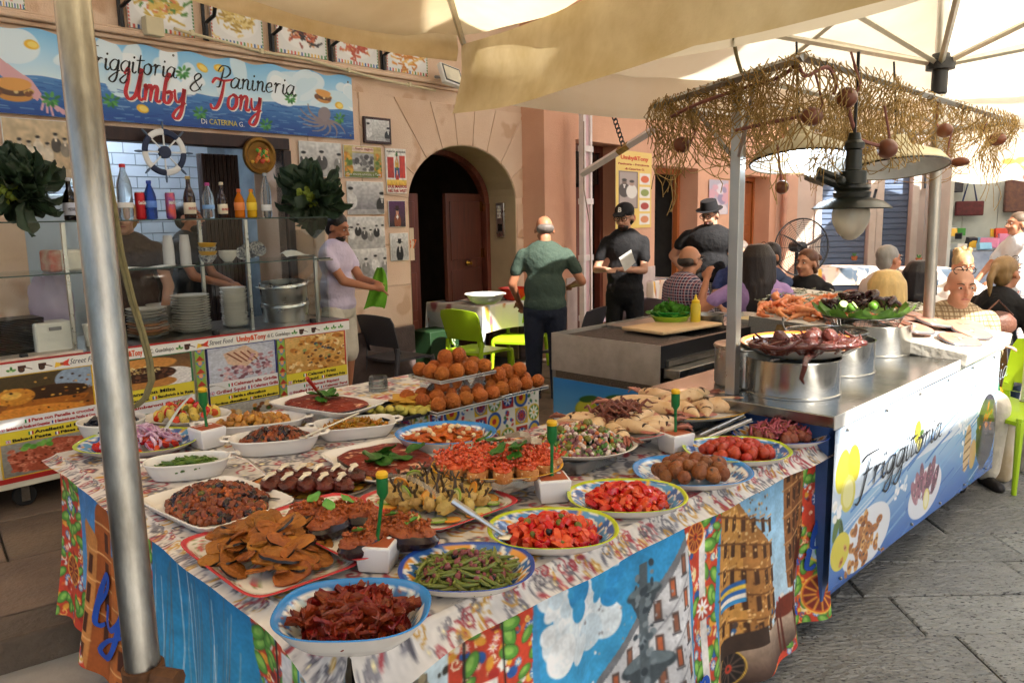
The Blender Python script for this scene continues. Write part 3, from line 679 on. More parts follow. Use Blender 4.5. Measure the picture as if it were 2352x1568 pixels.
cv = Cv(int(1.18*PXM), int(1.1*PXM), '#cdc6bf'); arabesque(cv, 800, 8, 5, RC); cv.noise(.06, 2)
o2 = runner('table_runner', cv, .105, 1.28, .96, 2.06, 'white runner with grey and red arabesques on the cart side table')
def skirt(name, cv, along, x0, x1, ztop, zbot, off, amp, ph, parent=None, k=9., hem=0., corner=0.):
 def fn(U, V):
  s = x0+(x1-x0)*U; d = 1-V; hemz = hem*np.sin(s*5.1+ph)
  z = ztop-(ztop-zbot+hemz)*d*(1+corner*np.exp(-(s-x0)*7))
  out = off+amp*d*(np.sin(s*k+ph)+.5*np.sin(s*k*2.3+ph*2+d*1.5))+.05*d*d
  out = np.where(d < .03, off*(d/.03)**.5, out)
  return (s, .025-out, z) if along == 'x' else (.115-out, s, z)
 return sheet(name, cv, fn, m_cloth, parent, FT.o, (0, 0, FT.a))
def hang(o, nm, cv, along, x0, x1, drop, off, amp, ph): return skirt(nm, cv, along, x0, x1, TZ+.001, TZ-drop, off, amp, ph, None)
cv = Cv(480, 14, '#d8d2cb'); arabesque(cv, 300, 5, 11, RC); cv.noise(.06, 2)
e1 = skirt('cloth_edge', cv, 'x', .105, 2.24, TZ+.001, TZ-.05, .02, .006, 1.0, corner=1.5); e1.location = (0, 0, 0); e1.rotation_euler = (0, 0, 0); e1.parent = o1
cv = Cv(440, 12, '#d8d2cb'); arabesque(cv, 260, 5, 12, RC); cv.noise(.06, 2)
e2 = skirt('cloth_edge', cv, 'y', .015, 2.06, TZ+.001, TZ-.018, .012, .004, 2.0, corner=5); e2.location = (0, 0, 0); e2.rotation_euler = (0, 0, 0); e2.parent = o1
W_, H_ = 700, 236
cv = Cv(W_, H_, '#3f8fc4')
def X_(x): return x/2.26*W_
cv.grad(0, 0, X_(.42), H_, '#cfe0e6', '#a9c6d4')
for k, (a, h) in enumerate(((.02, .2), (.10, .05), (.2, .16), (.28, .35))):
 cv.rect(X_(a), H_*h, X_(a)+30, H_, ('#6b6455', '#7b725f', '#5e584c', '#8a8068')[k])
 for j in range(6): cv.rect(X_(a)+8, H_*h+16+j*34, X_(a)+20, H_*h+34+j*34, '#2e2a26'); cv.line([(X_(a), H_*h+8+j*34), (X_(a)+30, H_*h+8+j*34)], 2, '#a59a80')
cv.blobs(160, 0, 30, X_(.4), H_, 1.5, 4, ('#4a453b', '#97896a', '#b3a686', '#3b372f'), 5)
folk(cv, [(X_(.36), 0), (X_(.64), 0), (X_(.62), 60), (X_(.60), H_), (X_(.36), H_)], 2, 1.5)
cv.rect(X_(.43), 70, X_(.50), H_, '#e7e2dc'); cv.rect(X_(.405), 30, X_(.412), H_, '#1d1a1a'); cv.rect(X_(.52), 20, X_(.526), H_, '#1d1a1a')
for j in range(3): cv.ell(X_(.465), 110+j*40, 7, 10, '#4f8f3a'); cv.ell(X_(.455), 100+j*40, 4, 5, '#69a84a'); cv.ell(X_(.477), 97+j*40, 2.5, 2.5, '#c9302a')
wheel(cv, X_(.47), 225, 30)
cv.grad(X_(.64), 0, X_(1.30), H_, '#2f8fc9', '#4fb2dd')
cv.blobs(60, X_(.66), 5, X_(.95), 90, 7, 20, ('#dfe9ee', '#cfdfe8', '#eef3f5'), 9); cv.blobs(14, X_(.78), 10, X_(1.0), 70, 8, 15, ('#2f8fc9', '#3a9bd0'), 19)
cv.poly([(X_(.72), 185), (X_(.72), H_), (X_(1.31), H_), (X_(1.31), 30), (X_(1.2), 62)], '#c9c9cb')
cv.poly([(X_(.72), 178), (X_(.72), 188), (X_(1.31), 40), (X_(1.31), 28)], '#77787c')
for r_ in range(4):
 for i in range(9):
  x = .75+i*.064; yt = 200-i*17.5+r_*34-12
  if yt > 236 or x > 1.28: continue
  cv.rect(X_(x), yt, X_(x)+9, yt+20, '#5c4a44'); cv.rect(X_(x)+2, yt+3, X_(x)+7, yt+18, '#b5603c' if (i+r_) % 2 else '#8d5a44'); cv.rect(X_(x)-2, yt+20, X_(x)+11, yt+22, '#54555a')
for i in range(4): cv.line([(X_(.72), 222-i*0+i*34), (X_(1.31), 70+i*36)], 1.6, '#8a8b90')
cv.blobs(120, X_(.75), 60, X_(1.3), H_, .8, 2, ('#a5a6aa', '#e4e4e4', '#8e8f94'), 31)
for (fy, fr_) in ((70, 24), (142, 34), (212, 40)):
 cv.ell(X_(1.09), fy, fr_, fr_*.32, '#3d474c'); cv.ell(X_(1.09), fy-3, fr_*.9, fr_*.22, '#6c7a80'); cv.poly([(X_(1.09)-fr_*.8, fy+3), (X_(1.09)+fr_*.8, fy+3), (X_(1.09)+5, fy+28), (X_(1.09)-5, fy+28)], '#454f55')
cv.rect(X_(1.09)-6, 40, X_(1.09)+6, H_, '#59646a'); cv.blobs(70, X_(1.05), 40, X_(1.13), H_, 2, 5, ('#39434a', '#7f8b91', '#505c63'), 8)
folk(cv, [(X_(1.27), 0), (X_(1.56), 0), (X_(1.50), 60), (X_(1.47), 130), (X_(1.53), H_), (X_(1.31), H_), (X_(1.34), 90)], 4, 1.5)
cv.rect(X_(1.385), 40, X_(1.42), H_, '#e2dcd6'); flower(cv, X_(1.40), 120, 12, '#ffffff', '#b8432c'); wheel(cv, X_(1.36), 40, 16)
cv.grad(X_(1.52), 0, X_(2.14), H_, '#7fb6dd', '#cfdde2')
cv.poly([(X_(1.52), 10), (X_(1.62), 26), (X_(1.80), 90), (X_(1.82), 175), (X_(1.50), 195)], '#a3703a'); cv.poly([(X_(1.52), 10), (X_(1.60), 20), (X_(1.65), 60), (X_(1.66), 185), (X_(1.50), 195)], '#c08a44')
for r_ in range(5):
 for i in range(6):
  x = X_(1.54)+i*16; yt = 36+r_*30+i*5; cv.rect(x, yt, x+7, yt+17, '#4a2d18'); cv.rect(x-2, yt-3, x+9, yt-1, '#d9a868')
 cv.line([(X_(1.5), 32+r_*31), (X_(1.82), 66+r_*27)], 2.2, '#6d441f')
cv.poly([(X_(1.93), 0), (X_(2.16), 0), (X_(2.16), 180), (X_(1.92), 160)], '#8a5a32'); cv.poly([(X_(2.0), 0), (X_(2.08), 0), (X_(2.06), 170), (X_(1.98), 165)], '#6c4223')
for r_ in range(5):
 for i in range(4): x = X_(1.95)+i*16; cv.rect(x, 14+r_*32-i*2, x+8, 33+r_*32-i*2, '#3d2413')
 cv.line([(X_(1.92), 8+r_*33), (X_(2.16), 0+r_*34)], 2, '#b98a58')
cv.blobs(260, X_(1.51), 20, X_(1.8), 190, .7, 2.2, ('#d9aa62', '#6d4420', '#8f5e2c', '#e0bb80'), 17); cv.blobs(150, X_(1.93), 0, X_(2.14), 170, .7, 2.2, ('#a8774a', '#4d2c16', '#c39a6c'), 18)
cv.grad(X_(1.50), 186, X_(2.14), H_, '#b39c86', '#3c2a22')
cv.blobs(40, X_(1.6), 165, X_(2.1), 190, 2, 4, ('#d6cfc5', '#4a3a34', '#b7403a', '#e8e0d4', '#305a8a'), 6)
cv.ell(X_(1.90), 178, 26, 12, '#6a2a16'); cv.poly([(X_(1.95), 172), (X_(2.06), 128), (X_(2.10), 140), (X_(2.02), 178)], '#702e18'); cv.poly([(X_(2.05), 128), (X_(2.10), 120), (X_(2.115), 148), (X_(2.08), 146)], '#5a2312')
for dx in (-22, -14, 14, 21): cv.line([(X_(1.90)+dx, 184), (X_(1.90)+dx+2, 226)], 4, '#5a2413')
for j, c in enumerate(('#2c62a8', '#e0c04a', '#2c62a8', '#efe8da', '#3a8ac0')): cv.rect(X_(1.52), 118+j*5, X_(1.66), 123+j*5, c)
wheel(cv, X_(1.58), 214, 20, '#2b211c', '#55443a', '#1c1613'); cv.rect(X_(1.52), 178, X_(1.74), 198, '#3a2a20')
folk(cv, [(X_(2.08), 0), (X_(2.26), 0), (X_(2.26), H_), (X_(1.72), H_), (X_(1.86), 226), (X_(2.06), 214), (X_(2.12), 110), (X_(2.10), 40)], 6, 1.4)
flower(cv, X_(2.2), 74, 9, '#ffffff', '#2f57a8'); cv.ell(X_(2.2), 140, 16, 18, '#e6c04a'); cv.ell(X_(2.2), 140, 13, 15, '#a9c3d6'); cv.ell(X_(2.2), 144, 5, 7, '#4f8f3a'); wheel(cv, X_(2.2), 200, 27)
cv.noise(.07, 2, 3).noise(.08, 9, 4).noise(.1, 25, 5)
cv.a = cv.a[:, 37:]; cv.w = cv.a.shape[1]
resize(cv, .82)
cl1 = skirt('picture_cloth', cv, 'x', .12, 2.25, TZ-.004, .05, .022, .036, .6, k=11, hem=.02)
tag(cl1, 'cloth printed with palace, fountain and horse cart hanging on the street side of the table', 'tablecloth')
W2, H2 = 600, 220
cv = Cv(W2, H2, '#2c86b8')
def Y_(y): return y/2.05*W2
cv.grad(Y_(.36), 0, Y_(1.12), H2, '#1e78ad', '#3f9fc4'); cv.grad(Y_(.36), H2*.8, Y_(1.12), H2, '#b98d86', '#6d4a44')
q = random.Random(4)
for i in range(26):
 x = Y_(q.uniform(.40, 1.08)); cv.line([(x+q.uniform(-3, 3), 20+q.uniform(0, 60)), (x+q.uniform(-6, 6), 110), (x+q.uniform(-8, 8), 205)], 1.2, q.choice(('#cfd6d8', '#8fa5ac', '#5b707a')))
for i in range(12): cv.rect(Y_(.4)+i*18, 188-q.uniform(0, 26), Y_(.4)+i*18+3, 205, '#3a2c2a')
folk(cv, [(Y_(.22), 0), (Y_(.45), 0), (Y_(.43), 60), (Y_(.36), 120), (Y_(.40), H2), (Y_(.2), H2)], 21, 1.4)
cv.rect(Y_(.24), 40, Y_(.29), H2, '#d9d6d4'); cv.rect(Y_(.31), 20, Y_(.32), H2, '#201c1c')
cv.grad(0, 0, Y_(.21), H2, '#b7ccd6', '#9ab4c2'); cv.rect(Y_(.01), 16, Y_(.12), H2, '#6f6758'); cv.rect(Y_(.13), 60, Y_(.2), H2, '#837a66')
for j in range(5): cv.rect(Y_(.03), 30+j*36, Y_(.055), 50+j*36, '#302b26'); cv.rect(Y_(.08), 30+j*36, Y_(.105), 50+j*36, '#302b26'); cv.line([(0, 24+j*36), (Y_(.2), 24+j*36)], 2, '#a59a80')
cv.blobs(160, 0, 20, Y_(.2), H2, 1.5, 4, ('#4a453b', '#97896a', '#b3a686', '#3b372f'), 55)
folk(cv, [(Y_(1.08), 0), (Y_(1.30), 0), (Y_(1.30), H2), (Y_(1.12), H2)], 22, 1.5); wheel(cv, Y_(1.22), 196, 24)
cv.grad(Y_(1.30), 0, Y_(1.86), H2, '#3b7fbe', '#7aa9cf')
for k, (a, b, t) in enumerate(((1.36, 1.5, 90), (1.48, 1.62, 40), (1.60, 1.80, 75))):
 cv.rect(Y_(a), t, Y_(b), H2, ('#b9682e', '#a4541f', '#c98442')[k]); cv.ell(Y_((a+b)/2), t, Y_(b-a)/2, 16, ('#b9682e', '#a4541f', '#c98442')[k])
 for j in range(4): cv.rect(Y_(a)+8, t+16+j*34, Y_(a)+18, t+38+j*34, '#4a220f'); cv.line([(Y_(a), t+10+j*34), (Y_(b), t+10+j*34)], 2, '#e0a868')
folk(cv, [(Y_(1.84), 0), (Y_(2.05), 0), (Y_(2.05), H2), (Y_(1.6), H2), (Y_(1.7), H2-40), (Y_(1.84), H2-60)], 23, 1.4); flower(cv, Y_(1.95), 60, 10); wheel(cv, Y_(1.94), 150, 20)
cv.noise(.07, 2, 3).noise(.08, 12, 4); cv.a = cv.a[:, ::-1]
def leftfn(U, V):
 s = 2.05-2.05*U; d = 1-V; z = TZ-.004-(TZ-.004-.10-.04*np.sin(s*4))*d
 out = .018+.03*d*(np.sin(s*12+1)+.5*np.sin(s*27+d))+.06*d*d; out = np.where(d < .03, .018*(d/.03)**.5, out); return (.125-out, s+.03*(1-s/2), z)
cv.a = cv.a[:, ::1]
resize(cv, .82)
cl2 = sheet('picture_cloth', cv, leftfn, m_cloth, None, FT.o, (0, 0, FT.a))
tag(cl2, 'cloth printed with blue sea and brown domes hanging left of the table', 'tablecloth')
# ================================================================== glass counter cart
m_print = P_print(.35); m_gl = glass('case_glass', '#fafcfb', .02, .9); m_gl_edge = M('glass_edge', '#3d4f4a', .1, var=.05)
m_red = M('red_trim', '#b02a26', .4); m_cream = M('cream_trim', '#d9d2bd', .5, var=.08)
cart = thing('food_cart', 'glass food cart on castors with printed menu panels', 'food cart', FC.o, FC.a)
CX0, CX1, CT = -.75, 2.17, .93
ob('body', G().box(CX0, CX1, .012, .70, .30, .925), m_cream, cart, bevel=.006)
ob('counter_top', G().box(CX0, CX1+.01, -.012, .72, .926, .934), m_steel_d, cart)
g = G(); g.box(CX0, CX1, -.012, .70, .25, .2995); ob('base_rail', g, m_cream, cart, bevel=.006)
g = G(); g.box(CX0, CX1, -.016, -.0125, .285, .312); ob('red_strip', g, m_red, cart)
for x in (CX0+.3, .06, CX1-.2):
 c = ob('castor', G().box(x-.05, x+.05, .04, .12, .235, .25), m_black, cart)
 ob('wheel', G().lathe([(0, -.018), (.055, -.016), (.06, -.01), (.06, .01), (.055, .016), (0, .018)], 18, (x, .08, .18), Matrix.Rotation(R(90), 3, 'X')), M('rubber', '#1c1b1b', .8), c)
 ob('fork', G().box(x-.02, x+.02, .052, .058, .15, .236), m_steel_d, c)
hz0, hz1 = .862, .926
ob('header_strip', G().box(CX0, CX1+.005, -.020, -.001, hz0, hz1), m_white, cart); ob('header_trim', G().box(CX0, CX1+.006, -.022, -.001, hz1+.0005, hz1+.010), m_red, cart)
def cart_icon(x):
 cv = Cv(34, 22, '#ece9e2'); cv.rect(3, 3, 20, 11, '#4a2a1c'); cv.line([(19, 9), (32, 15)], 2, '#4a2a1c'); cv.ell(10, 14, 7, 7, '#2c1c16'); cv.ell(10, 14, 4.5, 4.5, '#6a4632')
 for k in range(6): a = k*math.pi/6*2; cv.line([(10, 14), (10+6*math.cos(a), 14+6*math.sin(a))], 1, '#2c1c16')
 poster('cart_emblem', cv, x, x+.075, hz0+.009, hz0+.052, -.0215, m_print, cart)
def leaf_icon(x):
 cv = Cv(30, 18, '#ece9e2'); cv.ell(9, 11, 6, 3, '#4d8a3c', .3); cv.ell(20, 11, 6, 3, '#6aa352', -.3); cv.ell(15, 6, 3, 5, '#3f7a33'); cv.ell(13, 13, 4, 2.5, '#cfe0a8')
 poster('leaf_emblem', cv, x, x+.06, hz0+.012, hz0+.048, -.0215, m_print, cart)
def flag_icon(x):
 cv = Cv(34, 20, '#ece9e2'); cv.poly([(1, 18), (4, 6), (16, 9), (32, 1), (28, 12), (32, 18), (17, 15)], '#d6402c'); cv.poly([(1, 18), (4, 6), (15, 9), (15, 15)], '#efc23a'); cv.ell(16, 11, 4, 3, '#a8522a')
 poster('island_emblem', cv, x, x+.085, hz0+.008, hz0+.054, -.0215, m_print, cart)
m_navy = M('letter_navy', '#1d2340', .5); m_orl = M('letter_umby', '#d9531e', .5); m_blk = M('letter_black', '#15130f', .5); m_redl = M('letter_red', '#b3241f', .5)
def hdr(px0, parts):
 for kind, a, b in parts:
  xa = FC.px(a, 800)[0]; xb = FC.px(b, 790)[0] if b else 0
  if kind == 'cart': cart_icon(xa)
  elif kind == 'leaf': leaf_icon(xa)
  elif kind == 'flag': flag_icon(xa)
  elif kind == 'sf': text('lettering', 'Street Food', .042, m_navy, cart, (xa, -.0215, hz0+.02), shear=.35, fit=xb-xa)
  elif kind == 'ut': text('lettering', 'Umby&Tony', .046, m_orl, cart, (xa, -.0215, hz0+.018), bold=.0016, fit=xb-xa)
  elif kind == 'cg': text('lettering', 'di C. Guadalupo', .034, m_blk, cart, (xa, -.0215, hz0+.02), fit=xb-xa)
hdr(0, [('leaf', 2, 0), ('cart', 30, 0), ('cart', 78, 0), ('flag', 117, 0), ('sf', 153, 226), ('ut', 262, 322), ('cg', 330, 394), ('leaf', 398, 0), ('cart', 418, 0), ('flag', 448, 0), ('sf', 477, 532), ('ut', 541, 608), ('cg', 612, 664), ('leaf', 666, 0), ('cart', 684, 0), ('cart', 712, 0), ('leaf', 740, 0), ('leaf', 757, 0), ('leaf', 773, 0)])
def food_cv(kind, w_, h_, seed):
 q = random.Random(seed)
 cv = Cv(w_, h_, '#8b9098')
 if kind == 'panelle':
  cv.grad(0, 0, w_, h_, '#33302c', '#a65f22'); cv.ell(w_*.35, h_*.12, w_*.5, h_*.26, '#4b3d22', -.2); cv.ell(w_*.86, h_*.25, w_*.25, h_*.3, '#8fa0b4')
  cv.ell(w_*.55, h_*.52, w_*.4, h_*.2, '#3a2410'); cv.poly([(w_*.15, h_*.62), (w_*.95, h_*.66), (w_*.9, h_*.8), (w_*.1, h_*.78)], '#a86220'); cv.ell(w_*.2, h_*.5, w_*.2, h_*.2, '#c9852e'); cv.ell(w_*.17, h_*.46, w_*.1, h_*.09, '#e3b050'); cv.ell(w_*.3, h_*.95, w_*.6, h_*.18, '#d98a34')
  cv.blobs(60, 0, h_*.1, w_, h_, 1, 2.6, ('#d9a145', '#8a4c16', '#3c2610'), seed)
 elif kind == 'milza':
  cv.grad(0, 0, w_, h_, '#5c4630', '#c07f3e'); cv.ell(w_*.72, h_*.75, w_*.35, h_*.35, '#e6e0da'); cv.ell(w_*.4, h_*.22, w_*.42, h_*.2, '#c98a44'); cv.ell(w_*.38, h_*.85, w_*.42, h_*.2, '#c08242'); cv.ell(w_*.38, h_*.55, w_*.42, h_*.24, '#3d2417')
  cv.blobs(60, w_*.02, h_*.4, w_*.75, h_*.75, 1.5, 4.5, ('#5a3522', '#2c1810', '#6f4630'), seed); cv.blobs(70, w_*.05, h_*.28, w_*.6, h_*.5, .8, 3, ('#e3cf96', '#d3b878', '#b99a5c'), seed+1, .2)
 elif kind == 'griglia':
  cv.grad(0, 0, w_, h_, '#b8bcc8', '#a2a6b2'); cv.ell(w_*.45, h_*.6, w_*.6, h_*.6, '#c3c6cf'); cv.poly([(w_*.22, h_*.2), (w_*.55, h_*.02), (w_*.78, h_*.35), (w_*.5, h_*.72), (w_*.28, h_*.5)], '#d9b79a')
  for k in range(4): cv.line([(w_*(.28+.1*k), h_*.2), (w_*(.48+.08*k), h_*.5)], 2.5, '#7a3a20')
  cv.blobs(70, w_*.15, h_*.62, w_*.95, h_, 1.5, 5, ('#b07f86', '#c79aa0', '#80535c', '#dcb9b8'), seed); cv.blobs(30, w_*.6, h_*.3, w_*.95, h_*.7, 1.5, 5, ('#b07f86', '#c79aa0', '#80535c'), seed+3)
 elif kind == 'fritti':
  cv.grad(0, 0, w_, h_, '#d9b26a', '#c8924a')
  for _ in range(90):
   x, y, r = q.uniform(0, w_), q.uniform(0, h_), q.uniform(3, 8); cv.ell(x, y, r, r*.7, q.choice(('#e0b068', '#c98a3e', '#b87430', '#f0d49a')), q.uniform(0, 3))
   if q.random() < .3: cv.ell(x, y, r*.5, r*.35, '#7a4a20')
  cv.blobs(25, w_*.3, h_*.2, w_*.9, h_*.8, 2, 4, ('#5a3a2a', '#3d4a58', '#8a9a5a'), seed); cv.ell(w_*.85, h_*.75, 10, 8, '#dba04e'); cv.ell(w_*.85, h_*.75, 5, 4, '#8a5a28')
 elif kind == 'anelletti':
  cv.grad(0, 0, w_, h_, '#9a9890', '#7d7a72'); cv.poly([(w_*.05, h_*.35), (w_*.55, h_*.05), (w_*.98, h_*.2), (w_*.9, h_*.7), (w_*.4, h_*.98), (w_*.1, h_*.85)], '#a8523a')
  for _ in range(110): x, y = q.uniform(w_*.08, w_*.92), q.uniform(h_*.15, h_*.9); cv.ell(x, y, 3.4, 2.6, q.choice(('#c9745a', '#b85f48', '#d98f72')), ring=.4)
  cv.blobs(40, w_*.1, h_*.3, w_*.85, h_*.9, 1, 3, ('#6a2c1c', '#8a3c28'), seed); cv.blobs(18, w_*.2, h_*.08, w_*.5, h_*.25, 2, 5, ('#5d9a3c', '#7ab552'), seed)
 else:
  cv.grad(0, 0, w_, h_, '#b5b2aa', '#8d887c'); cv.blobs(40, w_*.1, h_*.2, w_*.9, h_*.9, 3, 7, ('#c98a44', '#7a4a28', '#e0c08a', '#3f5a2c', '#5a3a24'), seed)
 return cv.noise(.1, 2, seed)
def zof(px, py): return FC.px(px, py)[1]
m_yel = M('band_yellow', '#e6d23c', .4, var=.04); m_wband = M('band_white', '#e4e2e0', .4, var=.04)
def flagobj(parent, x, z, h, cols):
 w_ = h*1.35
 cv = Cv(15, 9, cols[1] or '#ffffff')
 if cols[0] == 'uk':
  cv.rect(0, 0, 15, 9, '#28367a'); cv.line([(0, 0), (15, 9)], 1.6, '#ffffff'); cv.line([(0, 9), (15, 0)], 1.6, '#ffffff'); cv.rect(0, 3, 15, 6, '#ffffff'); cv.rect(6, 0, 9, 9, '#ffffff'); cv.rect(0, 3.8, 15, 5.2, '#c02030'); cv.rect(6.8, 0, 8.2, 9, '#c02030')
 else: cv.rect(0, 0, 5, 9, cols[0]); cv.rect(10, 0, 15, 9, cols[2])
 poster('flag_print', cv, x, x+w_, z, z+h, -.0165, m_print, parent)
IT = ('#1f8a46', '#f2f2ee', '#c8202c'); FRA = ('#22337e', '#f2f2ee', '#d02a36'); UK = ('uk', '', '')
def band(parent, x0, x1, z0, z1, mat, tm_, lines):
 bb = ob('text_band', G().box(x0, x1, -.015, -.0125, z0, z1), mat, parent); H = z1-z0
 for (fl, s, u0, u1, v, h) in lines:
  xa = x0+(x1-x0)*u0; xb = x0+(x1-x0)*u1; hh = H*h; z = z0+H*v
  if fl: flagobj(bb, xa, z-.003, hh*.8, fl); xa += hh*1.35
  text('lettering', s, hh, tm_, bb, (xa, -.0156, z), fit=xb-xa, bold=.0009)
panels = [
 (-30, 207, '#d9b128', 'panelle', [(963, 994, 'w', [(IT, 'Pane con Panelle e crocche\'', .26, .97, .55, .34), (UK, 'Sandwich with Panelle and Croquettes', .02, .5, .12, .3), (FRA, 'Sandwich avec Panelle et Croq.', .52, .98, .15, .3)]), (994, 1021, 'y', [(IT, 'Anelletti al Forno', .28, .95, .55, .38), (UK, 'Baked Pasta', .06, .5, .1, .36), (FRA, 'Pâtes au four', .54, .98, .12, .34)])], 'anelletti'),
 (246, 437, '#2f7a4a', 'milza', [(905, 935, 'y', [(IT, 'Pane con Milza', .1, .75, .55, .36), (UK, 'Spleen Sandwich', .0, .42, .1, .3), (FRA, 'Sandwich à la Rate', .46, .98, .14, .3)]), (937, 965, 'w', [(IT, 'Gamberoni Grigliati', .1, .9, .5, .34)])], 'x'),
 (472, 632, '#2a2f7c', 'griglia', [(881, 910, 'w', [(IT, 'Calamari alla Griglia', .26, .98, .56, .34), (UK, 'Grilled Squid', .0, .5, .1, .36), (FRA, 'Calamars Grillé', .54, .99, .12, .34)]), (911, 936, 'y', [(IT, 'Sarde a «Beccafico»', .25, .8, .55, .36), (UK, 'Sardines «Beccafico»', .0, .52, .1, .3), (FRA, 'Sardines à la «Beccafico»', .56, .98, .12, .3)])], 'sarde'),
 (652, 792, '#c23a2a', 'fritti', [(859, 883, 'y', [(IT, 'Calamari Fritti', .26, .8, .56, .36), (UK, 'Fried Squid', .02, .5, .1, .36), (FRA, 'Calamars Frits', .56, .96, .12, .34)]), (884, 908, 'w', [(IT, 'Calamari Ripieni', .26, .85, .56, .36), (UK, 'Stuffed Squid', .02, .5, .1, .32), (FRA, 'Calamar Farci', .54, .99, .14, .32)])], 'x')]
for i, (pl, pr, bc, k1, bands, k2) in enumerate(panels):
 lx = pl if i else 2
 x0 = FC.px(pl, 800)[0]; x1 = FC.px(pr, 800)[0]; pn = ob('menu_panel', G().box(x0, x1, -.012, .0115, .312, .861), M('panel_%d' % i, bc, .4, var=.04), cart)
 zz = [zof(lx+6, b[0]) for b in bands]+[zof(lx+6, bands[-1][1])]
 poster('food_photo', food_cv(k1, 110, 84, i+3), x0+(.004 if i != 0 else 0), x1-.012, zz[0], .855, -.0135, m_print, pn)
 for j, (a, b, wy, lines) in enumerate(bands): band(pn, x0, x1, zz[j+1]+.001, zz[j]-.001, m_yel if wy == 'y' else m_wband, m_blk if wy == 'y' else m_redl, lines)
 poster('food_photo', food_cv(k2, 110, 60, i+13), x0+.004, x1-.004, .318, zz[-1]-.003, -.0135, m_print, pn)
for pl, pr in ((209, 228), (225, 244), (443, 466), (634, 653)):
 x0 = FC.px(pl, 800)[0]; x1 = FC.px(pr, 800)[0]; cv = Cv(14, 110, '#8fb04a')
 for k in range(7):
  y = k*16; cv.poly([(1, y), (13, y), (7, y+7)], '#3f7ab8'); cv.poly([(1, y+14), (13, y+14), (7, y+7)], '#b03a2e'); cv.ell(7, y+1, 3, 3, '#e89a6a')
 poster('folk_border', cv, x0+.002, x1-.002, .315, .859, -.0132, m_print, cart)
sh1, sh2 = 1.372, 1.655
for z, d in ((sh1, .5), (sh2, .44)):
 s_ = ob('glass_shelf', G().box(CX0, CX1-.1, .02, d, z, z+.008), m_gl, cart); ob('shelf_edge', G().box(CX0, CX1-.1, .016, .0195, z, z+.008), m_gl_edge, s_)
ob('front_pane', G().box(CX0, CX1-.12, .022, .027, .95, sh1-.002), m_gl, cart); ob('upper_pane', G().box(CX0, CX1-.12, .022, .027, sh1+.012, sh2-.002), m_gl, cart)
ob('side_pane', G().box(CX1-.118, CX1-.113, .05, .5, .95, sh1+.2), m_gl, cart)
for px_, y in ((728, .04), (575, .06), (160, .06), (470, .48), (250, .48)):
 x = FC.px(px_, 680, y)[0]; z1 = sh1+.02 if px_ == 728 else sh2-.002
 ob('case_post', G().box(x-.011, x+.011, y-.011, y+.011, .934, z1), m_steel, cart, bevel=.003)
ob('rail', G().box(CX1-.2, CX1-.09, .0, .05, sh1-.012, sh1-.002), m_steel_d, cart)
for px_ in (52, 500, 725): x = FC.px(px_, 770)[0]; ob('glass_clip', G().box(x-.018, x+.018, .005, .04, .934, .965), m_black, cart, bevel=.004)
def fc(px, y, z): return FC.w(FC.px(px, 690, y)[0], y, z)
def lathe_mesh(name, prof, mat, n=28):
 me = G().lathe(prof, n).mesh(name); fixn(me); me.materials.append(mat); me.shade_smooth(); me.set_sharp_from_angle(angle=R(40)); return me
m_china = M('china', '#ece8e0', .25, var=.04, rndv=.05); m_china_o = M('china_orange', '#d39a6c', .3, var=.1, rndv=.18); m_china_b = M('china_grey', '#b9bfc0', .3, var=.1, rndv=.1)
plate = lathe_mesh('dinner_plate', [(0, .002), (.06, .002), (.062, 0), (.07, 0), (.078, .006), (.118, .017), (.121, .020), (.117, .0205), (.078, .010), (.05, .007), (0, .007)], m_china)
plate_o = lathe_mesh('dinner_plate', [(0, .002), (.06, .002), (.07, 0), (.078, .006), (.118, .017), (.121, .020), (.117, .0205), (.078, .010), (0, .007)], m_china_o); plate_b = lathe_mesh('dinner_plate', [(0, .002), (.06, .002), (.07, 0), (.078, .006), (.118, .017), (.121, .020), (.117, .0205), (.078, .010), (0, .007)], m_china_b)
bowlp = lathe_mesh('deep_plate', [(0, .003), (.04, .003), (.05, 0), (.06, .004), (.085, .022), (.088, .026), (.084, .026), (.058, .010), (0, .008)], m_china)
def stack(me_list, n, dz, px, y, label, group, cat='plate', nm='dinner_plate', jit=.003):
 base = fc(px, y, .9345)
 for k in range(n):
  me = me_list[k % len(me_list)] if len(me_list) < 3 else rnd.choice(me_list)
  o = ob(nm, me, None, None, base+Vector((rnd.uniform(-jit, jit), rnd.uniform(-jit, jit), k*dz)), (0, 0, rnd.uniform(0, 6))); tag(o, label, cat, group)
stack([plate_o, plate_o, plate_b, plate], 10, .0182, 334, .30, 'orange and grey rimmed plate in the left stack inside the glass case', 'orange rimmed plate stack')
stack([plate], 14, .0172, 436, .30, 'white dinner plate in the middle stack inside the glass case', 'white plate stack')
stack([bowlp], 19, .0135, 537, .30, 'small white deep plate in the tall stack beside the steel pot', 'deep plate stack', nm='deep_plate')
stack([plate], 12, .0142, 378, .52, 'white plate in the short stack at the back of the glass case', 'back plate stack')
pot = thing('steel_pot', 'tilted stack of wide stainless steel pans in the glass case', 'pot', fc(655, .32, .9345), FC.a)
for k in range(2):
 b = ob('pan_wall', G().lathe([(.150, .002+k*.14), (.158, 0+k*.14), (.160, .01+k*.14), (.163, .105+k*.14), (.169, .108+k*.14), (.170, .118+k*.14), (.163, .132+k*.14), (.165, .139+k*.14), (.15, .139+k*.14), (.15, .01+k*.14), (0, .008+k*.14)], 40), m_steel, pot)
pot.rotation_euler = (R(2), R(-3), FC.a)
for s_ in (-1, 1): ob('handle', G().tube([(s_*.165, -.03, .25), (s_*.2, -.02, .262), (s_*.2, .02, .262), (s_*.165, .03, .25)], .005), m_steel, pot)
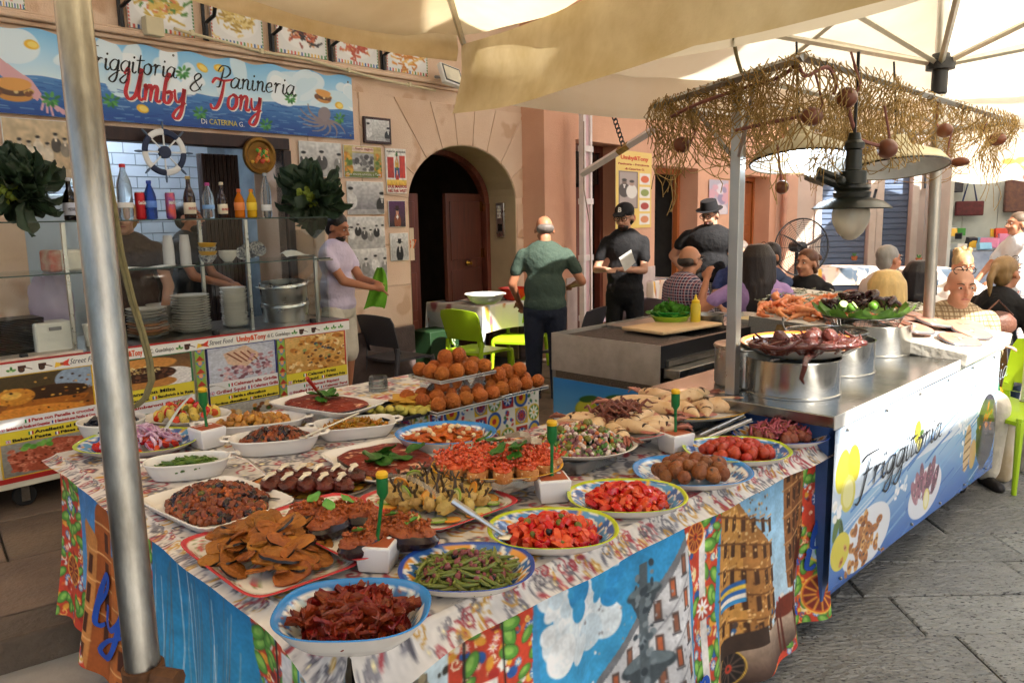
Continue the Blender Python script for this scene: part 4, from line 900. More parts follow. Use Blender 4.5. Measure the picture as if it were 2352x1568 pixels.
for k in range(3):
 px_, y = ((108, .2), (200, .22), (236, .22))[k]; p = fc(px_, y, .9345)
 if k == 0:
  t = thing('white_bin', 'white plastic bin with a handle slot in the glass case', 'bin', p, FC.a); ob('body', G().box(-.1, .1, -.08, .08, 0, .17), m_white, t, bevel=.012); ob('handle_slot', G().box(-.03, .035, -.084, -.0805, .125, .145), M('slot_grey', '#8a8a8c', .6), t, bevel=.004)
 else:
  o = ob('cutlery_cup', lathe_mesh('cutlery_cup', [(0, 0), (.03, 0), (.04, .13), (.036, .13), (.028, .006), (0, .006)], m_white), None, None, p); tag(o, ('white beaker next to the bin in the glass case', 'white beaker standing just left of the plates')[k-1], 'beaker')
for k in range(22):
 o = ob('black_tray', G().box(-.14, .14, -.1, .1, 0, .007), M('black_plastic', '#1d1b1c', .4), None, fc(18, .26, .9345+k*.0092), (0, 0, FC.a+rnd.uniform(-.03, .03)), bevel=.002); tag(o, 'black plastic tray in the pile at the left end of the case', 'tray', 'black tray pile')
o = ob('plastic_bag', G().ell((0, 0, .12), (.13, .09, .19), 22, 16, fn=lambda p: 1+.22*mnoise.noise(p*3)+.1*mnoise.noise(p*9)), M('bag_lilac', '#c9bdd6', .5, var=.12, transl=.2), None, fc(118, .45, 1.05)); tag(o, 'pale lilac plastic bag standing behind the white bin', 'bag')
o = ob('paper_stack', G().box(-.22, .2, -.08, .08, 0, .012), M('menu_paper', '#cdbfb0', .7), None, fc(75, .08, .9345), (0, 0, FC.a+.05)); tag(o, 'pile of menu sheets lying on the cart counter', 'paper')
def fs(px, y, z): return FC.w(FC.px(px, 610, y)[0], y, z)
zs = sh1+.0085
np_ = thing('napkin_pack', 'white napkin pack wrapped in printed plastic on the middle shelf', 'napkins', fs(158, .2, zs), FC.a+.1)
ob('napkins', G().box(-.12, .1, -.07, .07, 0, .12), M('napkin', '#e8e4da', .8, bump=.3, bscale=30), np_, bevel=.015); ob('wrapper', G().box(-.125, -.06, -.074, .074, -.0, .124), M('wrap_red', '#b8402f', .3, col2='#d8c8b8', scale=14), np_, bevel=.015)
cup = lathe_mesh('plastic_cup', [(0, 0), (.026, 0), (.034, .085), (.036, .088), (.033, .088), (.025, .003), (0, .003)], M('cup_white', '#e7e6ea', .35, alpha=.8, var=.03), 20)
for j, px_ in enumerate((390, 428)):
 for k in range(12): tag(ob('plastic_cup', cup, None, None, fs(px_, .2+.05*j, zs+.085+.0)-Vector((0, 0, -.009*k)), (math.pi, 0, 0)), 'white plastic cup upside down in the %s cup stack' % ('left', 'right')[j], 'cup', 'plastic cups %d' % j)
bw = lambda nm, mat: lathe_mesh(nm, [(0, 0), (.025, 0), (.05, .03), (.058, .05), (.055, .05), (.047, .031), (.022, .006), (0, .006)], mat)
m_blue_pat = M('blue_pattern', '#e4e4e2', .3, col2='#1f2c4e', scale=70, detail=1)
by, bb_ = bw('soup_bowl', M('bowl_yellow', '#e2a91e', .3, var=.06)), bw('soup_bowl', m_blue_pat); bwh = bw('soup_bowl', m_china)
for k, (me, lab) in enumerate(((bb_, 'blue patterned bowl at the bottom of the bowl stack'), (by, 'yellow bowl second in the bowl stack'), (bb_, 'blue patterned bowl under the topmost yellow bowl'), (by, 'yellow bowl on top of the bowl stack'))):
 tag(ob('soup_bowl', me, None, None, fs(479, .22, zs+k*.026), (0, .05*(k % 2), 0)), lab, 'bowl')
for k in range(3): tag(ob('soup_bowl', bwh, None, None, fs(525, .2, zs+k*.012)), 'small white bowl in the low stack on the middle shelf', 'bowl', 'white bowls')
for k in range(3): tag(ob('salad_bowl', bb_, None, None, fs(568+k*10, .3, zs+.03+k*.01), (R(60), 0, .4*k)), 'dark patterned bowl leaning on its side on the shelf, %s' % ('left one', 'middle one', 'right one')[k], 'bowl')
P = np.zeros((14, 14, 3))
for i in range(14):
 for j in range(14): u, v = i/13-.5, j/13-.5; P[i, j] = (u*.2, v*.14, .015+.05*max(0, math.sin(3*u+2))*(v+.5)+.008*math.sin(9*v))
tag(ob('paper_napkin', gridmesh('paper_napkin', P, M('napkin', '#e8e4da')), None, None, fs(685, .12, zs), (0, 0, FC.a)), 'crumpled white paper napkin at the right end of the shelf', 'napkin')
P2 = P.copy(); P2[..., 0] *= 2; P2[..., 2] = .002+.004*np.sin(P[..., 0]*60)
tag(ob('paper_liner', gridmesh('paper_liner', P2, M('napkin', '#e8e4da')), None, None, fs(365, .1, zs), (0, 0, FC.a)), 'sheet of white paper under the cup stacks', 'paper')
zb = sh2+.0085
def ft(px, y=.18): return FC.w(FC.px(px, 500, y)[0], y, zb)
def bottle(nm, px, prof, mat, cap, capz, lab, labz, label, cat='bottle', y=.18, ltext=None, tcol=None):
 t = thing(nm, label, cat, ft(px, y), FC.a)
 ob('bottle_body', G().lathe(prof, 24), mat, t); r = prof[-2][0]
 ob('cap', G().lathe([(r+.003, capz), (r+.003, capz+.018), (r, capz+.020), (0, capz+.020)], 16), cap, t)
 if lab:
  rr = lab[1]; l_ = ob('bottle_label', G().lathe([(rr, labz[0]), (rr+.0006, labz[0]+.001), (rr+.0006, labz[1]-.001), (rr, labz[1])], 24), lab[0], t)
  if ltext: text('lettering', ltext, (labz[1]-labz[0])*.35, tcol or m_blk, l_, (-rr*.75, -rr-.004, (labz[0]+labz[1])/2-.01), fit=rr*1.5)
 return t
pet = M('pet_clear', '#dfeaf0', .05, trans=.85, ior=1.2, var=.03); petb = M('pet_blue', '#3a62c8', .08, trans=.7, ior=1.2, var=.05); beer = M('beer_glass', '#2a0f06', .08, var=.1, spec=.6)
dark_beer = M('beer_dark', '#140b0a', .08); orj = M('juice_orange', '#e07a16', .12, trans=.3, var=.05, ior=1.2); yej = M('juice_yellow', '#e8b51c', .12, trans=.3, var=.05, ior=1.2)
capm = lambda c: M('cap_'+c, c, .4, var=.03)
labm = lambda c: M('label_'+c, c, .5, var=.04)
big = [(0, .002), (.035, 0), (.042, .012), (.042, .06), (.039, .075), (.042, .09), (.042, .19), (.036, .225), (.016, .285), (.014, .3), (.014, .315), (0, .315)]
def sc_prof(p, r, h): return [(a*r, b*h) for a, b in p]
bottle('water_bottle', 291, big, pet, capm('#c8202a'), .305, (labm('#e9e6e2'), .0425), (.07, .1), 'tall clear water bottle with red cap on the top shelf')
bottle('water_bottle', 348, sc_prof(big, .85, .7), petb, capm('#23409a'), .212, (labm('#5b86d6'), .0365), (.07, .11), 'blue water bottle with blue cap beside the red can')
bottle('water_bottle', 481, sc_prof(big, .85, .68), pet, capm('#b8408a'), .205, (labm('#7ea8d8'), .0365), (.06, .085), 'small clear water bottle with pink cap')
bottle('water_bottle', 614, sc_prof(big, .8, .9), pet, capm('#a8b0b4'), .275, (labm('#e2e4e6'), .0345), (.045, .085), 'clear water bottle with grey cap at the right end')
bp_ = [(0, .002), (.033, 0), (.036, .01), (.036, .13), (.028, .165), (.014, .20), (.013, .25), (0, .25)]
bottle('beer_bottle', 438, bp_, beer, capm('#b9a26a'), .243, (labm('#e3d9c0'), .0364), (.03, .1), 'large brown beer bottle with round white label', ltext='BIRRA MORETTI', tcol=m_redl)
bottle('beer_bottle', 513, sc_prof(bp_, .86, .86), beer, capm('#c9c0a8'), .21, (labm('#e3d9c0'), .0315), (.028, .09), 'small brown beer bottle right of the pink capped water', ltext='BIRRA MORETTI', tcol=m_redl)
bottle('beer_bottle', 164, sc_prof(bp_, 1, .9), dark_beer, capm('#d8dbe6'), .22, (labm('#c6cde0'), .0364), (.03, .1), 'dark beer bottle with pale diamond label beside the cabbage', ltext='MESSINA', tcol=m_navy)
jp = sc_prof(big, .78, .55)
bottle('juice_bottle', 552, jp, orj, capm('#d8601c'), .168, (labm('#e68a4a'), .0334), (.05, .1), 'small orange soda bottle with orange cap')
bottle('juice_bottle', 580, jp, yej, capm('#e0801c'), .168, (labm('#f0d23a'), .0334), (.05, .1), 'small yellow soda bottle with orange cap')
def can(px, col, col2, s_, label):
 t = thing('drink_can', label, 'can', ft(px), FC.a); ob('can_wall', G().lathe([(0, .003), (.022, .0), (.027, .006), (.0285, .012), (.0285, .15), (.026, .158), (.0, .157)], 24), M('can'+col, col, .3, .3, col2=col2, scale=14), t)
 ob('can_rim', G().lathe([(.024, .158), (.0265, .159), (.0265, .163), (.024, .163)], 24), m_steel, t); text('lettering', s_, .028, m_white, t, (-.022, -.0305, .09), bold=.001, fit=.044)
can(325, '#c01824', '#a8121c', 'Coca-Cola', 'red cola can on the top shelf'); can(394, '#e8641c', '#2c3aa0', 'FANTA', 'orange soda can on the top shelf')
# ================================================================== brush lettering as ribbons
SF = {
 'F': (1.3, [[(.1, 1.75), (.5, 2.0), (1.6, 1.95)], [(.9, 1.95), (.75, 1.0), (.6, 0), (.35, -.5), (.05, -.35)], [(.4, 1.0), (1.2, 1.1)]]),
 'r': (.85, [[(.1, .8), (.3, 1), (.3, 0)], [(.3, .6), (.5, .95), (.75, .95)]]),
 'i': (.45, [[(.1, .8), (.2, .95), (.2, .2), (.4, 0), (.55, .2)], [(.2, 1.3), (.26, 1.48)]]),
 'g': (.95, [[(.8, .85), (.45, 1), (.12, .6), (.25, .1), (.6, .1), (.8, .6), (.8, .95), (.78, -.5), (.5, -1.0), (.15, -.75), (.5, -.3), (1.0, .1)]]),
 't': (.65, [[(.35, 1.7), (.3, .5), (.35, .05), (.65, .15)], [(0, 1.15), (.75, 1.25)]]),
 'T': (1.3, [[(.05, 1.6), (.3, 1.95), (.9, 1.85), (1.6, 2.0)], [(.95, 1.9), (.85, .8), (.6, .05), (.25, -.05), (.1, .25)]]),
 'o': (.85, [[(.5, 1), (.15, .75), (.15, .2), (.5, 0), (.75, .35), (.7, .85), (.45, 1), (.7, .8), (.95, .85)]]),
 'a': (.95, [[(.75, .85), (.45, 1), (.12, .6), (.2, .1), (.5, .05), (.75, .5), (.8, .95), (.75, .2), (.95, 0), (1.1, .15)]]),
 '&': (1.2, [[(1.05, .1), (.5, .9), (.35, 1.4), (.65, 1.75), (.85, 1.4), (.3, .7), (.15, .25), (.45, -.05), (.85, .2), (1.05, .75)]]),
 'P': (1.3, [[(.6, 1.8), (.5, .8), (.4, 0), (.15, -.05)], [(.1, 1.4), (.4, 1.95), (1.0, 1.9), (1.2, 1.4), (.9, .95), (.5, .9)]]),
 'n': (.95, [[(.1, .8), (.25, .95), (.25, 0)], [(.25, .6), (.5, .98), (.7, .8), (.7, .15), (.9, 0), (1.0, .15)]]),
 'e': (.75, [[(.1, .45), (.6, .6), (.5, .95), (.2, .8), (.12, .3), (.4, 0), (.8, .2)]]),
 'U': (1.35, [[(0, 1.5), (.25, 1.9), (.3, 1.2), (.2, .4), (.5, 0), (.9, .3), (1.1, 1.3), (1.15, 1.95), (1.1, .4), (1.3, 0), (1.45, .15)]]),
 'm': (1.35, [[(.1, .8), (.22, .95), (.22, 0)], [(.22, .6), (.45, .98), (.6, .8), (.6, 0)], [(.6, .6), (.85, .98), (1.02, .8), (1.02, .15), (1.2, 0), (1.35, .15)]]),
 'b': (.85, [[(.25, 1.2), (.5, 1.8), (.3, 1.7), (.2, .6), (.25, .1), (.55, 0), (.75, .4), (.6, .75), (.35, .6), (.9, .75)]]),
 'y': (.95, [[(.1, .9), (.2, .3), (.45, .1), (.75, .5), (.8, .98), (.75, -.4), (.5, -.95), (.15, -.8), (.4, -.35), (1.0, .1)]]),
 'S': (1.2, [[(1.1, 1.6), (.75, 1.95), (.35, 1.6), (.55, 1.1), (.85, .6), (.6, .05), (.15, .1), (.05, .45)]]),
 'c': (.75, [[(.7, .8), (.4, 1), (.12, .6), (.2, .1), (.5, 0), (.8, .2)]]),
 'l': (.5, [[(.1, .5), (.45, 1.5), (.3, 1.9), (.15, 1.2), (.2, .2), (.4, 0), (.6, .15)]]),
 'd': (.95, [[(.7, .85), (.4, 1), (.12, .55), (.25, .05), (.55, .1), (.75, .6), (.8, 1.8), (.75, .2), (1.0, 0)]]),
 ' ': (.6, [])}
def crom(p, k=5):
 q = [p[0]]+list(p)+[p[-1]]; out = []
 for i in range(1, len(q)-2):
  for j in range(k):
   t = j/k; a, b, c, d = q[i-1], q[i], q[i+1], q[i+2]
   out.append(tuple(.5*((2*b[m])+(-a[m]+c[m])*t+(2*a[m]-5*b[m]+4*c[m]-d[m])*t*t+(-a[m]+3*b[m]-3*c[m]+d[m])*t**3) for m in (0, 1)))
 out.append(tuple(p[-1])); return out
def brush(name, s, wdt, height, mat, parent, fn, stroke=.09, slant=.2, dy=0.):
 adv = 0; strokes = []
 for ch in s:
  w_, st = SF[ch]
  for p in st: strokes.append([(adv+x+slant*z, z) for x, z in p])
  adv += w_
 kx = wdt/max(.01, adv); g = G()
 for p in strokes:
  c = crom(p); n = len(c); pts = [Vector((x*kx, z*height, 0)) for x, z in c]; vs = []; fs = []
  for i in range(n):
   d = pts[min(i+1, n-1)]-pts[max(0, i-1)]; d = d.normalized() if d.length > 1e-9 else Vector((1, 0, 0))
   t = i/(n-1); w2 = stroke*height*(.55+.45*abs(d.y))*(.45+.55*math.sin(math.pi*min(1, max(0, t*.9+.05))))
   nn = Vector((-d.y, d.x, 0))
   for sg in (-1, 1): q_ = pts[i]+nn*(w2*sg); vs.append(fn(q_.x, q_.y))
  fs = [(2*i, 2*i+1, 2*i+3, 2*i+2) for i in range(n-1)]; g.add(vs, fs)
 return ob(name, g, mat, parent, smooth=False)
m_bl = M('letter_blue', '#1f4fae', .6)
def onskirt(x, z, o=.06): d = min(1, max(0, (TZ-z)/.72)); return (x, .025-(.028+.036*d*(math.sin(x*11+.6)+.5*math.sin(x*25.3+1.2+d*1.5))+.05*d*d)-.004, z)
brush('lettering', 'S', .12, .085, m_bl, cl1, lambda x, z: onskirt(1.93+x, .18+z), .16)
brush('lettering', 'i', .05, .08, m_bl, cl1, lambda x, z: onskirt(2.10+x, .28+z), .16); brush('lettering', 'l', .07, .07, m_bl, cl1, lambda x, z: onskirt(2.12+x, .36+z), .16)
brush('lettering', 'n', .1, .08, m_bl, cl1, lambda x, z: onskirt(1.29+x, .10+z), .16)
def onleft(y, z): d = min(1, max(0, (TZ-z)/.66)); return (.125-(.018+.03*d*(math.sin(y*12+1)+.5*math.sin(y*27+d))+.06*d*d)-.006, y, z)
brush('lettering', 'ly', .22, .1, m_bl, cl2, lambda x, z: onleft(1.62-x, .27+z), .16)
# ================================================================== right counter
m_steel_t = M('steel_top', '#9c9c99', .22, 1., col2='#7f7f7c', scale=12)
rc = thing('steel_counter', 'steel topped counter with a glossy sea and lemon banner', 'counter', FR.o, FR.a)
RL = 2.30; RD = .80; RT = .9
ob('counter_top', G().box(-.01, RL, -.012, RD, RT-.045, RT), m_steel_t, rc, bevel=.004)
ob('edge_strip', G().box(-.012, RL, -.0165, -.0125, RT-.05, RT+.002), M('alu_edge', '#e3e3e0', .35, .5, var=.03), rc)
ob('body', G().box(.05, RL-.05, .03, RD-.04, .14, RT-.046), M('counter_blue', '#41619c', .5), rc)
for x in (.12, RL-.45): ob('foot', G().box(x, x+.35, .12, .45, 0, .139), m_black, rc, bevel=.01)
W_, H_ = 460, 150
cv = Cv(W_, H_, '#cfe0f0'); cv.grad(0, 0, W_, 75, '#bcd2ea', '#dce9f4'); cv.grad(0, 75, W_, H_, '#9cc4e4', '#2f63b4')
cv.blobs(40, 0, 5, W_, 60, 8, 22, ('#dfeaf5', '#cfdff0', '#eaf1f8'), 3, .4)
q = random.Random(2)
for _ in range(70):
 x, y = q.uniform(0, W_), q.uniform(66, H_); cv.line([(x, y), (x+30, y-9), (x+70, y-18)], q.uniform(.8, 3), q.choice(('#e6f0f8', '#4f86cc', '#2c5eb0', '#7fb2de', '#3a72c0')), .7)
for (a, b) in ((150, 95), (330, 70), (345, 95), (200, 105)):
 cv.blobs(24, a-16, b-8, a+16, b+8, 1, 4, ('#ffffff', '#dcebf6'), a)
cv.ell(18, 42, 13, 20, '#c9c23a', .2); cv.ell(40, 40, 12, 18, '#bfb630', -.2); cv.ell(30, 66, 14, 17, '#d9d060'); cv.ell(30, 66, 10, 13, '#e9e59a'); cv.ell(10, 92, 5, 14, '#5d7a3a', .3); cv.ell(20, 100, 4, 14, '#48632c', -.2); cv.blobs(8, 4, 70, 18, 84, 3, 5, ('#ffffff', '#f4f2e6'), 5)
cv.ell(188, 45, 9, 12, '#c9c23a'); cv.ell(196, 58, 7, 9, '#dcd680'); cv.ell(200, 48, 6, 3, '#4f6e34')
cv.ell(75, 122, 52, 30, '#e6e9ee', -.1); cv.ell(20, 118, 18, 18, '#ded04a')
for _ in range(60): x, y, r = q.gauss(68, 18), q.gauss(124, 12), q.uniform(4, 8); cv.ell(x, y, r, r*.6, q.choice(('#c98a44', '#b87430', '#dba65e', '#a4622a')), q.uniform(0, 3)); cv.ell(x, y, r*.45, r*.25, '#8a5426')
cv.blobs(10, 60, 96, 72, 112, 2, 4, ('#b87430', '#8a4c20'), 8)
cv.ell(222, 118, 48, 26, '#e2e6ee', -.12)
for k in range(7): x = 190+k*10; cv.ell(x, 112-k % 3*6, 7, 17, q.choice(('#8a5a6c', '#a3707e', '#6f4356')), .2*(k-3)); cv.blobs(8, x-5, 96, x+5, 126, 1, 2, ('#caa3a8', '#5a3346'), k)
cv.ell(226, 128, 9, 12, '#e9dc8a'); cv.ell(226, 128, 6, 9, '#f4efc4')
cv.ell(350, 100, 12, 28, '#d8b88a', .1); cv.ell(372, 112, 12, 18, '#c9a070')
for k in range(5): cv.line([(340, 84+k*10), (360, 80+k*10)], 2, '#7a4a28')
cv.ell(420, 92, 40, 44, '#33343f')
for _ in range(50): x, y = q.gauss(420, 17), q.gauss(92, 18); cv.ell(x, y, 7, 3.5, q.choice(('#22242e', '#3c3f4c', '#c9782e', '#14161c')), q.uniform(0, 3))
bn = sheet('banner', cv, lambda U, V: (.02+(RL-.05)*U, -.006-.004*np.sin(U*9)*np.sin(V*4), .15+.055*(1-U)+(RT-.06-.15-.055*(1-U))*V), M('banner_vinyl', attr=True, rough=.12, coat=2.), rc)
m_ink = M('letter_ink', '#22252c', .4); m_gold = M('letter_gold', '#cdbf8a', .5); m_ink2 = M('letter_grey', '#8d98a6', .5)
onb = lambda x0, z0, sl: (lambda x, z: (x0+x, -.0145, z0+z+sl*x))
brush('lettering', 'Friggitoria', 1.02, .072, m_ink, bn, onb(.22, .53, .03), .11); brush('lettering', 'Panineria', .9, .06, m_ink2, bn, onb(1.5, .66, .02), .07); brush('lettering', 'da Umby & Tony', .9, .035, m_gold, bn, onb(.85, .74, .02), .08)
for k in range(7):
 x = .12+k*.4
 for z in (.18+.05*(1-x/RL), RT-.075): ob('stud', G().ell((x, -.012, z), .007, 8, 6), m_steel_d, rc)
def shield(x, y, r, h, label, a0=R(122), a1=R(440), dz=0):
 t = thing('steel_shield', label, 'wind shield', FR.w(x, y, RT+.0015+dz), FR.a); n = 48; vs = []; fs = []
 for i in range(n+1):
  a = a0+(a1-a0)*i/n
  for rr, z in ((r+.006, 0), (r+.006, .006), (r, .009), (r, h-.006), (r+.003, h), (r-.003, h), (r-.003, .009)): vs.append((rr*math.cos(a), rr*math.sin(a), z))
 for i in range(n):
  for j in range(6): fs.append((i*7+j, (i+1)*7+j, (i+1)*7+j+1, i*7+j+1))
 ob('steel_wall', G().add(vs, fs), M('steel_bright', '#c4c2bc', .2, 1., col2='#aaa8a2', scale=5, bump=.03, bscale=18), t); return t
shield(.30, .30, .19, .15, 'wide steel wind shield under the octopus plate'); shield(.84, .36, .185, .15, 'steel wind shield behind the octopus plate'); shield(1.46, .42, .20, .155, 'farthest steel wind shield beside the swordfish')
lp_ = thing('lidded_pot', 'stainless lidded pot with riveted handle behind the net post', 'pot', onz(1712, 880, RT+.001), FR.a)
lp_.scale = (.85, .85, 1)
ob('pot_wall', G().lathe([(0, .002), (.15, 0), (.158, .01), (.158, .16), (.165, .165), (.165, .17), (0, .168)], 40), m_steel, lp_); ob('lid', G().lathe([(.167, .171), (.160, .178), (.08, .186), (.075, .190), (0, .192)], 40), m_steel_d, lp_)
h_ = ob('handle', G().tube([(-.04, -.155, .12), (-.04, -.2, .13), (.04, -.2, .13), (.04, -.155, .12)], .007), m_steel, lp_)
for s_ in (-1, 1): ob('rivet', G().ell((s_*.04, -.16, .115), .009, 8, 6), m_steel, h_)
def dish_mesh(name, rx, ry, h, fnc, rough=.2, n=96, prof=None, sq=0., scal=0.):
 pr = prof or [(0, .012), (.35, .012), (.62, .014), (.70, .03), (.80, .40), (.90, .72), (.97, .95), (1.0, 1.0), (1.015, .98), (1.0, .90), (.9, .55), (.75, .12), (.62, 0), (0, 0)]
 fine = []
 for (a, b), (c, d) in zip(pr[:-1], pr[1:]):
  k = 4 if abs(c-a) > .06 else 2
  for i in range(k): fine.append((a+(c-a)*i/k, b+(d-b)*i/k))
 fine.append(pr[-1]); top = max(range(len(fine)), key=lambda i: fine[i][0]); P = np.zeros((len(fine), n, 3)); C = np.zeros((len(fine), n, 3))
 for j, (r, z) in enumerate(fine):
  for i in range(n):
   t = 2*math.pi*i/n; ct, st = math.cos(t), math.sin(t)
   if sq: k = (abs(ct)**sq+abs(st)**sq)**(-1/sq)
   else: k = 1
   ed = 1+scal*math.sin(t*scal_n)*max(0, (r-.85)/.15) if scal else 1
   P[j, i] = (rx*r*k*ct*ed, ry*r*k*st*ed, h*z); C[j, i] = srgb(fnc(t, r) if j <= top else '#dedbd6')
 return gridmesh(name, P, M('glaze', attr=True, rough=rough, coat=.3), C, wrapu=True)
scal_n = 40
def f_orange(t, s):
 if s > .93: return '#c9762f'
 if .42 < s < .8: return ('#d8ab3c', '#e9e2cf', '#7fa3bd', '#e9e2cf')[int(t*16) % 4]
 return '#e6dfce'
pl = FR.w(.37, .30, RT+.155)
od = ob('serving_plate', dish_mesh('serving_plate', .245, .245, .05, f_orange), None, None, pl, (R(1), R(-1), 0)); tag(od, 'round plate with orange rim carrying the cooked octopuses', 'plate')
m_oct = M('octopus_skin', '#6b352c', .25, col2='#431c1a', scale=14, bump=.35, bscale=70, coat=.3); m_suck = M('suckers', '#a8776c', .4, var=.2)
def octopus(p, label, seed, s=1., rz=0, group=None):
 q = random.Random(seed); t = thing('octopus', label, 'octopus', p, rz, group)
 g = G(); g.ell((.012*s, 0, .043*s), (.024*s, .025*s, .033*s), 16, 12, rotm(0, .5, seed), fn=lambda v: 1+.08*mnoise.noise(v*2.2+Vector((seed, 0, 0)))); g.ell((0, 0, .024*s), (.03*s, .03*s, .03*s), 12, 8)
 b = ob('mantle', g, m_oct, t); gs = G()
 for k in range(8):
  a = k*math.pi/4+q.uniform(-.2, .2); L = q.uniform(.05, .066)*s; pts = []; rr = []
  for i in range(15):
   u = i/14; rad = L*min(1, u*1.8)-.0; ang = a+.9*max(0, u-.45)**1.2*q.choice((3.2, 3.4)); cur = max(0, u-.55)
   r_ = .025*s+rad*(1-.35*cur); z = .012*s+.022*s*math.sin(min(1, u*1.3)*math.pi*.8)+.05*cur*cur*s*3
   pts.append((r_*math.cos(ang), r_*math.sin(ang), max(.006, z))); rr.append(s*(.0125*(1-u)**.8+.0025))
  ob('tentacle', G().tube(pts, rr, 8), m_oct, t)
  for i in range(3, 13, 1):
   x, y, z = pts[i]; gs.ell((x*.985, y*.985, z-rr[i]*.4), rr[i]*.45, 6, 4)
 ob('suckers', gs, m_suck, t); return t
for k, (px, py, s_, lb) in enumerate(((1785, 802, 1.3, 'cooked octopus at the left of the orange rimmed plate'), (1858, 803, 1.3, 'cooked octopus in the middle front of the orange rimmed plate'), (1880, 790, 1.2, 'cooked octopus half hidden at the back of the plate'), (1910, 798, 1.35, 'cooked octopus at the right of the orange rimmed plate'))):
 octopus(onz(px, py, RT+.205)+Vector((0, 0, -.02)), lb, k+3, s_, k*1.3)
pts = [onz(1868, 815, 1.09), onz(1858, 818, 1.095), onz(1850, 828, 1.10), onz(1844, 840, 1.085)+Vector((0, -.02, 0)), onz(1838, 868, 1.04)+Vector((0, -.01, 0)), onz(1846, 880, 1.02)]
tag(ob('hanging_octopus', G().tube(pts, [.014, .013, .012, .010, .008, .004], 10), m_oct), 'single octopus arm hanging over the front rim of the plate', 'octopus arm')
m_wire = M('wire', '#7c7a76', .3, 1., var=.1)
def basket(p, r, h, label, rz=0):
 t = thing('fry_basket', label, 'basket', p, rz); g = G(); n = 36
 for j in range(7): z = h*j/6; g.tube([(r*math.cos(i*2*math.pi/n)*(.86+.14*j/6), r*math.sin(i*2*math.pi/n)*(.86+.14*j/6), z) for i in range(n+1)], .0012, 4, False)
 for i in range(60): a = i*2*math.pi/60; g.tube([(r*.86*math.cos(a), r*.86*math.sin(a), 0), (r*math.cos(a+.05), r*math.sin(a+.05), h)], .0010, 4, False)
 ob('wire_mesh', g, m_wire, t); ob('rim', G().tube([(r*math.cos(i*2*math.pi/n), r*math.sin(i*2*math.pi/n), h) for i in range(n+1)], .0045, 6, False), m_wire, t)
 for s_ in (-1, 1): ob('handle', G().tube([(-r-.0, s_*.035, h), (-r-.015, s_*.035, h+.03), (-r-.012, s_*.035, h+.055), (-r-.012, 0, h+.062), (-r-.012, -s_*.035, h+.055)], .004, 6), m_wire, t)
 return t
basket(FR.w(.90, .42, RT+.125), .185, .05, 'empty round wire fry basket behind the octopus plate', R(-15)); bk = basket(FR.w(1.44, .46, RT+.135), .20, .06, 'wire fry basket heaped with octopus arms on lettuce', R(200))
q = random.Random(5); m_let = M('lettuce', '#4a7a24', .45, col2='#6f9a3c', scale=20, transl=.25); m_octd = M('octopus_dark', '#3d1a19', .25, col2='#26100f', scale=20, bump=.3, bscale=80, coat=.4)
bc = FR.w(1.44, .46, RT+.2)
def leafmesh(L, W, seed, curl_=.3, n=9):
 P = np.zeros((n, n, 3)); q = random.Random(seed)
 for i in range(n):
  for j in range(n):
   u = i/(n-1); v = j/(n-1)*2-1; wd = W*math.sin(math.pi*(.08+.9*u))**.7; P[i, j] = (L*u, wd*v*.5, curl_*L*(.6*u*u-.3*u)+.08*L*abs(v)+.05*L*math.sin(u*9+v*5+seed)*abs(v))
 return P
for k in range(12):
 a = k*math.pi/6; o = ob('lettuce_leaf', gridmesh('lettuce_leaf', leafmesh(.13, .12, k, 1.1), m_let), None, None, bc+Vector((.13*math.cos(a), .13*math.sin(a), -.012)), (R(-8), R(-6), a+R(10))); tag(o, 'green lettuce leaf lining the octopus basket', 'lettuce leaf', 'lettuce under the octopus')
for k in range(26):
 a, rr = q.uniform(0, 6.28), .17*q.random()**.6; c = bc+Vector((rr*math.cos(a), rr*math.sin(a), .02+.10*(1-rr/.2)*q.uniform(.5, 1.))); b0 = q.uniform(0, 6.28); cr = q.uniform(.02, .045); pts = []; rs = []; f = q.choice((1, -1))
 for i in range(12): u = i/11; an = b0+f*u*q.uniform(4.2, 4.4); r_ = cr*(1.4-u); pts.append(c+Vector((r_*math.cos(an), r_*math.sin(an), .03*math.sin(u*4)))); rs.append(.013*(1-u)+.003)
 tag(ob('octopus_piece', G().tube(pts, rs, 8), m_octd), 'dark curled octopus arm heaped in the wire basket', 'octopus arm', 'octopus arms in the basket')
for k, (px, py) in enumerate(((1935, 703), (1955, 706), (2005, 703))):
 c = onz(px, py, RT+.3)
 t = thing('lime_wedge', 'green lime piece on the octopus heap, %s' % ('leftmost', 'middle one', 'rightmost')[k], 'lime', c, k*1.1, rot=(R(50), 0, k))
 ob('peel', G().ell((0, 0, 0), (.022, .022, .02), 14, 10), M('lime_peel', '#5c8a28', .35), t); ob('flesh', G().lathe([(0, .021), (.019, .0205)], 14), M('lime_flesh', '#c3d27a', .35), t)
m_foam = M('foam_box', '#d9d5cc', .8, var=.08, bump=.2, bscale=120); m_crate = M('crate_wood', '#a37a4a', .7, var=.2, scale=9)
def tilted(name, label, cat, cpx, z, lx, ly, tilt, rz=0):
 return thing(name, label, cat, cpx, rot=(tilt, 0, FR.a+rz))
SB = thing('foam_tray', 'grey net covered tray of shrimps tilted towards the street', 'tray', FR.w(2.25, .98, .93), rot=(R(5), R(-3), FR.a+R(8)))
ob('tray_base', G().box(-.42, .55, -.40, .38, -.0, .05), m_foam, SB, bevel=.006); ob('net_cover', G().box(-.425, .555, -.405, -.4005, -.06, .052), M('grey_net', '#8f8b84', .8, col2='#6b675f', scale=160), SB); ob('net_cover', G().box(-.4255, -.4205, -.40, .38, -.06, .052), M('grey_net', '#8f8b84'), SB)
st_ = thing('crate_stand', 'wooden crate holding up the fish trays', 'crate', FR.w(2.3, .95, 0), FR.a)
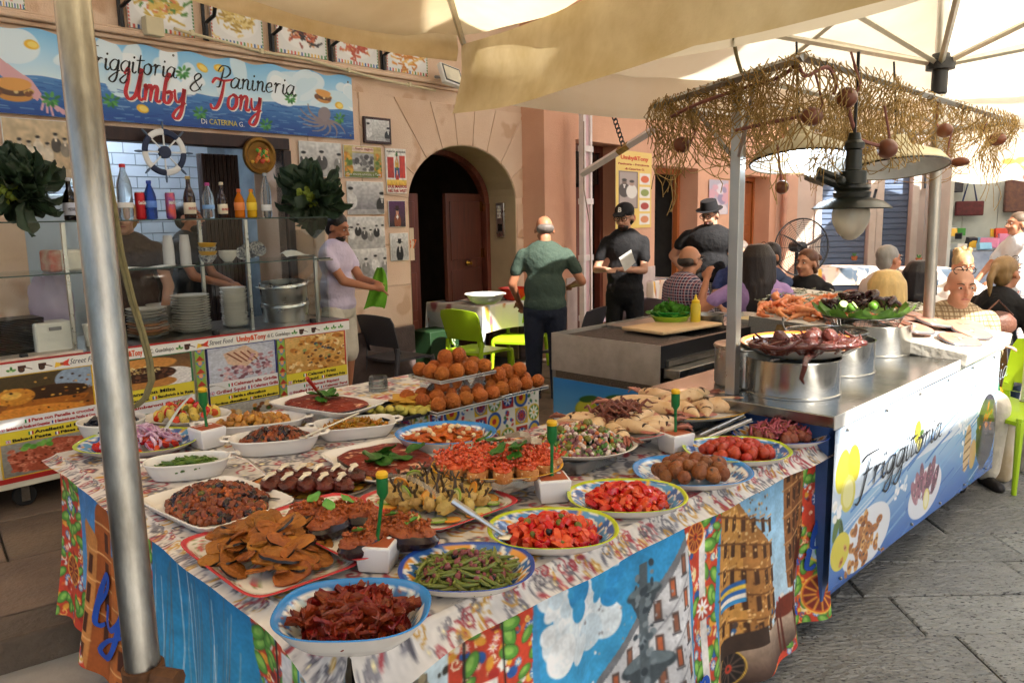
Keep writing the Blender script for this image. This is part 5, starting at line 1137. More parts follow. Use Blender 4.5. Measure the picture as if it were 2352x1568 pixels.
for k in range(5): ob('slat', G().box(-.4, .45, -.32, -.30, .3+k*.13, .41+k*.13), m_crate, st_, bevel=.004)
for x in (-.38, .4):
 for y in (-.3, .3): ob('leg', G().box(x, x+.04, y, y+.04, 0, .95), m_crate, st_)
ob('rope_net', G().box(-.5, -.48, -.33, .33, .45, .95), M('brown_net', '#7a5a34', .9, col2='#a58450', scale=60, alpha=.75), st_)
m_shr = M('shrimp', '#d9703a', .3, col2='#e8a070', scale=18, rndv=.12, coat=.25); m_shr2 = M('shrimp_head', '#c2481f', .35, rndv=.1)
def shrimp_mesh(seed):
 q = random.Random(seed); pts = []; rs = []
 for i in range(14):
  u = i/13; a = -.2+u*1.5; pts.append((.075*math.cos(a)*1.0-.02, .06*math.sin(a)-.02, .012)); rs.append((.0145+.003*math.sin(i*2.2))*(1-.72*max(0, u-.35)/.65)+.001)
 g = G(); g.tube(pts, rs, 8); x, y, z = pts[0]; g.tube([(x, y, z), (x+.005, y-.025, z+.004), (x+.012, y-.04, z+.01)], [.010, .007, .001], 6)
 for k in range(3): g.tube([(x+.004, y-.03, z+.004), (x+.02+k*.008, y-.065, z+.012), (x+.01+k*.02, y-.11, z+.004)], .0009, 4)
 for k in range(5): a = pts[2+k]; g.tube([a, (a[0]*.82, a[1]*.82, .001)], .0014, 4)
 e = pts[-1]; g.tube([e, (e[0]-.014, e[1]+.004, e[2]), (e[0]-.02, e[1]+.01, e[2])], [.003, .007, .001], 6, flat=.3)
 me = g.mesh('shrimp'); fixn(me); me.materials.append(m_shr); me.shade_smooth(); return me
shr = [shrimp_mesh(k) for k in range(3)]; Msb = SB.matrix_basis if False else None
def local_to(t, v):
 from mathutils import Euler
 return t.location+Euler(t.rotation_euler).to_matrix() @ Vector(v)
for k in range(64):
 x, y = q.uniform(-.36, .12), q.uniform(-.36, .30); L_ = q.randint(0, 2)
 o = ob('shrimp', shr[k % 3], None, None, local_to(SB, (x, y, .055+L_*.017)), (SB.rotation_euler[0]+q.uniform(-.3, .3), SB.rotation_euler[1]+q.uniform(-.3, .3), FR.a+R(60)+q.gauss(0, .5))); o.scale = (1.5,)*3
 tag(o, 'orange raw shrimp heaped on the tilted tray', 'shrimp', 'shrimps on the tray')
m_sar = M('anchovy', '#b9bba6', .2, col2='#5d6a50', scale=22, rndv=.25, metal=.25)
def fish_mesh(L, r):
 g = G(); g.tube([(-L*.5, 0, 0), (-L*.42, 0, 0), (-L*.2, 0, 0), (L*.1, 0, 0), (L*.35, .004, 0), (L*.44, .005, 0), (L*.52, .008, 0)], [r*.25, r*.7, r, r*.9, r*.4, r*.25, r*.9], 8, flat=.7); g.ell((-L*.43, 0, r*.6), r*.18, 5, 4); me = g.mesh('anchovy'); fixn(me); me.materials.append(m_sar); me.shade_smooth(); return me
fm = fish_mesh(.075, .0085)
for k in range(230):
 x = q.uniform(.10, .80); y = q.uniform(-.42, .52); h = .035*(1-abs(y)/.6)
 o = ob('anchovy', fm, None, None, local_to(SB, (x, y, .052+q.random()*h)), (q.uniform(-.2, .2), q.uniform(-.2, .2), q.gauss(FR.a+R(20), .8)))
 tag(o, 'small silver green anchovy in the heap behind the shrimps', 'fish', 'anchovies on the tray')
ob('tray_extension', G().box(.55, .86, -.44, .55, -.01, .045), m_foam, SB, bevel=.006)
SW = thing('foam_board', 'plastic wrapped foam board sloping down at the counter front', 'board', FR.w(1.94, .26, RT+.07), rot=(R(8), R(1), FR.a+R(2)))
ob('board', G().box(-.47, .50, -.30, .34, -.07, .0), M('foam_wrap', '#cfc8bb', .25, var=.12, bump=.4, bscale=30, coat=.4), SW, bevel=.008)
m_sw = M('swordfish', '#c98f7a', .35, col2='#b97a66', scale=9, coat=.3, rndv=.05); m_swb = M('swordfish_dark', '#8d5b54', .4); m_sws = M('swordfish_skin', '#5d5f66', .35)
def steak(x, y, z, rz, sx, label):
 t = thing('swordfish_steak', label, 'fish steak', local_to(SW, (x, y, z)), rot=(R(8)+q.uniform(-.05, .1), q.uniform(-.06, .06), FR.a+rz)); n = 30
 ol = [(sx*.135*math.cos(i*2*math.pi/n)*(1+.1*math.cos(2*i*2*math.pi/n)), sx*.095*math.sin(i*2*math.pi/n)*(1-.18*(math.cos(i*2*math.pi/n) < -.8))) for i in range(n)]
 ob('flesh', G().prism(ol, 0, .018, 'xy'), m_sw, t, bevel=.004)
 ob('skin', G().tube([(a*1.012, b*1.012, .009) for a, b in ol]+[(ol[0][0]*1.012, ol[0][1]*1.012, .009)], .0055, 5, False), m_sws, t)
 for (a, b) in ((0, .0), (0, .045), (-.05, -.01), (.05, -.01)): ob('dark_muscle', G().tube([(a*.3*sx, b*.2*sx, .0187), (a*.7*sx, b*.6*sx, .0187), (a*sx, b*sx, .0187)], [.008, .006, .002], 6, flat=.1), m_swb, t)
 ob('bone', G().ell((0, 0, .0185), (.009, .009, .001), 10, 4), m_white, t)
nm_ = ('front middle', 'front right', 'second row right', 'second row middle', 'second row left', 'back left', 'back middle', 'back right', 'topmost left', 'far end')
for k, (x, y, z, a) in enumerate(((-.18, -.18, .0, 0), (.10, -.17, .012, .25), (.30, -.08, .006, -.2), (.12, .03, .024, .1), (-.22, .04, .02, .3), (-.36, .2, .006, -.1), (-.12, .2, .012, .2), (.12, .22, .006, 0), (-.3, .12, .034, .4), (.34, .2, .006, .5))): steak(x, y, z, a, 1.05, 'pink swordfish steak on the foam board, '+nm_[k])
jc = thing('jerrycan', 'dirty white plastic jerrycan behind the counter end', 'jerrycan', onz(2296, 1098, 0), FR.a)
ob('can', G().box(-.09, .09, -.07, .07, 0, .36), M('can_white', '#d5cdb8', .5, col2='#b39c78', scale=5), jc, bevel=.03); ob('neck', G().cyl((0, 0, .36), (0, 0, .42), .03), M('can_white', '#d5cdb8'), jc)
hs = [onz(2290, 1090, 0)+Vector((0, 0, .4)), aty(2288, 960, 4.75), aty(2293, 900, 4.7), aty(2280, 840, 4.6), FR.w(2.6, .3, .8)]
tag(ob('hose', G().tube([Vector(a) for a in hs], .014, 8), M('hose_green', '#1f7a4a', .4)), 'green garden hose running into the jerrycan', 'hose')
# ================================================================== grill
gr = thing('charcoal_grill', 'steel charcoal grill with drawer, griddle and lemon picture below', 'grill', FR.w(.78, 1.28, 0), FR.a)
GL, GD = 1.02, .80
ob('fire_box', G().box(0, GL, 0, GD, .70, .71), m_steel_d, gr)
m_dim = M('steel_dimpled', '#c2bab0', .34, .55, col2='#aaa196', scale=10, bump=.03, bscale=24)
ob('end_plate', G().box(-.006, -.001, 0, GD, .70, .93), m_dim, gr); ob('end_plate', G().box(GL, GL+.006, 0, GD, .70, .93), m_dim, gr); ob('back_plate', G().box(0, GL, GD-.005, GD, .711, .93), m_dim, gr); ob('top_rail', G().box(0, GL, 0, .03, .80, .925), m_black, gr)
ob('griddle', G().box(.03, .46, .05, GD-.05, .905, .915), M('griddle', '#1c1a18', .6, var=.5, scale=30, bump=.5), gr, bevel=.003); ob('griddle_rim', G().box(.03, .46, .035, .05, .895, .925), m_black, gr)
g = G()
for k in range(14): g.cyl((.49+k*.036, .06, .9), (.49+k*.036, GD-.06, .9), .005, 6)
ob('grate', g, m_black, gr)
dr = ob('drawer', G().box(.02, GL, -.11, -.005, .745, .80), m_steel_d, gr, bevel=.004)
for x in (.4, .86): ob('knob', G().ell((x, -.125, .775), .018, 10, 8), m_black, dr)
ob('drawer_lip', G().box(.05, GL-.02, -.02, .01, .806, .84), m_steel_d, gr)
ob('mesh_strip', G().box(0, .012, .02, GD-.02, .655, .699), M('mesh_dark', '#4a4038', .5, .6, col2='#77695a', scale=120), gr)
g = G()
for x in (0, GL-.03):
 for y in (0, GD-.03): g.box(x, x+.03, y, y+.03, 0, .70)
g.box(.03, GL-.03, 0, .02, .6, .63); g.box(0, .03, .03, GD-.03, .63, .655); ob('frame', g, m_steel_d, gr); ob('shelf_back', G().box(.03, GL, .1, GD-.1, .1, .64), M('black_cloth', '#15171c', .8), gr)
cv = Cv(110, 80, '#3f8fcf'); cv.grad(0, 0, 110, 80, '#2f7fc4', '#7fb8e0'); cv.ell(18, 66, 18, 12, '#dfeaf2')
for x, y, a in ((38, 42, .2), (66, 34, -.3)): cv.ell(x, y, 13, 17, '#a9ad2a', a); cv.ell(x-2, y-2, 9, 13, '#c2c440', a); cv.ell(x+2, y-18, 11, 5, '#2f5a24', -.4)
cv.ell(50, 62, 14, 13, '#c9cc58'); cv.ell(50, 62, 11, 10, '#e3e4a0'); cv.blobs(8, 66, 58, 80, 72, 2, 4, ('#ffffff', '#eef2ea'), 3)
sheet('lemon_picture', cv, lambda U, V: (-.008, GD-.02-(GD-.04)*U, .33+.322*V), m_print, gr); ob('picture_frame', G().box(-.006, -.001, .012, GD-.012, .15, .653), M('frame_blue', '#4a90c8', .4, var=.05), gr)
cbd = tag(ob('cutting_board', G().box(-.30, .28, -.17, .17, 0, .022), M('board_wood', '#d7b98c', .6, col2='#c8a377', scale=4, bump=.1), None, FR.w(1.42, 1.62, .927), (0, 0, FR.a+R(-6)), bevel=.008), 'scorched pale wooden cutting board lying across the grill', 'cutting board')
t = thing('side_table', 'side table with grey arabesque cloth beside the grill', 'table', FR.w(2.05, 1.55, 0), FR.a)
ob('tabletop', G().box(-.2, .55, -.3, .45, .85, .88), M('table_wood', '#8a6b4c'), t)
for x in (-.17, .5):
 for y in (-.27, .4): ob('leg', G().box(x, x+.035, y, y+.035, 0, .85), M('blue_leg', '#2d5f8a', .5), t)
cv = Cv(120, 80, '#c9c7c4'); arabesque(cv, 190, 6, 21, ('#6d6b70', '#88868c', '#b4434c', '#d8a53c', '#55535c'))
c_ = tag(sheet('side_cloth', cv, lambda U, V: (-.22+.8*U, -.305-.02*(1-V)*np.sin(U*14), .884-.5*(1-V)), m_cloth, None, t.location, (0, 0, FR.a)), 'grey and red arabesque cloth hanging from the side table', 'tablecloth')
ob('cloth_top', G().box(-.22, .57, -.305, .46, .8815, .885), M('cloth_grey', '#c9c7c4', .8, col2='#8f8d92', scale=25), c_)
tr = thing('steel_tray', 'shallow steel tray of pale dough on the side table', 'tray', FR.w(2.25, 1.5, .886), FR.a)
ob('tray', G().lathe([(0, .002), (.26, 0), (.28, .04), (.275, .04), (.255, .006), (0, .006)], 4, (0, 0, 0), Matrix.Rotation(R(45), 3, 'Z')), m_steel, tr); ob('dough', G().ell((0, 0, .012), (.17, .15, .022), 16, 8), M('dough', '#e6d6a8', .7), tr)
tn = thing('tongs', 'steel tongs lying at the grill edge', 'tongs', FR.w(1.74, 1.42, .93), FR.a+.4)
for s_ in (-1, 1): ob('tong_arm', G().tube([(-.12, 0, .01), (0, s_*.02, .015), (.14, s_*.012, .01)], .008, 6, flat=.3), m_steel, tn)
bp = onz(1540, 742, .93)
lathe_bowl = [(0, 0), (.09, 0), (.125, .05), (.132, .055), (.128, .058), (.12, .05), (.085, .006), (0, .006)]
bs_ = thing('back_shelf', 'narrow steel shelf behind the grill carrying the bowls', 'shelf', (bp.x, bp.y, 0), FR.a)
ob('board', G().box(-.3, .55, -.2, .3, .90, .925), m_steel_d, bs_); [ob('leg', G().box(x, x+.03, .2, .23, 0, .9), m_black, bs_) for x in (-.25, .5)]
b1 = tag(ob('plastic_bowl', G().lathe(lathe_bowl, 32), M('lime_plastic', '#a3c83a', .35, var=.04), None, bp+Vector((0, 0, -.004))), 'lime green plastic bowl under the green one', 'bowl'); b2 = tag(ob('plastic_bowl', G().lathe(lathe_bowl, 32), M('green_plastic', '#2f9a3c', .35, var=.04), None, bp+Vector((0, 0, .026))), 'bright green plastic bowl filled with parsley', 'bowl')
m_par = M('parsley', '#3f7a22', .5, col2='#5d9a34', scale=30, rndv=.2, transl=.2); lm = [gridmesh('parsley_leaf', leafmesh(.05, .045, k, .6, 5), m_par) for k in range(3)]
for k in range(150):
 a, rr = q.uniform(0, 6.28), .115*q.random()**.6; o = ob('parsley_leaf', lm[k % 3], None, None, bp+Vector((rr*math.cos(a), rr*math.sin(a), .07+.06*(1-rr/.13)*q.random())), (q.uniform(-1, 1), q.uniform(-1, .6), q.uniform(0, 6.28))); tag(o, 'fresh parsley leaf heaped in the green bowl', 'herb leaf', 'parsley in the bowl')
mb = thing('mustard_bottle', 'yellow squeeze bottle with a pointed nozzle', 'bottle', onz(1597, 745, .93))
ob('bottle_body', G().lathe([(0, 0), (.03, 0), (.032, .01), (.032, .125), (.024, .14), (0, .14)], 20), M('mustard', '#cfb62c', .4, var=.05), mb); ob('nozzle', G().lathe([(.026, .14), (.026, .155), (.012, .163), (.004, .195), (0, .195)], 16), M('mustard_cap', '#e6c21e', .4), mb)
pn = tag(ob('round_pan', G().lathe([(0, .004), (.10, 0), (.11, .05), (.106, .05), (.097, .008), (0, .008)], 32), m_steel_d, None, onz(1625, 738, .93)), 'round steel pan behind the mustard bottle', 'pan')
# ================================================================== dishes of food
q = random.Random(11)
def maj(rim, bgc, cols, rim_s=.95, dens=9):
 def f(t, s):
  if s > rim_s: return rim
  v = math.sin(t*dens+9*s)*math.cos(t*dens*1.7-14*s)+.6*math.sin(23*s+t*5)
  w_ = math.sin(t*dens*2.1-20*s)
  if s > .5:
   if v > .2: return cols[0]
   if v < -.35: return cols[1 % len(cols)]
   if w_ > .8: return cols[2 % len(cols)]
  return bgc
 return f
G_LIME = maj('#b4c41c', '#e2e6e6', ('#3d63a8', '#5a9ad0', '#e8b02a'), .925, 6)
G_BLUE = maj('#2f86cf', '#c4d8e4', ('#f2f2ee', '#4a7ab8', '#8d5a48'), .92, 12)
G_NAVY = maj('#23479c', '#e2e4e2', ('#3a6cb0', '#d9963c', '#e9e7e0'), .93, 8)
G_WHITE = lambda t, s: '#e6e3dd'
G_DARK = maj('#2a1a10', '#c9762f', ('#3a2416', '#d8a53c', '#7a9a3a'), .96, 16)
G_YEL = maj('#d9a321', '#e6e2d4', ('#3d63a8', '#d9a321', '#5a8a4a'), .95, 8)
G_GREEN = maj('#e4e0d6', '#e6e3da', ('#3f9a5c', '#23402f', '#5fae78'), .94, 20)
G_RED = lambda t, s: '#c23c40' if s > .93 else ('#e4dfd8', '#c95a60', '#e4dfd8', '#8f9a6a', '#e4dfd8', '#e4dfd8')[int(abs(math.sin(t*7+s*11)*5.99))]
DPROF = [(0, .06), (.5, .06), (.62, .08), (.72, .2), (.84, .6), (.95, .93), (1.0, 1.0), (1.012, .97), (.98, .85), (.85, .4), (.7, .06), (.62, 0), (0, 0)]
TRAYP = [(0, .25), (.7, .25), (.84, .3), (.92, .7), (.97, .95), (1, 1), (1.012, .93), (.95, .5), (.85, .05), (.8, 0), (0, 0)]
CASP = [(0, .10), (.6, .10), (.74, .13), (.85, .5), (.94, .93), (.97, 1.0), (1.0, 1.0), (1.01, .96), (.96, .8), (.88, .35), (.8, .04), (.7, 0), (0, 0)]
def dish(label, cx, cy_, halfw, ratio, h, style, z0=TZ+.003, rot=0, name='serving_dish', sq=0, scal=0, prof=None, rough=.18, cat='dish', handles=False):
 p = onz(cx, cy_, z0+h); d = (p-Vector((0, 0, CAM_H))).dot(FWD); rx = halfw/FPX*d; ry = rx*ratio
 me = dish_mesh(name, rx, ry, h, style, rough, 96 if not scal else 160, prof or DPROF, sq, scal); o = ob(name, me, None, None, (p.x, p.y, z0), (0, 0, rot)); tag(o, label, cat)
 if handles:
  for s_ in (-1, 1): ob('handle', G().tube([(s_*rx*.97, -.035, h*.96), (s_*(rx+.02), -.03, h*.99), (s_*(rx+.028), 0, h), (s_*(rx+.02), .03, h*.99), (s_*rx*.97, .035, h*.96)], .009, 8, flat=.6), M('china', '#dcd8cf'), o)
 return Vector((p.x, p.y, z0)), rx, ry, rot
def tray3(label, Lp, Bp, Rp, h, style, z0=TZ+.003, scal=0, name='red_rim_platter', k=1.08):
 L_, B_, R_ = (onz(*p, z0+h) for p in (Lp, Bp, Rp)); c = (L_+R_)/2; rx, ry = (R_-B_).length/2*k, (L_-B_).length/2*k; rot = math.atan2((R_-B_).y, (R_-B_).x)
 o = ob(name, dish_mesh(name, rx, ry, h, style, .18, 160 if scal else 96, TRAYP, 7, scal), None, None, (c.x, c.y, z0), (0, 0, rot)); tag(o, label, 'platter'); return Vector((c.x, c.y, z0)), rx, ry, rot
def shape(name, fn, mat, k=3):
 out = []
 for i in range(k):
  g = fn(random.Random(i*7+1)); me = g.mesh(name); fixn(me)
  for m_ in (mat if isinstance(mat, list) else [mat]): me.materials.append(m_)
  me.shade_smooth(); me.set_sharp_from_angle(angle=R(50)); out.append(me)
 return out
def lump(rx, ry, rz, amp=.15, fr=2., nu=12, nv=8):
 def f(r):
  o = Vector((r.uniform(0, 50), r.uniform(0, 50), 0)); return G().ell((0, 0, 0), (rx, ry, rz), nu, nv, fn=lambda p: 1+amp*mnoise.noise(p*fr+o))
 return f
def heap(D, meshes, n, label, cat, group, dome, zb, fill=.72, tilt=.5, size=(.85, 1.15), name=None, rings=False, flat=False):
 c, rx, ry, rot = D; cr, sr = math.cos(rot), math.sin(rot)
 for k in range(n):
  rr = math.sqrt((k+.5)/n)*fill if not flat else math.sqrt(q.random())*fill; a = k*2.39996+q.uniform(-.3, .3)
  u, v = rx*rr*math.cos(a), ry*rr*math.sin(a)
  z = zb+dome*(1-(rr/fill)**2)*q.uniform(.55, 1.0) if fill > 0 else zb
  o = ob(name or meshes[0].name.split('.')[0], q.choice(meshes), None, None, c+Vector((u*cr-v*sr, u*sr+v*cr, z)), (q.uniform(-tilt, tilt), q.uniform(-tilt, tilt), q.uniform(0, 6.28))); s_ = q.uniform(*size); o.scale = (s_, s_, s_)
  tag(o, label, cat, group)
def mound(D, mat, zb, dome, fill=.7, label='', cat='food', name='sauce', amp=.05):
 c, rx, ry, rot = D; g = G(); n = 40; vs = []; fs = []; m_ = 8
 for j in range(m_+1):
  for i in range(n):
   a = 2*math.pi*i/n; r = fill*j/m_; z = zb+dome*(1-(j/m_)**2)+dome*amp*mnoise.noise(Vector((r*math.cos(a)*6, r*math.sin(a)*6, zb*40)))*3*(1-j/m_); vs.append((rx*r*math.cos(a), ry*r*math.sin(a), z))
 for j in range(m_):
  for i in range(n): k = (i+1) % n; fs.append((j*n+i, j*n+k, (j+1)*n+k, (j+1)*n+i))
 o = ob(name, g.add(vs, fs), mat, None, c, (0, 0, rot)); tag(o, label, cat, None, 'stuff'); return o
def stuff(D, specs, label, cat, name, zb, dome, fill=.74, seed=1):
 r = random.Random(seed); c, rx, ry, rot = D; g = G(); mi = []; mats = []
 for si, (fn, mat, n) in enumerate(specs):
  mats.append(mat)
  for k in range(n):
   rr = math.sqrt(r.random())*fill; a = r.uniform(0, 6.28); z = zb+dome*(1-(rr/fill)**2)*r.uniform(.75, 1.05); rm = rotm(r.uniform(0, 3), r.uniform(0, 3), r.uniform(0, 3)); f0 = len(g.f)
   t = fn(r); off = Vector((rx*rr*math.cos(a), ry*rr*math.sin(a), z)); sc_ = r.uniform(.75, 1.25)
   g.add([rm @ (Vector(v)*sc_)+off for v in t.v], t.f); mi += [si]*(len(g.f)-f0)
 me = g.mesh(name); fixn(me)
 for m_ in mats: me.materials.append(m_)
 me.polygons.foreach_set('material_index', mi[:len(me.polygons)]); me.shade_smooth(); me.set_sharp_from_angle(angle=R(45))
 o = ob(name, me, None, None, c, (0, 0, rot)); tag(o, label, cat, None, 'stuff'); return o
def cube_fn(s): return lambda r: G().ell((0, 0, 0), (s, s*r.uniform(.6, 1), s*r.uniform(.5, .9)), 6, 4, fn=lambda p: 1+.12*r.uniform(-1, 1))
def bean(L, r0): return lambda r: (lambda cu: G().tube([(-L/2, 0, 0), (-L*.3, cu*.6, 0), (0, cu, .002), (L*.3, cu*.6, 0), (L/2, 0, 0)], [r0*.4, r0, r0, r0, r0*.4], 6))(r.uniform(-.015, .02))
m_tom = M('tomato_skin', '#b3160f', .2, col2='#c92c1a', scale=15, rndv=.12, coat=.4); m_tomf = M('tomato_flesh', '#c4301c', .25, col2='#d8582e', scale=50, rndv=.1, coat=.3)
m_olive = M('olive_green', '#6b6a24', .3, var=.2, scale=30, rndv=.15); m_olb = M('olive_black', '#1d1618', .25)
m_bean = M('bean_green', '#5c7a28', .35, col2='#48641e', scale=30, rndv=.15); m_bean2 = M('bean_dull', '#76803a', .35, col2='#5f6a2c', scale=30, rndv=.15)
m_basil = M('basil', '#2f5c1c', .4, col2='#3f7426', scale=40, transl=.1)
basil = [gridmesh('basil_leaf', leafmesh(.07, .05, k, .5, 9), m_basil) for k in range(3)]
def leaves(D, n, zb, label, spread=.45, s=1.):
 c, rx, ry, rot = D
 for k in range(n):
  a = q.uniform(0, 6.28); r = spread*math.sqrt(q.random()); o = ob('basil_leaf', basil[k % 3], None, None, c+Vector((rx*r*math.cos(a), ry*r*math.sin(a), zb)), (q.uniform(-.3, .3), q.uniform(-.3, .3), q.uniform(0, 6.28))); o.scale = (s, s, s); tag(o, label, 'herb leaf', label[:30])
D = dish('deep blue rimmed bowl of dried tomato strips at the front corner', 810, 1392, 177, .84, .062, G_BLUE, name='majolica_bowl', cat='bowl', sq=2.6)
m_dry = M('dried_tomato', '#8f300f', .4, col2='#6a1a08', scale=25, bump=.6, bscale=60, rndv=.25, coat=.3)
def strip(r):
 n = 7; g = G(); o = Vector((r.uniform(0, 40), 0, 0)); P = []; L, W = r.uniform(.06, .085), r.uniform(.018, .026); vs = []; fs = []
 for i in range(n):
  for j in range(5):
   u, v = i/(n-1)*2-1, j/4*2-1; k = mnoise.noise(Vector((u*1.5, v*1.5, 0))+o); vs.append((L/2*u+.004*k, W/2*v*(1-.45*u*u)+.004*k, .012*k+.008*v*v))
 m_ = len(vs)
 vs += [(x, y, z-.0055) for x, y, z in vs]
 for i in range(n-1):
  for j in range(4): a = i*5+j; fs += [(a, a+1, a+6, a+5), (m_+a, m_+a+5, m_+a+6, m_+a+1)]
 for i in range(n-1):
  for j in (0, 4): a = i*5+j; fs.append((a, a+5, m_+a+5, m_+a))
 for j in range(4):
  for i in (0, n-1): a = i*5+j; fs.append((a, a+1, m_+a+1, m_+a))
 return g.add(vs, fs)
heap(D, shape('dried_tomato', strip, m_dry, 6), 130, 'dark red dried tomato strip in the front bowl', 'dried tomato', 'dried tomatoes in the front bowl', .05, .032, .64, .5, (.85, 1.25))
mound(D, m_dry, .01, .05, .66, 'oil soaked dried tomato bed in the front bowl', 'tomato bed')
D = dish('navy rimmed plate of green bean salad with olives', 1072, 1296, 155, .84, .04, G_NAVY, name='majolica_plate', cat='plate', sq=2.4)
heap(D, shape('green_bean', bean(.085, .0048), m_bean2, 4), 150, 'dull green bean in the navy rimmed plate', 'green bean', 'beans in the navy rimmed plate', .042, .016, .68, .25)
heap(D, shape('olive', lump(.011, .009, .009, .04), m_olb, 1), 7, 'black olive among the green beans', 'olive', 'olives among the beans', .045, .02, .62, 1)
stuff(D, [(cube_fn(.008), M('red_onion_cook', '#8a4a4c', .4, rndv=.1), 120)], 'chopped red onion scattered in the green bean salad', 'onion', 'chopped_onion', .02, .045, .66, 4)
def wedge(r):
 L, W, T = r.uniform(.036, .046), .013, .013; n = 8; vs = []; fs = []
 for i in range(n+1):
  u = i/n*2-1; x = L/2*u; b = math.sqrt(max(0, 1-u*u)); vs += [(x, W*b, .004*b), (x, 0, T*b+.001), (x, -W*b, .004*b), (x, 0, -.008*b)]
 for i in range(n):
  for j in range(4): k = (j+1) % 4; fs.append((i*4+j, i*4+k, (i+1)*4+k, (i+1)*4+j))
 return G().add(vs, fs)
def halft(r):
 g = G(); g.lathe([(0, -.014), (.007, -.0125), (.0125, -.007), (.0145, 0), (.0135, .001), (.009, .0005), (.004, .0015), (0, .001)], 12); return g
def two(meshes, cut):
 for me in meshes:
  me.materials.append(m_tomf); mi = [1 if cut(p) else 0 for p in me.polygons]; me.polygons.foreach_set('material_index', mi)
 return meshes
tw = two(shape('tomato_wedge', wedge, m_tom, 4), lambda p: p.normal.z < -.1); th = two(shape('tomato_half', halft, m_tom, 2), lambda p: p.center.z > -.0005)
D = dish('lime rimmed plate of tomato halves with green olives', 1270, 1208, 149, .82, .042, G_LIME, name='majolica_plate', cat='plate', sq=2.4)
mound(D, m_tomf, .006, .03, .62, 'juicy tomato bed under the halved tomatoes', 'tomato bed')
heap(D, tw+th+th, 150, 'red tomato piece in the plate with olives', 'tomato piece', 'tomatoes with olives', .046, .02, .68, .9, (.9, 1.25))
heap(D, shape('olive', lump(.012, .0105, .0105, .03), m_olive, 1), 12, 'green olive on the tomato salad', 'olive', 'green olives on the tomatoes', .055, .025, .62, 1); heap(D, shape('olive', lump(.011, .0095, .0095, .03), m_olb, 1), 6, 'black olive on the tomato salad', 'olive', 'black olives on the tomatoes', .05, .025, .6, 1)
D = dish('lime rimmed plate of plain chopped tomatoes', 1440, 1134, 136, .82, .04, G_LIME, name='majolica_plate', cat='plate', sq=2.4)
mound(D, m_tomf, .006, .03, .62, 'juicy tomato bed under the plain chopped tomatoes', 'tomato bed')
heap(D, tw, 140, 'red tomato wedge in the plain lime rimmed plate', 'tomato piece', 'plain chopped tomatoes', .045, .02, .68, .9, (.8, 1.1))
m_mb = M('meatball_brown', '#96582a', .45, col2='#6b3a18', scale=30, bump=.5, bscale=70, rndv=.15, speck=('#2c1a0e', 45, .66)); m_mbr = M('meatball_red', '#b8391c', .35, col2='#9a2a14', scale=20, bump=.3, rndv=.1, coat=.3); m_mbo = M('meatball_onion', '#8a4a30', .4, col2='#6a3222', scale=25, bump=.5, rndv=.15)
D = dish('blue rimmed plate of fried brown meatballs', 1590, 1076, 134, .84, .038, G_BLUE, name='majolica_plate', cat='plate', sq=2.4)
heap(D, shape('meatball', lump(.0245, .0245, .023, .1, 2.5, 16, 10), m_mb, 4), 34, 'brown fried meatball in the blue rimmed plate', 'meatball', 'brown meatballs', .045, .032, .62, 3)
D = dish('lime rimmed plate of meatballs in tomato sauce', 1692, 1028, 120, .84, .038, G_LIME, name='majolica_plate', cat='plate', sq=2.4)
mound(D, m_mbr, .006, .02, .66, 'tomato sauce under the red meatballs', 'sauce')
heap(D, shape('meatball', lump(.0205, .0205, .018, .16, 2.5, 16, 10), m_mbr, 3), 42, 'meatball glazed with red tomato sauce', 'meatball', 'red meatballs', .03, .028, .64, 3)
D = dish('navy rimmed plate of meatballs with stewed red onion by the counter', 1790, 992, 108, .85, .036, G_NAVY, name='majolica_plate', cat='plate', sq=2.4)
heap(D, shape('meatball', lump(.022, .022, .02, .12, 2.5, 12, 8), m_mbo, 3), 30, 'brown meatball covered in stewed onion', 'meatball', 'onion meatballs', .03, .026, .62, 3)
stuff(D, [(bean(.04, .004), M('onion_pink', '#a8525c', .35), 120)], 'stewed pink onion strands over the meatballs', 'onion', 'stewed_onion', .035, .035, .6, 8)
RA = FT.a
def traydish(label, cx, cy_, halfw, ratio, h, style, z0=TZ+.003, dr=0, **k): return dish(label, cx, cy_, halfw, ratio, h, style, z0, RA+R(45)*0+dr, prof=TRAYP, sq=7, name='platter', cat='platter', **k)
m_cap1 = M('caponata_brown', '#8a4421', .35, col2='#6b2f16', scale=30, coat=.3); m_cap2 = M('aubergine_dark', '#1c1218', .2, col2='#2e1a1c', scale=20, coat=.4); m_cap3 = M('caponata_orange', '#b8602c', .35, coat=.2); m_capo = M('caponata_olive', '#5c5a26', .3)
def caponata(D, label, zb, dome, n, seed, fill=.72):
 mound(D, m_cap1, zb*.5, dome*.8, fill*.95, 'brown stew bed of '+label[:24], 'stew')
 stuff(D, [(cube_fn(.015), m_cap1, n), (cube_fn(.017), m_cap2, int(n*.3)), (cube_fn(.011), m_cap3, int(n*.45)), (cube_fn(.012), m_capo, int(n*.12))], label, 'stew', 'caponata', zb, dome, fill, seed)
scal_n = 64
D = tray3('white ruffled square platter of aubergine caponata at the left', (342, 1141), (450, 1219), (660, 1150), .035, G_WHITE, scal=.012, name='ruffled_platter')
caponata(D, 'chunky aubergine caponata heaped on the ruffled platter', .018, .055, 520, 3, .84)
D = tray3('red rimmed platter of fried aubergine slices', (418, 1241), (578, 1373), (828, 1285), .02, G_RED)
m_fa = M('fried_aubergine', '#ad6a22', .5, col2='#7a4012', scale=22, bump=.5, bscale=80, rndv=.2); m_fae = M('aubergine_skin', '#1b1212', .35)
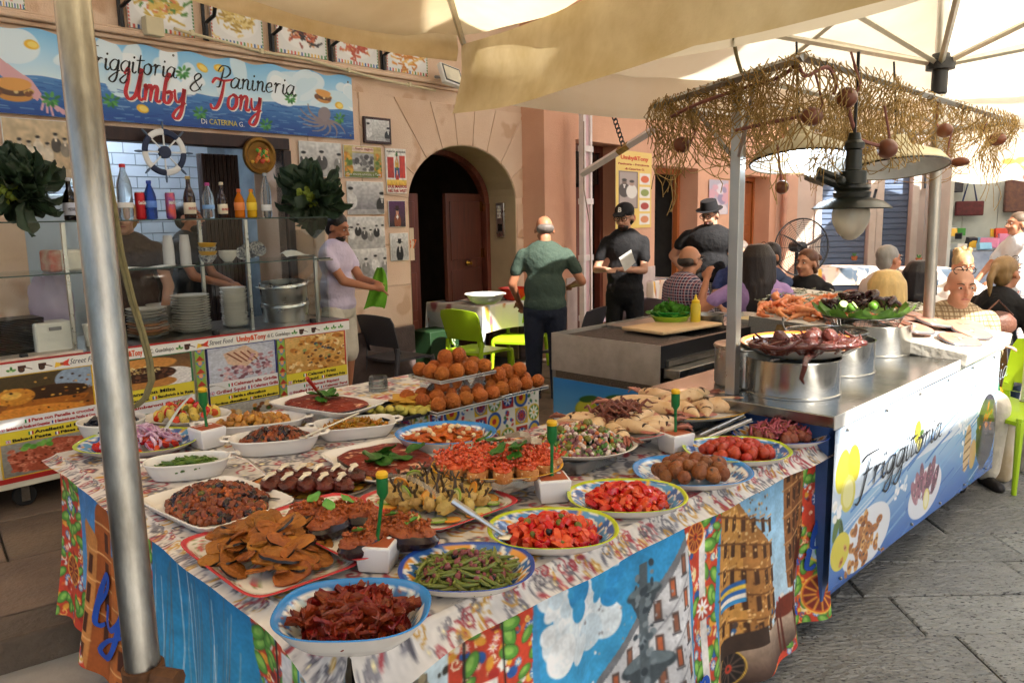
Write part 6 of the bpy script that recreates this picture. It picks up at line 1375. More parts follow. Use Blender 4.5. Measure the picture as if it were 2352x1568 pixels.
def slice_(r):
 n = 20; o = r.uniform(0, 50); ol = []; L, W = r.uniform(.042, .056), r.uniform(.024, .034); bend = r.uniform(-.25, .35)
 for i in range(n): a = 2*math.pi*i/n; k = 1+.12*mnoise.noise(Vector((math.cos(a)*1.5+o, math.sin(a)*1.5, 0))); sg = lambda v: math.copysign(abs(v)**.72, v); ol.append((L*.86*sg(math.cos(a))*k, W*.95*sg(math.sin(a))*k*(1 if math.sin(a) > 0 else .85)))
 zf = lambda x, y: bend*x*x*12-.2*bend*y+.003*mnoise.noise(Vector((x*60+o, y*60, 0))); vs = []; fs = []
 for dz in (0, .008):
  for s_ in (1, .6): vs += [(x*s_, y*s_, zf(x*s_, y*s_)+dz*(.75 if s_ == 1 else 1)) for x, y in ol]
  vs.append((0, 0, zf(0, 0)+dz))
 m_ = 2*n+1
 for i in range(n):
  k = (i+1) % n; fs += [(i, i+n, k+n, k), (i+n, 2*n, k+n), (m_+i, m_+k, m_+k+n, m_+i+n), (m_+i+n, m_+k+n, m_+2*n), (i, k, m_+k, m_+i)]
 return G().add(vs, fs)
fsl = shape('aubergine_slice', slice_, m_fa, 7)
for me in fsl:
 me.materials.append(m_fae); me.polygons.foreach_set('material_index', [1 if abs(p.normal.z) < .45 and p.center.y > .008 else 0 for p in me.polygons])
heap((D[0], D[1]*1.0, D[2]*1.0, D[3]), fsl, 84, 'crisp fried aubergine slice heaped on the red rimmed platter', 'aubergine slice', 'fried aubergine slices', .065, .018, .78, .5, (.75, 1.15))
D2 = tray3('red rimmed platter with stuffed aubergine halves', (617, 1177), (806, 1287), (985, 1222), .02, G_RED, TZ+.026)
m_stf = M('stuffing', '#8a3c18', .4, col2='#a8582a', scale=50, bump=.6, bscale=70, coat=.2); m_mint = M('mint', '#4f8a34', .45, col2='#6aa548', scale=40)
mint = [gridmesh('mint_leaf', leafmesh(.036, .03, k, .5, 7), m_mint) for k in range(2)]
for k, (px, py, a) in enumerate(((708, 1178, .7), (760, 1198, 1.0), (745, 1215, .9), (812, 1180, -.25), (830, 1245, .7), (905, 1208, -.35), (935, 1225, -.3))):
 if k == 2: continue
 s_ = (1., 1.15, 1, 1.25, .95, 1.3, 1.2)[k]; p = onz(px, py, TZ+.07)
 t = thing('stuffed_aubergine', 'baked aubergine half filled with chopped stuffing, %s' % ('leftmost small one', 'long one left of the fly fan', '', 'back one near the rolls', 'rounded one in front of the fly fan box', 'long one right of the fan stem', 'farthest right one')[k], 'aubergine', (p.x, p.y, TZ+.032), a)
 ob('aubergine_shell', G().ell((0, 0, .03), (.072*s_, .042*s_, .034), 20, 12, fn=lambda v: (1 if v.z < .15 else .93)+.1*v.x*.3), M('aubergine_purple', '#24131a', .25, var=.3, coat=.4), t)
 g = G(); r = random.Random(k)
 g.ell((0, 0, .042), (.064*s_, .036*s_, .024), 20, 10, fn=lambda v: 1+.15*mnoise.noise(v*4))
 for _ in range(70): a2, rr = r.uniform(0, 6.28), math.sqrt(r.random()); g.ell((.06*s_*rr*math.cos(a2), .034*s_*rr*math.sin(a2), .048+.018*(1-rr*rr)), r.uniform(.003, .006), 6, 4)
 ob('stuffing', g, m_stf, t); g = G(); [g.ell((.058*s_*(r.random()*2-1)*.8, .033*s_*(r.random()*2-1)*.8, .062+.008*r.random()), r.uniform(.0035, .0065), 6, 4, fn=lambda p: 1+.3*r.uniform(-1, 1)) for _ in range(60)]; ob('chopped_bits', g, M('stuff_bits', '#c2672c', .35, col2='#6a2a12', scale=90), t); o = ob('mint_leaf', mint[k % 2], None, t, (0, 0, .07), (.2, -.3, k)); o.scale = (1.2,)*3
D = tray3('red rimmed platter with rolled sardines and citrus slices', (836, 1138), (985, 1220), (1182, 1150), .02, G_RED, TZ+.012)
m_srd = M('sardine_roll', '#c9ac66', .4, col2='#a88a48', scale=30, rndv=.2, bump=.5, bscale=60, speck=('#4a4a44', 26, .66)); m_tail = M('sardine_tail', '#4a3a28', .4, rndv=.2); m_org = M('orange_peel', '#e08a1c', .35); m_orf = M('orange_flesh', '#ecb454', .3); m_lip = M('lime_rind', '#8aa83a', .35); m_lif = M('lime_pulp', '#d9dc98', .3)
def sroll(r):
 g = G(); o = Vector((r.uniform(0, 50), 0, 0)); g.ell((0, 0, .018), (.03, .016, .018), 14, 10, rotm(0, r.uniform(-.5, .5), 0), fn=lambda p: 1+.45*mnoise.noise(p*1.8+o)); g.ell((.012, .006, .024), (.016, .012, .012), 10, 8, fn=lambda p: 1+.4*mnoise.noise(p*2.5+o)); return g
def stail(r):
 g = G(); l_ = r.uniform(.8, 1.1)
 g.tube([(.008, 0, .03), (.012, 0, .045*l_), (.015, 0, .055*l_)], [.006, .004, .003], 6); g.tube([(.015, 0, .052*l_), (.02, .01, .07*l_)], [.003, .006], 5, flat=.3); g.tube([(.015, 0, .052*l_), (.02, -.01, .07*l_)], [.003, .006], 5, flat=.3); return g
srm, stm = shape('roll', sroll, m_srd, 4), shape('tail', stail, m_tail, 3)
c, rx, ry, rot = D
for k in range(46):
 rr = math.sqrt((k+.5)/46)*.80; a = k*2.4; u, v = rx*rr*math.cos(a), ry*rr*math.sin(a); t = thing('sardine_roll', 'stuffed sardine roll with its tail up on the citrus platter', 'sardine', c+Vector((u*math.cos(rot)-v*math.sin(rot), u*math.sin(rot)+v*math.cos(rot), .01+.022*(1-rr)+.012*q.random())), q.uniform(0, 6.28), 'sardine rolls')
 t.scale = (q.uniform(.9, 1.2),)*3; ob('rolled_fillet', q.choice(srm), None, t); ob('tail_fin', q.choice(stm), None, t)
def citrus(name, label, mp, mf, p, rot, s_=1.):
 t = thing(name, label, 'citrus slice', p, rot=rot, group=label[:24]); t.scale = (s_,)*3
 ob('peel', G().tube([(.024*math.cos(i*math.pi/10), .024*math.sin(i*math.pi/10), 0) for i in range(21)], .0032, 6, False), mp, t); ob('pulp', G().lathe([(0, -.002), (.023, -.002), (.023, .002), (0, .002)], 20), mf, t)
for k in range(26):
 a = k*.242+.1; e = .86 if k % 3 else .6; u, v = rx*e*math.cos(a), ry*e*math.sin(a); z = .014 if k % 3 else .06; o_ = k % 2
 citrus('orange_slice' if o_ else 'lime_slice', 'thin orange slice garnishing the sardine platter' if o_ else 'thin lime slice garnishing the sardine platter', m_org if o_ else m_lip, m_orf if o_ else m_lif, c+Vector((u*math.cos(rot)-v*math.sin(rot), u*math.sin(rot)+v*math.cos(rot), z)), (q.uniform(-.2, .2) if k % 3 else 1.2, q.uniform(-.2, .2), q.uniform(0, 6.28)))
D = dish('dark patterned oval plate of aubergine rolls with white sauce', 715, 1108, 146, .72, .022, G_DARK, name='majolica_plate', cat='plate', prof=TRAYP)
c = D[0]; m_roll = M('roll_red', '#6b2415', .4, col2='#3c1610', scale=20, bump=.5, bscale=50, coat=.25); m_sauce = M('white_sauce', '#e6dcc4', .35)
for k in range(10):
 i, j = k % 5, k//5; t = thing('aubergine_roll', 'baked aubergine roll in the %s row, %s' % (('front', 'back')[j], ('first from the left', 'second', 'third', 'fourth', 'last on the right')[i]), 'aubergine roll', c+Vector((-.115+i*.058+j*.02, -.05+j*.09-i*.004, .02)), R(20)+q.uniform(-.1, .1))
 ob('roll', G().ell((0, 0, .017), (.034, .054, .022), 18, 14, fn=lambda v: 1+.22*mnoise.noise(v*2.5+Vector((k, 0, 0)))), m_roll, t); ob('sauce', G().tube([(-.02, -.03, .044), (-.008, -.012, .049), (.008, .0, .0485), (-.004, .016, .048), (.012, .032, .044)], .0078, 6, flat=.6), m_sauce, t)
sp = thing('serving_spoon', 'large steel serving spoon resting on the dark patterned plate', 'spoon')
a, b = onz(537, 1044, TZ+.075), onz(640, 1106, TZ+.03)
ob('spoon_handle', G().tube([a, a.lerp(b, .3)+Vector((0, 0, .012)), a.lerp(b, .8)], [.009, .006, .005], 8, flat=.5), m_steel, sp); ob('spoon_bowl', G().ell(a.lerp(b, 1.02), (.05, .03, .009), 14, 8, rotm(0, .1, -.6)), m_steel, sp)
m_parm = M('parmigiana', '#8a2c14', .45, col2='#6a1e0e', scale=14, bump=1., bscale=26, speck=('#d8a888', 26, .63)); m_parme = M('parm_edge', '#2a1614', .35)
def parm(D, label, zb):
 c, rx, ry, rot = D; g = G(); n = 44; vs = []; fs = []
 for j, (s_, z) in enumerate(((.80, zb), (.80, zb+.012), (.72, zb+.022), (.4, zb+.026), (0.01, zb+.027))):
  for i in range(n):
   a = 2*math.pi*i/n; k = (abs(math.cos(a))**4+abs(math.sin(a))**4)**-.25; w_ = 1+.05*mnoise.noise(Vector((math.cos(a)*4, math.sin(a)*4, zb*9))); vs.append((rx*s_*k*math.cos(a)*w_, ry*s_*k*math.sin(a)*w_, z+.004*mnoise.noise(Vector((math.cos(a)*5*s_, math.sin(a)*5*s_, 3)))))
 for j in range(4):
  for i in range(n): k = (i+1) % n; fs.append((j*n+i, j*n+k, (j+1)*n+k, (j+1)*n+i))
 me = g.add(vs, fs).mesh('parmigiana'); fixn(me); me.materials.append(m_parm); me.materials.append(m_parme); me.polygons.foreach_set('material_index', [1 if i < n else 0 for i in range(len(me.polygons))]); me.shade_smooth()
 tag(ob('parmigiana', me, None, None, c, (0, 0, rot)), label, 'aubergine bake')
D = tray3('white ruffled square platter of parmigiana in the middle of the table', (731, 1040), (856, 1103), (1052, 1058), .03, G_WHITE, scal=.012, name='ruffled_platter'); parm(D, 'red aubergine parmigiana topped with basil in the middle', .010); leaves(D, 9, .05, 'dark basil leaf on the middle parmigiana', .45, 1.2)
bx2 = tag(ob('clear_box', G().box(-.12, .12, -.12, .12, 0, .055), M('clear_plastic', '#e8eeee', .08, trans=.85, ior=1.1), None, onz(752, 958, TZ+.004), (0, 0, RA), bevel=.006), 'clear plastic box propping up the back parmigiana platter', 'plastic box')
D = tray3('white ruffled platter of parmigiana raised at the back', (633, 919), (772, 954), (868, 924), .03, G_WHITE, TZ+.062, .012, 'ruffled_platter'); parm(D, 'red aubergine parmigiana with cheese on the raised platter', .010); leaves(D, 6, .05, 'basil leaf on the raised parmigiana', .3, 1.1)
s2 = thing('red_spoon', 'red handled serving spoon stuck in the back parmigiana', 'spoon'); a, b = onz(705, 868, TZ+.2), onz(735, 905, TZ+.11)
ob('spoon_handle', G().tube([a, b], [.009, .006], 8), M('red_plastic', '#a8261f', .35), s2); ob('spoon_bowl', G().tube([b, b+Vector((.03, -.01, -.02))], [.006, .02], 8, flat=.3), m_steel, s2)
def casserole(label, cx, cy_, halfw, ratio, rot=.25, sq=2.6, h=.062): return dish(label, cx, cy_, halfw, ratio, h, G_WHITE, rot=rot, sq=sq, prof=CASP, name='casserole', cat='casserole', handles=True, rough=.12)
D = casserole('white oval casserole of plain green beans', 430, 1052, 94, .58); heap(D, shape('green_bean', bean(.075, .0055), m_bean, 4), 95, 'fresh green bean in the white casserole', 'green bean', 'beans in the casserole', .025, .036, .60, .2)
D = casserole('white oval casserole of aubergine caponata', 632, 998, 102, .58); caponata(D, 'glossy caponata with olives in the white casserole', .035, .05, 300, 9, .78)
D = casserole('white oval casserole of roast potatoes', 582, 962, 118, .52, .3); m_pot = M('roast_potato', '#c08a38', .4, col2='#8a5320', scale=25, rndv=.2, coat=.2)
mound(D, m_pot, .02, .025, .66, 'roast potato bed in the casserole', 'potato bed'); heap(D, shape('potato_chunk', lump(.019, .016, .014, .35, 1.6, 8, 6), m_pot, 5), 75, 'golden roast potato chunk in the casserole', 'potato', 'roast potatoes', .04, .042, .72, 3)
D = casserole('white rectangular casserole of stewed peppers', 815, 968, 92, .62, .3, 4.5, .055); m_pep = M('pepper_orange', '#c8781e', .3, col2='#8a7a20', scale=18, coat=.4, rndv=.25); heap(D, shape('pepper_strip', strip, m_pep, 4), 60, 'soft orange pepper strip in the casserole', 'pepper strip', 'stewed peppers', .025, .034, .66, .4, (.8, 1.1)); mound(D, m_pep, .012, .02, .62, 'oily pepper bed in the casserole', 'pepper bed')
sp3 = thing('long_spoon', 'thin steel spoon leaning from the caponata casserole', 'spoon'); a, b = onz(825, 948, TZ+.15), onz(698, 1004, TZ+.07); ob('spoon_handle', G().tube([a, b], .0045, 6), m_steel, sp3); ob('spoon_tip', G().ell(b, (.02, .014, .005), 10, 6), m_steel, sp3)
D = dish('white ruffled plate of potato salad with cherry tomatoes', 430, 952, 97, .8, .03, G_WHITE, scal=.015, name='ruffled_plate', cat='plate'); m_pots = M('boiled_potato', '#d8bf5c', .45, col2='#c8ab48', scale=20, rndv=.1, speck=('#7a6a2a', 70, .62))
heap(D, shape('potato_piece', lump(.028, .02, .018, .25, 1.5, 10, 8), m_pots, 4), 26, 'boiled yellow potato piece in the potato salad', 'potato', 'potato salad pieces', .05, .03, .7, 3); heap(D, th, 26, 'cherry tomato half in the potato salad', 'tomato piece', 'tomatoes in the potato salad', .065, .03, .7, 3, (1.1, 1.5)); heap(D, shape('olive', lump(.013, .011, .011, .03), m_olive, 1), 12, 'green olive in the potato salad', 'olive', 'olives in the potato salad', .065, .03, .7, 1)
D = dish('lime rimmed plate of tomato and red onion salad', 320, 1008, 135, .8, .04, G_LIME, name='majolica_plate', cat='plate', sq=2.4); m_ron = M('red_onion', '#9c5a86', .3, col2='#e0c8d8', scale=28, rndv=.2)
heap(D, tw, 60, 'tomato wedge under the red onion', 'tomato piece', 'tomatoes under the onion', .03, .02, .68, .9); heap(D, shape('onion_slice', bean(.05, .0065), m_ron, 4), 90, 'curved purple onion slice on the tomato salad', 'onion slice', 'red onion slices', .055, .03, .62, 1.2)
D = dish('deep white bowl of black mussels at the left', 256, 962, 74, .9, .075, G_WHITE, prof=CASP, name='deep_bowl', cat='bowl'); m_mus = M('mussel', '#17181f', .18, col2='#2a2c38', scale=14, coat=.4)
heap(D, shape('mussel', lambda r: G().ell((0, 0, 0), (.034, .016, .010), 14, 8, fn=lambda v: 1-.35*max(0, -v.x)), m_mus, 2), 46, 'black mussel shell in the deep white bowl', 'mussel', 'mussels', .05, .05, .74, 1.3)
D = dish('deep blue rimmed bowl of carrots with garlic', 1024, 990, 116, .84, .066, G_BLUE, name='majolica_bowl', cat='bowl'); m_car = M('carrot', '#c8641c', .35, col2='#a84c14', scale=18, coat=.3, rndv=.15); m_gar = M('garlic', '#e0c99a', .4, rndv=.05)
mound(D, m_car, .035, .02, .78, 'oily carrot bed in the blue bowl', 'carrot bed'); heap(D, shape('carrot_slice', slice_, m_car, 4), 60, 'thin carrot slice in the blue rimmed bowl', 'carrot slice', 'carrot slices', .028, .045, .72, .3, (.5, .75)); heap(D, shape('garlic_clove', lump(.013, .010, .009, .2), m_gar, 2), 18, 'pale garlic clove on the carrots', 'garlic clove', 'garlic cloves', .035, .05, .68, 1)
def prop(px, py, h, label, s_=.11): tag(ob('clear_box', G().box(-s_, s_, -s_*.8, s_*.8, 0, h), M('clear_plastic', '#e8eeee'), None, onz(px, py, TZ+.004), (0, 0, RA), bevel=.006), label, 'plastic box')
prop(1145, 1112, .055, 'clear plastic box under the bruschetta platter', .12); prop(1330, 1065, .04, 'clear plastic box under the seafood salad platter'); prop(1415, 1018, .05, 'clear plastic box under the near grilled squid platter'); prop(1580, 975, .055, 'clear plastic box under the far grilled squid platter')
D = dish('yellow rimmed platter of bruschetta', 1142, 1064, 150, .72, .028, G_YEL, z0=TZ+.062, name='majolica_plate', cat='platter', sq=2.4); m_bread = M('bread_crust', '#a8642e', .6, col2='#c48a4c', scale=25, bump=.4, speck=('#e6d0a4', 90, .62)); m_dice = M('tomato_dice', '#c0381c', .25, col2='#d8683c', scale=60, coat=.35)
c, rx, ry, rot = D; br = shape('bread', lambda r: G().lathe([(0, 0), (.036, 0), (.040, .004), (.040, .028), (.036, .032), (0, .032)], 16, sx=1.15, sy=.8), m_bread, 2)
for k in range(19):
 rr = .78 if k < 13 else .36; a = (k/13 if k < 13 else k/6)*2*math.pi; t = thing('bruschetta', 'toasted bread slice topped with diced tomato on the yellow rimmed platter', 'bruschetta', c+Vector((rx*rr*math.cos(a), ry*rr*math.sin(a), .012+(.01 if k >= 13 else 0))), a, 'bruschette')
 ob('bread', br[k % 2], None, t); g = G(); r = random.Random(k)
 for _ in range(46): g.ell((r.gauss(0, .022), r.gauss(0, .017), .034+r.random()*.022), r.uniform(.004, .0075), 6, 4, fn=lambda p: 1+.2*r.uniform(-1, 1))
 g.ell((0, 0, .034), (.036, .028, .012), 12, 6); ob('tomato_topping', g, m_dice, t)
stuff(D, [(cube_fn(.0075), m_dice, 420), (cube_fn(.006), M('celery_dice', '#a8a04a', .4), 40)], 'loose diced tomato covering the bruschetta', 'diced tomato', 'diced_tomato', .05, .022, .72, 6); leaves(D, 8, .082, 'green basil leaf on the bruschetta', .6, .95)
D = dish('green and white platter of seafood salad', 1332, 1018, 131, .8, .03, G_GREEN, z0=TZ+.045, name='majolica_plate', cat='platter')
stuff(D, [(cube_fn(.011), M('squid_white', '#d8c4b8', .35), 190), (cube_fn(.012), M('octopus_bit', '#85565a', .35), 150), (cube_fn(.010), M('celery', '#8fa85c', .4), 90), (cube_fn(.012), M('salad_leaf', '#4f7a34', .5), 60), (cube_fn(.009), M('carrot_bit', '#c8743a', .4), 70), (cube_fn(.011), M('mussel_orange', '#b8703c', .4), 40)], 'mixed seafood salad of octopus, celery and squid', 'seafood salad', 'seafood_salad', .02, .075, .84, 7)
heap(D, shape('olive', lump(.014, .012, .012, .03), m_olive, 1), 22, 'green olive in the seafood salad', 'olive', 'olives in the seafood salad', .085, .03, .76, 1)
m_sq = M('squid_grilled', '#ddc29c', .4, col2='#c8a070', scale=16, rndv=.1, speck=('#8a4a30', 20, .63)); m_char = M('char', '#3a1d10', .6); m_ten = M('squid_tentacle', '#6b3428', .4, col2='#8a5040', scale=30, rndv=.2); m_ten2 = M('squid_pink', '#b87a68', .4, col2='#a05c4c', scale=20)
def squid(p, rz, s_, label, seed, tent=True):
 t = thing('grilled_squid', label, 'squid', p, rz); r = random.Random(seed)
 ob('mantle', G().tube([(-.095*s_, 0, .02), (-.07*s_, 0, .021), (-.02*s_, 0, .024), (.03*s_, 0, .024), (.075*s_, 0, .021), (.09*s_, 0, .02)], [.003*s_, .013*s_, .026*s_, .028*s_, .022*s_, .014*s_], 14, flat=.8), m_sq, t)
 for k in range(5): x = (-.045+k*.026)*s_; R0 = .0240*s_*(1-.4*abs(k-2.6)/4); g = G(); g.tube([(x+.004*math.sin(a), R0*1.12*math.cos(a), .0245+R0*.84*math.sin(a)) for a in [R(30+i*15) for i in range(9)]], [.001, .004, .0055, .005, .006, .005, .0055, .004, .001], 5, flat=.3); ob('grill_mark', g, m_char, t)
 ob('fin', G().ell((-.06*s_, 0, .018), (.03*s_, .035*s_, .005), 12, 6), m_ten2, t)
 if tent:
  for k in range(7): a = r.uniform(-.7, .7); pts = [(.085*s_, 0, .02), (.11*s_, .02*a, .022+r.uniform(0, .012)), (.13*s_, .04*a, .015+r.uniform(0, .02)), (.145*s_, .05*a+r.uniform(-.01, .01), .008+r.uniform(0, .025))]; ob('tentacle', G().tube(pts, [.007, .006, .0045, .002], 6), m_ten if r.random() < .6 else m_ten2, t)
D = dish('white red lined platter of grilled squid with tentacles on top', 1415, 978, 132, .8, .022, maj('#c23c40', '#e4dfd8', ('#e4dfd8',), .95), z0=TZ+.055, name='squid_platter', cat='platter', prof=TRAYP); c = D[0]
for k in range(11):
 a = k*2*math.pi/11; squid(c+Vector((.13*math.cos(a), .10*math.sin(a), .008+.012*(k % 2))), a+math.pi*(k % 2)+.4, 1.15, 'grilled squid on the near platter, %s from the left front' % ('first', 'second', 'third', 'fourth', 'fifth', 'sixth', 'seventh', 'eighth', 'ninth', 'tenth', 'last')[k], k)
g = G(); r = random.Random(4)
for k in range(60):
 a = r.uniform(0, 6.28); x, y = r.gauss(-.0, .045), r.gauss(.02, .03); h = .045+.05*r.random(); d = Vector((math.cos(a), math.sin(a), 0))*.04; p = c+Vector((x, y, h)); g.tube([p, p+d*.5+Vector((0, 0, .018)), p+d+Vector((0, 0, .006)), p+d*1.3+Vector((.01, 0, .012*r.random()))], [.007, .006, .004, .0015], 6)
tag(ob('tentacle_heap', g, m_ten), 'heap of dark grilled squid tentacles on the near squid platter', 'squid tentacles', None, 'stuff')
D = dish('yellow rimmed platter of whole grilled squid by the steel counter', 1575, 932, 146, .8, .022, maj('#d9a321', '#e4dfd8', ('#e4dfd8',), .95), z0=TZ+.06, name='squid_platter', cat='platter', prof=TRAYP); c = D[0]
for k, (x, y, z, a, s_) in enumerate(((-.17, .02, .02, 2.9, 1.5), (-.12, -.06, .02, 2.6, 1.4), (-.02, -.09, .02, 1.8, 1.25), (.06, -.09, .02, 1.4, 1.2), (.15, -.04, .02, -.15, 1.6), (.16, .05, .02, .1, 1.5), (.04, .07, .03, .9, 1.4), (-.08, .08, .03, 2.2, 1.4), (0, 0, .05, .5, 1.3))): squid(c+Vector((x, y, z-.01)), a, s_, 'large grilled squid on the far platter, %s' % ('leftmost', 'front left', 'front middle', 'front right', 'rightmost', 'right back', 'middle back', 'left back', 'topmost')[k], k+20)
AZ = .80
trestle('low_table', 'small table under the colourful tile print cloth', FT, 1.27, 2.1, 1.45, 2.15, AZ, .0)
cv = Cv(190, 90, '#e9e4d4'); r = random.Random(3)
for i in range(10):
 for j in range(5):
  x, y = 10+i*19, 9+j*19; k = (i+2*j) % 5
  if k == 0: cv.rect(x-9, y-9, x+9, y+9, '#e0b41e'); cv.ell(x, y, 8, 8, '#2c5aa8'); wheel(cv, x, y, 7, '#efe9d8', '#c8302a', '#2c4a90', 10)
  elif k == 1: flower(cv, x, y, 9, '#f4f0e4', '#4f8a3a'); cv.ell(x, y, 9.2, 9.2, '#e0b41e', ring=.85)
  elif k == 2: cv.rect(x-8, y-8, x+8, y+8, '#b8302a'); flower(cv, x, y, 6, '#ffffff', '#1f3f88', 6)
  elif k == 3: cv.ell(x, y, 10, 10, '#2c5aa8'); cv.ell(x, y, 7, 7, '#e9b61e'); cv.ell(x, y, 3, 3, '#c8302a')
  else: cv.blobs(14, x-8, y-8, x+8, y+8, 1, 2.4, ('#2c5aa8', '#3f7a3a', '#c8302a'), i*7+j)
ct = tag(sheet('tile_cloth', cv, lambda U, V: (1.25+.88*U, 1.44-.012-.015*(1-V)*np.sin(U*16), AZ+.002-.42*(1-V)), m_cloth, None, FT.o, (0, 0, FT.a)), 'tablecloth printed with colourful tiles hanging below the rice balls', 'tablecloth')
cv = Cv(120, 100, '#e6e1d8'); arabesque(cv, 300, 6, 33); tp_ = sheet('cloth_top', cv, lambda U, V: (1.25+.88*U, 1.43+.73*V, AZ+.002), m_cloth, ct)
cv = Cv(60, 60, '#e9e4d4'); cv.blobs(120, 0, 0, 60, 60, 2, 5, ('#2c5aa8', '#e0b41e', '#c8302a', '#4f8a3a'), 3); sheet('cloth_side', cv, lambda U, V: (2.13+.012*(1-V)*np.sin(U*9), 1.44+.7*U, AZ+.002-.42*(1-V)), m_cloth, ct)
def flat_tray(label, px, py, z, lx, ly, rot=RA, mat=None):
 p = onz(px, py, z); t = thing('metal_tray', label, 'tray', (p.x, p.y, z), rot); g = G(); g.box(-lx, lx, -ly, ly, 0, .004)
 for (a, b, c_, d_) in ((-lx, lx, -ly, -ly+.006), (-lx, lx, ly-.006, ly), (-lx, -lx+.006, -ly+.006, ly-.006), (lx-.006, lx, -ly+.006, ly-.006)): g.box(a, b, c_, d_, .0041, .016)
 ob('tray_sheet', g, mat or m_steel, t, bevel=.002); return Vector((p.x, p.y, z)), lx, ly, rot
m_ara = M('arancino_crumb', '#b8651c', .6, col2='#93480f', scale=30, bump=.7, bscale=120, rndv=.12); ara = shape('rice_ball', lump(.036, .034, .033, .09, 1.6, 20, 14), m_ara, 4)
TB = flat_tray('grey tray under the left rice balls', 1035, 925, AZ+.006, .20, .15); TC = flat_tray('steel tray under the right rice balls', 1165, 895, AZ+.006, .16, .13)
TA = flat_tray('raised steel tray of rice balls at the back', 1040, 862, AZ+.11, .17, .12)
tag(ob('clear_box', G().box(-.13, .13, -.09, .09, 0, .10), M('clear_plastic', '#e8eeee'), None, TA[0]-Vector((0, 0, .106)), (0, 0, RA), bevel=.006), 'clear box holding up the back tray of rice balls', 'plastic box')
def balls(T, nx, ny, label, group, top=0):
 c, lx, ly, rot = T; k = 0
 for i in range(nx):
  for j in range(ny):
   u, v = -lx+.04+(2*lx-.08)*(i/(nx-1)), -ly+.04+(2*ly-.08)*(j/(ny-1)); o = ob('rice_ball', ara[k % 4], None, None, c+Vector(((u*math.cos(rot)-v*math.sin(rot)), u*math.sin(rot)+v*math.cos(rot), .038)), (q.uniform(0, 6), q.uniform(0, 6), q.uniform(0, 6))); k += 1; o.scale = (q.uniform(.98, 1.12),)*3; tag(o, label, 'rice ball', group)
 for i in range(top):
  u, v = (i-(top-1)/2)*.075, q.uniform(-.02, .02); o = ob('rice_ball', ara[i % 4], None, None, c+Vector(((u*math.cos(rot)-v*math.sin(rot)), u*math.sin(rot)+v*math.cos(rot), .092)), (i, 2, 1)); o.scale = (1.08,)*3; tag(o, label, 'rice ball', group)
balls(TB, 5, 3, 'orange fried rice ball on the left grey tray', 'rice balls left tray', 2); balls(TC, 4, 3, 'orange fried rice ball on the right steel tray', 'rice balls right tray', 3); balls(TA, 4, 3, 'orange fried rice ball on the raised back tray', 'rice balls back tray', 2)
TP = flat_tray('black tray of chickpea fritters and potato croquettes', 930, 942, AZ+.004, .18, .15, mat=m_black); m_pan = M('panelle', '#d3a63c', .5, col2='#c48f2c', scale=14, bump=.3, rndv=.08); m_cro = M('croquette', '#c2b656', .5, col2='#a89c40', scale=18, rndv=.1, speck=('#4f5a24', 60, .66))
c, lx, ly, rot = TP
for k in range(9): o = ob('chickpea_fritter', G().box(-.055, .055, -.035, .035, 0, .004), m_pan, None, c+Vector((.02+.05*math.cos(k*2.2), .045+.03*math.sin(k*1.9), .012+k*.0045)), (q.uniform(-.08, .08), q.uniform(-.08, .08), q.uniform(0, 3)), bevel=.002); tag(o, 'thin yellow chickpea fritter on the black tray', 'fritter', 'chickpea fritters')
crm = shape('croquette', lump(.028, .017, .016, .06, 2, 14, 10), m_cro, 2)
for k in range(22): o = ob('potato_croquette', crm[k % 2], None, None, c+Vector((-.10+.042*(k % 6)-.01*(k//6), -.05-.027*(k//6)+.012*(k % 6)*0, .018+(.022 if k > 17 else 0))), (0, 0, q.uniform(0, 3))); tag(o, 'pale green potato croquette on the black tray', 'croquette', 'potato croquettes')
for k, (px, py, s_, lb) in enumerate(((870, 905, 1.1, 'stack of clear plastic tubs beside the raised platter'), (835, 915, .9, 'clear plastic lid lying left of the tub stack'))):
 p = onz(px, py, TZ+.01); t = thing('plastic_tub', lb, 'plastic tub', p); n = 4 if k == 0 else 1
 for j in range(n): ob('tub', G().lathe([(.045*s_, .02+j*.012), (.04*s_, .05*s_+j*.012), (.0, .052*s_+j*.012)] if k == 0 else [(.055, 0), (.055, .012), (.05, .016), (0, .016)], 20), glass('tub_plastic', '#f4f6f6', .15, .8), t)
m_fw = M('fan_white', '#e6e6e8', .35, var=.02); m_fb = M('fan_brown', '#a3502c', .45, var=.04); m_fg = M('fan_green', '#146a34', .35, var=.05); m_fy = M('fan_yellow', '#e0b21c', .4); m_fl = glass('fan_blade', '#eef2ee', .2, .7)
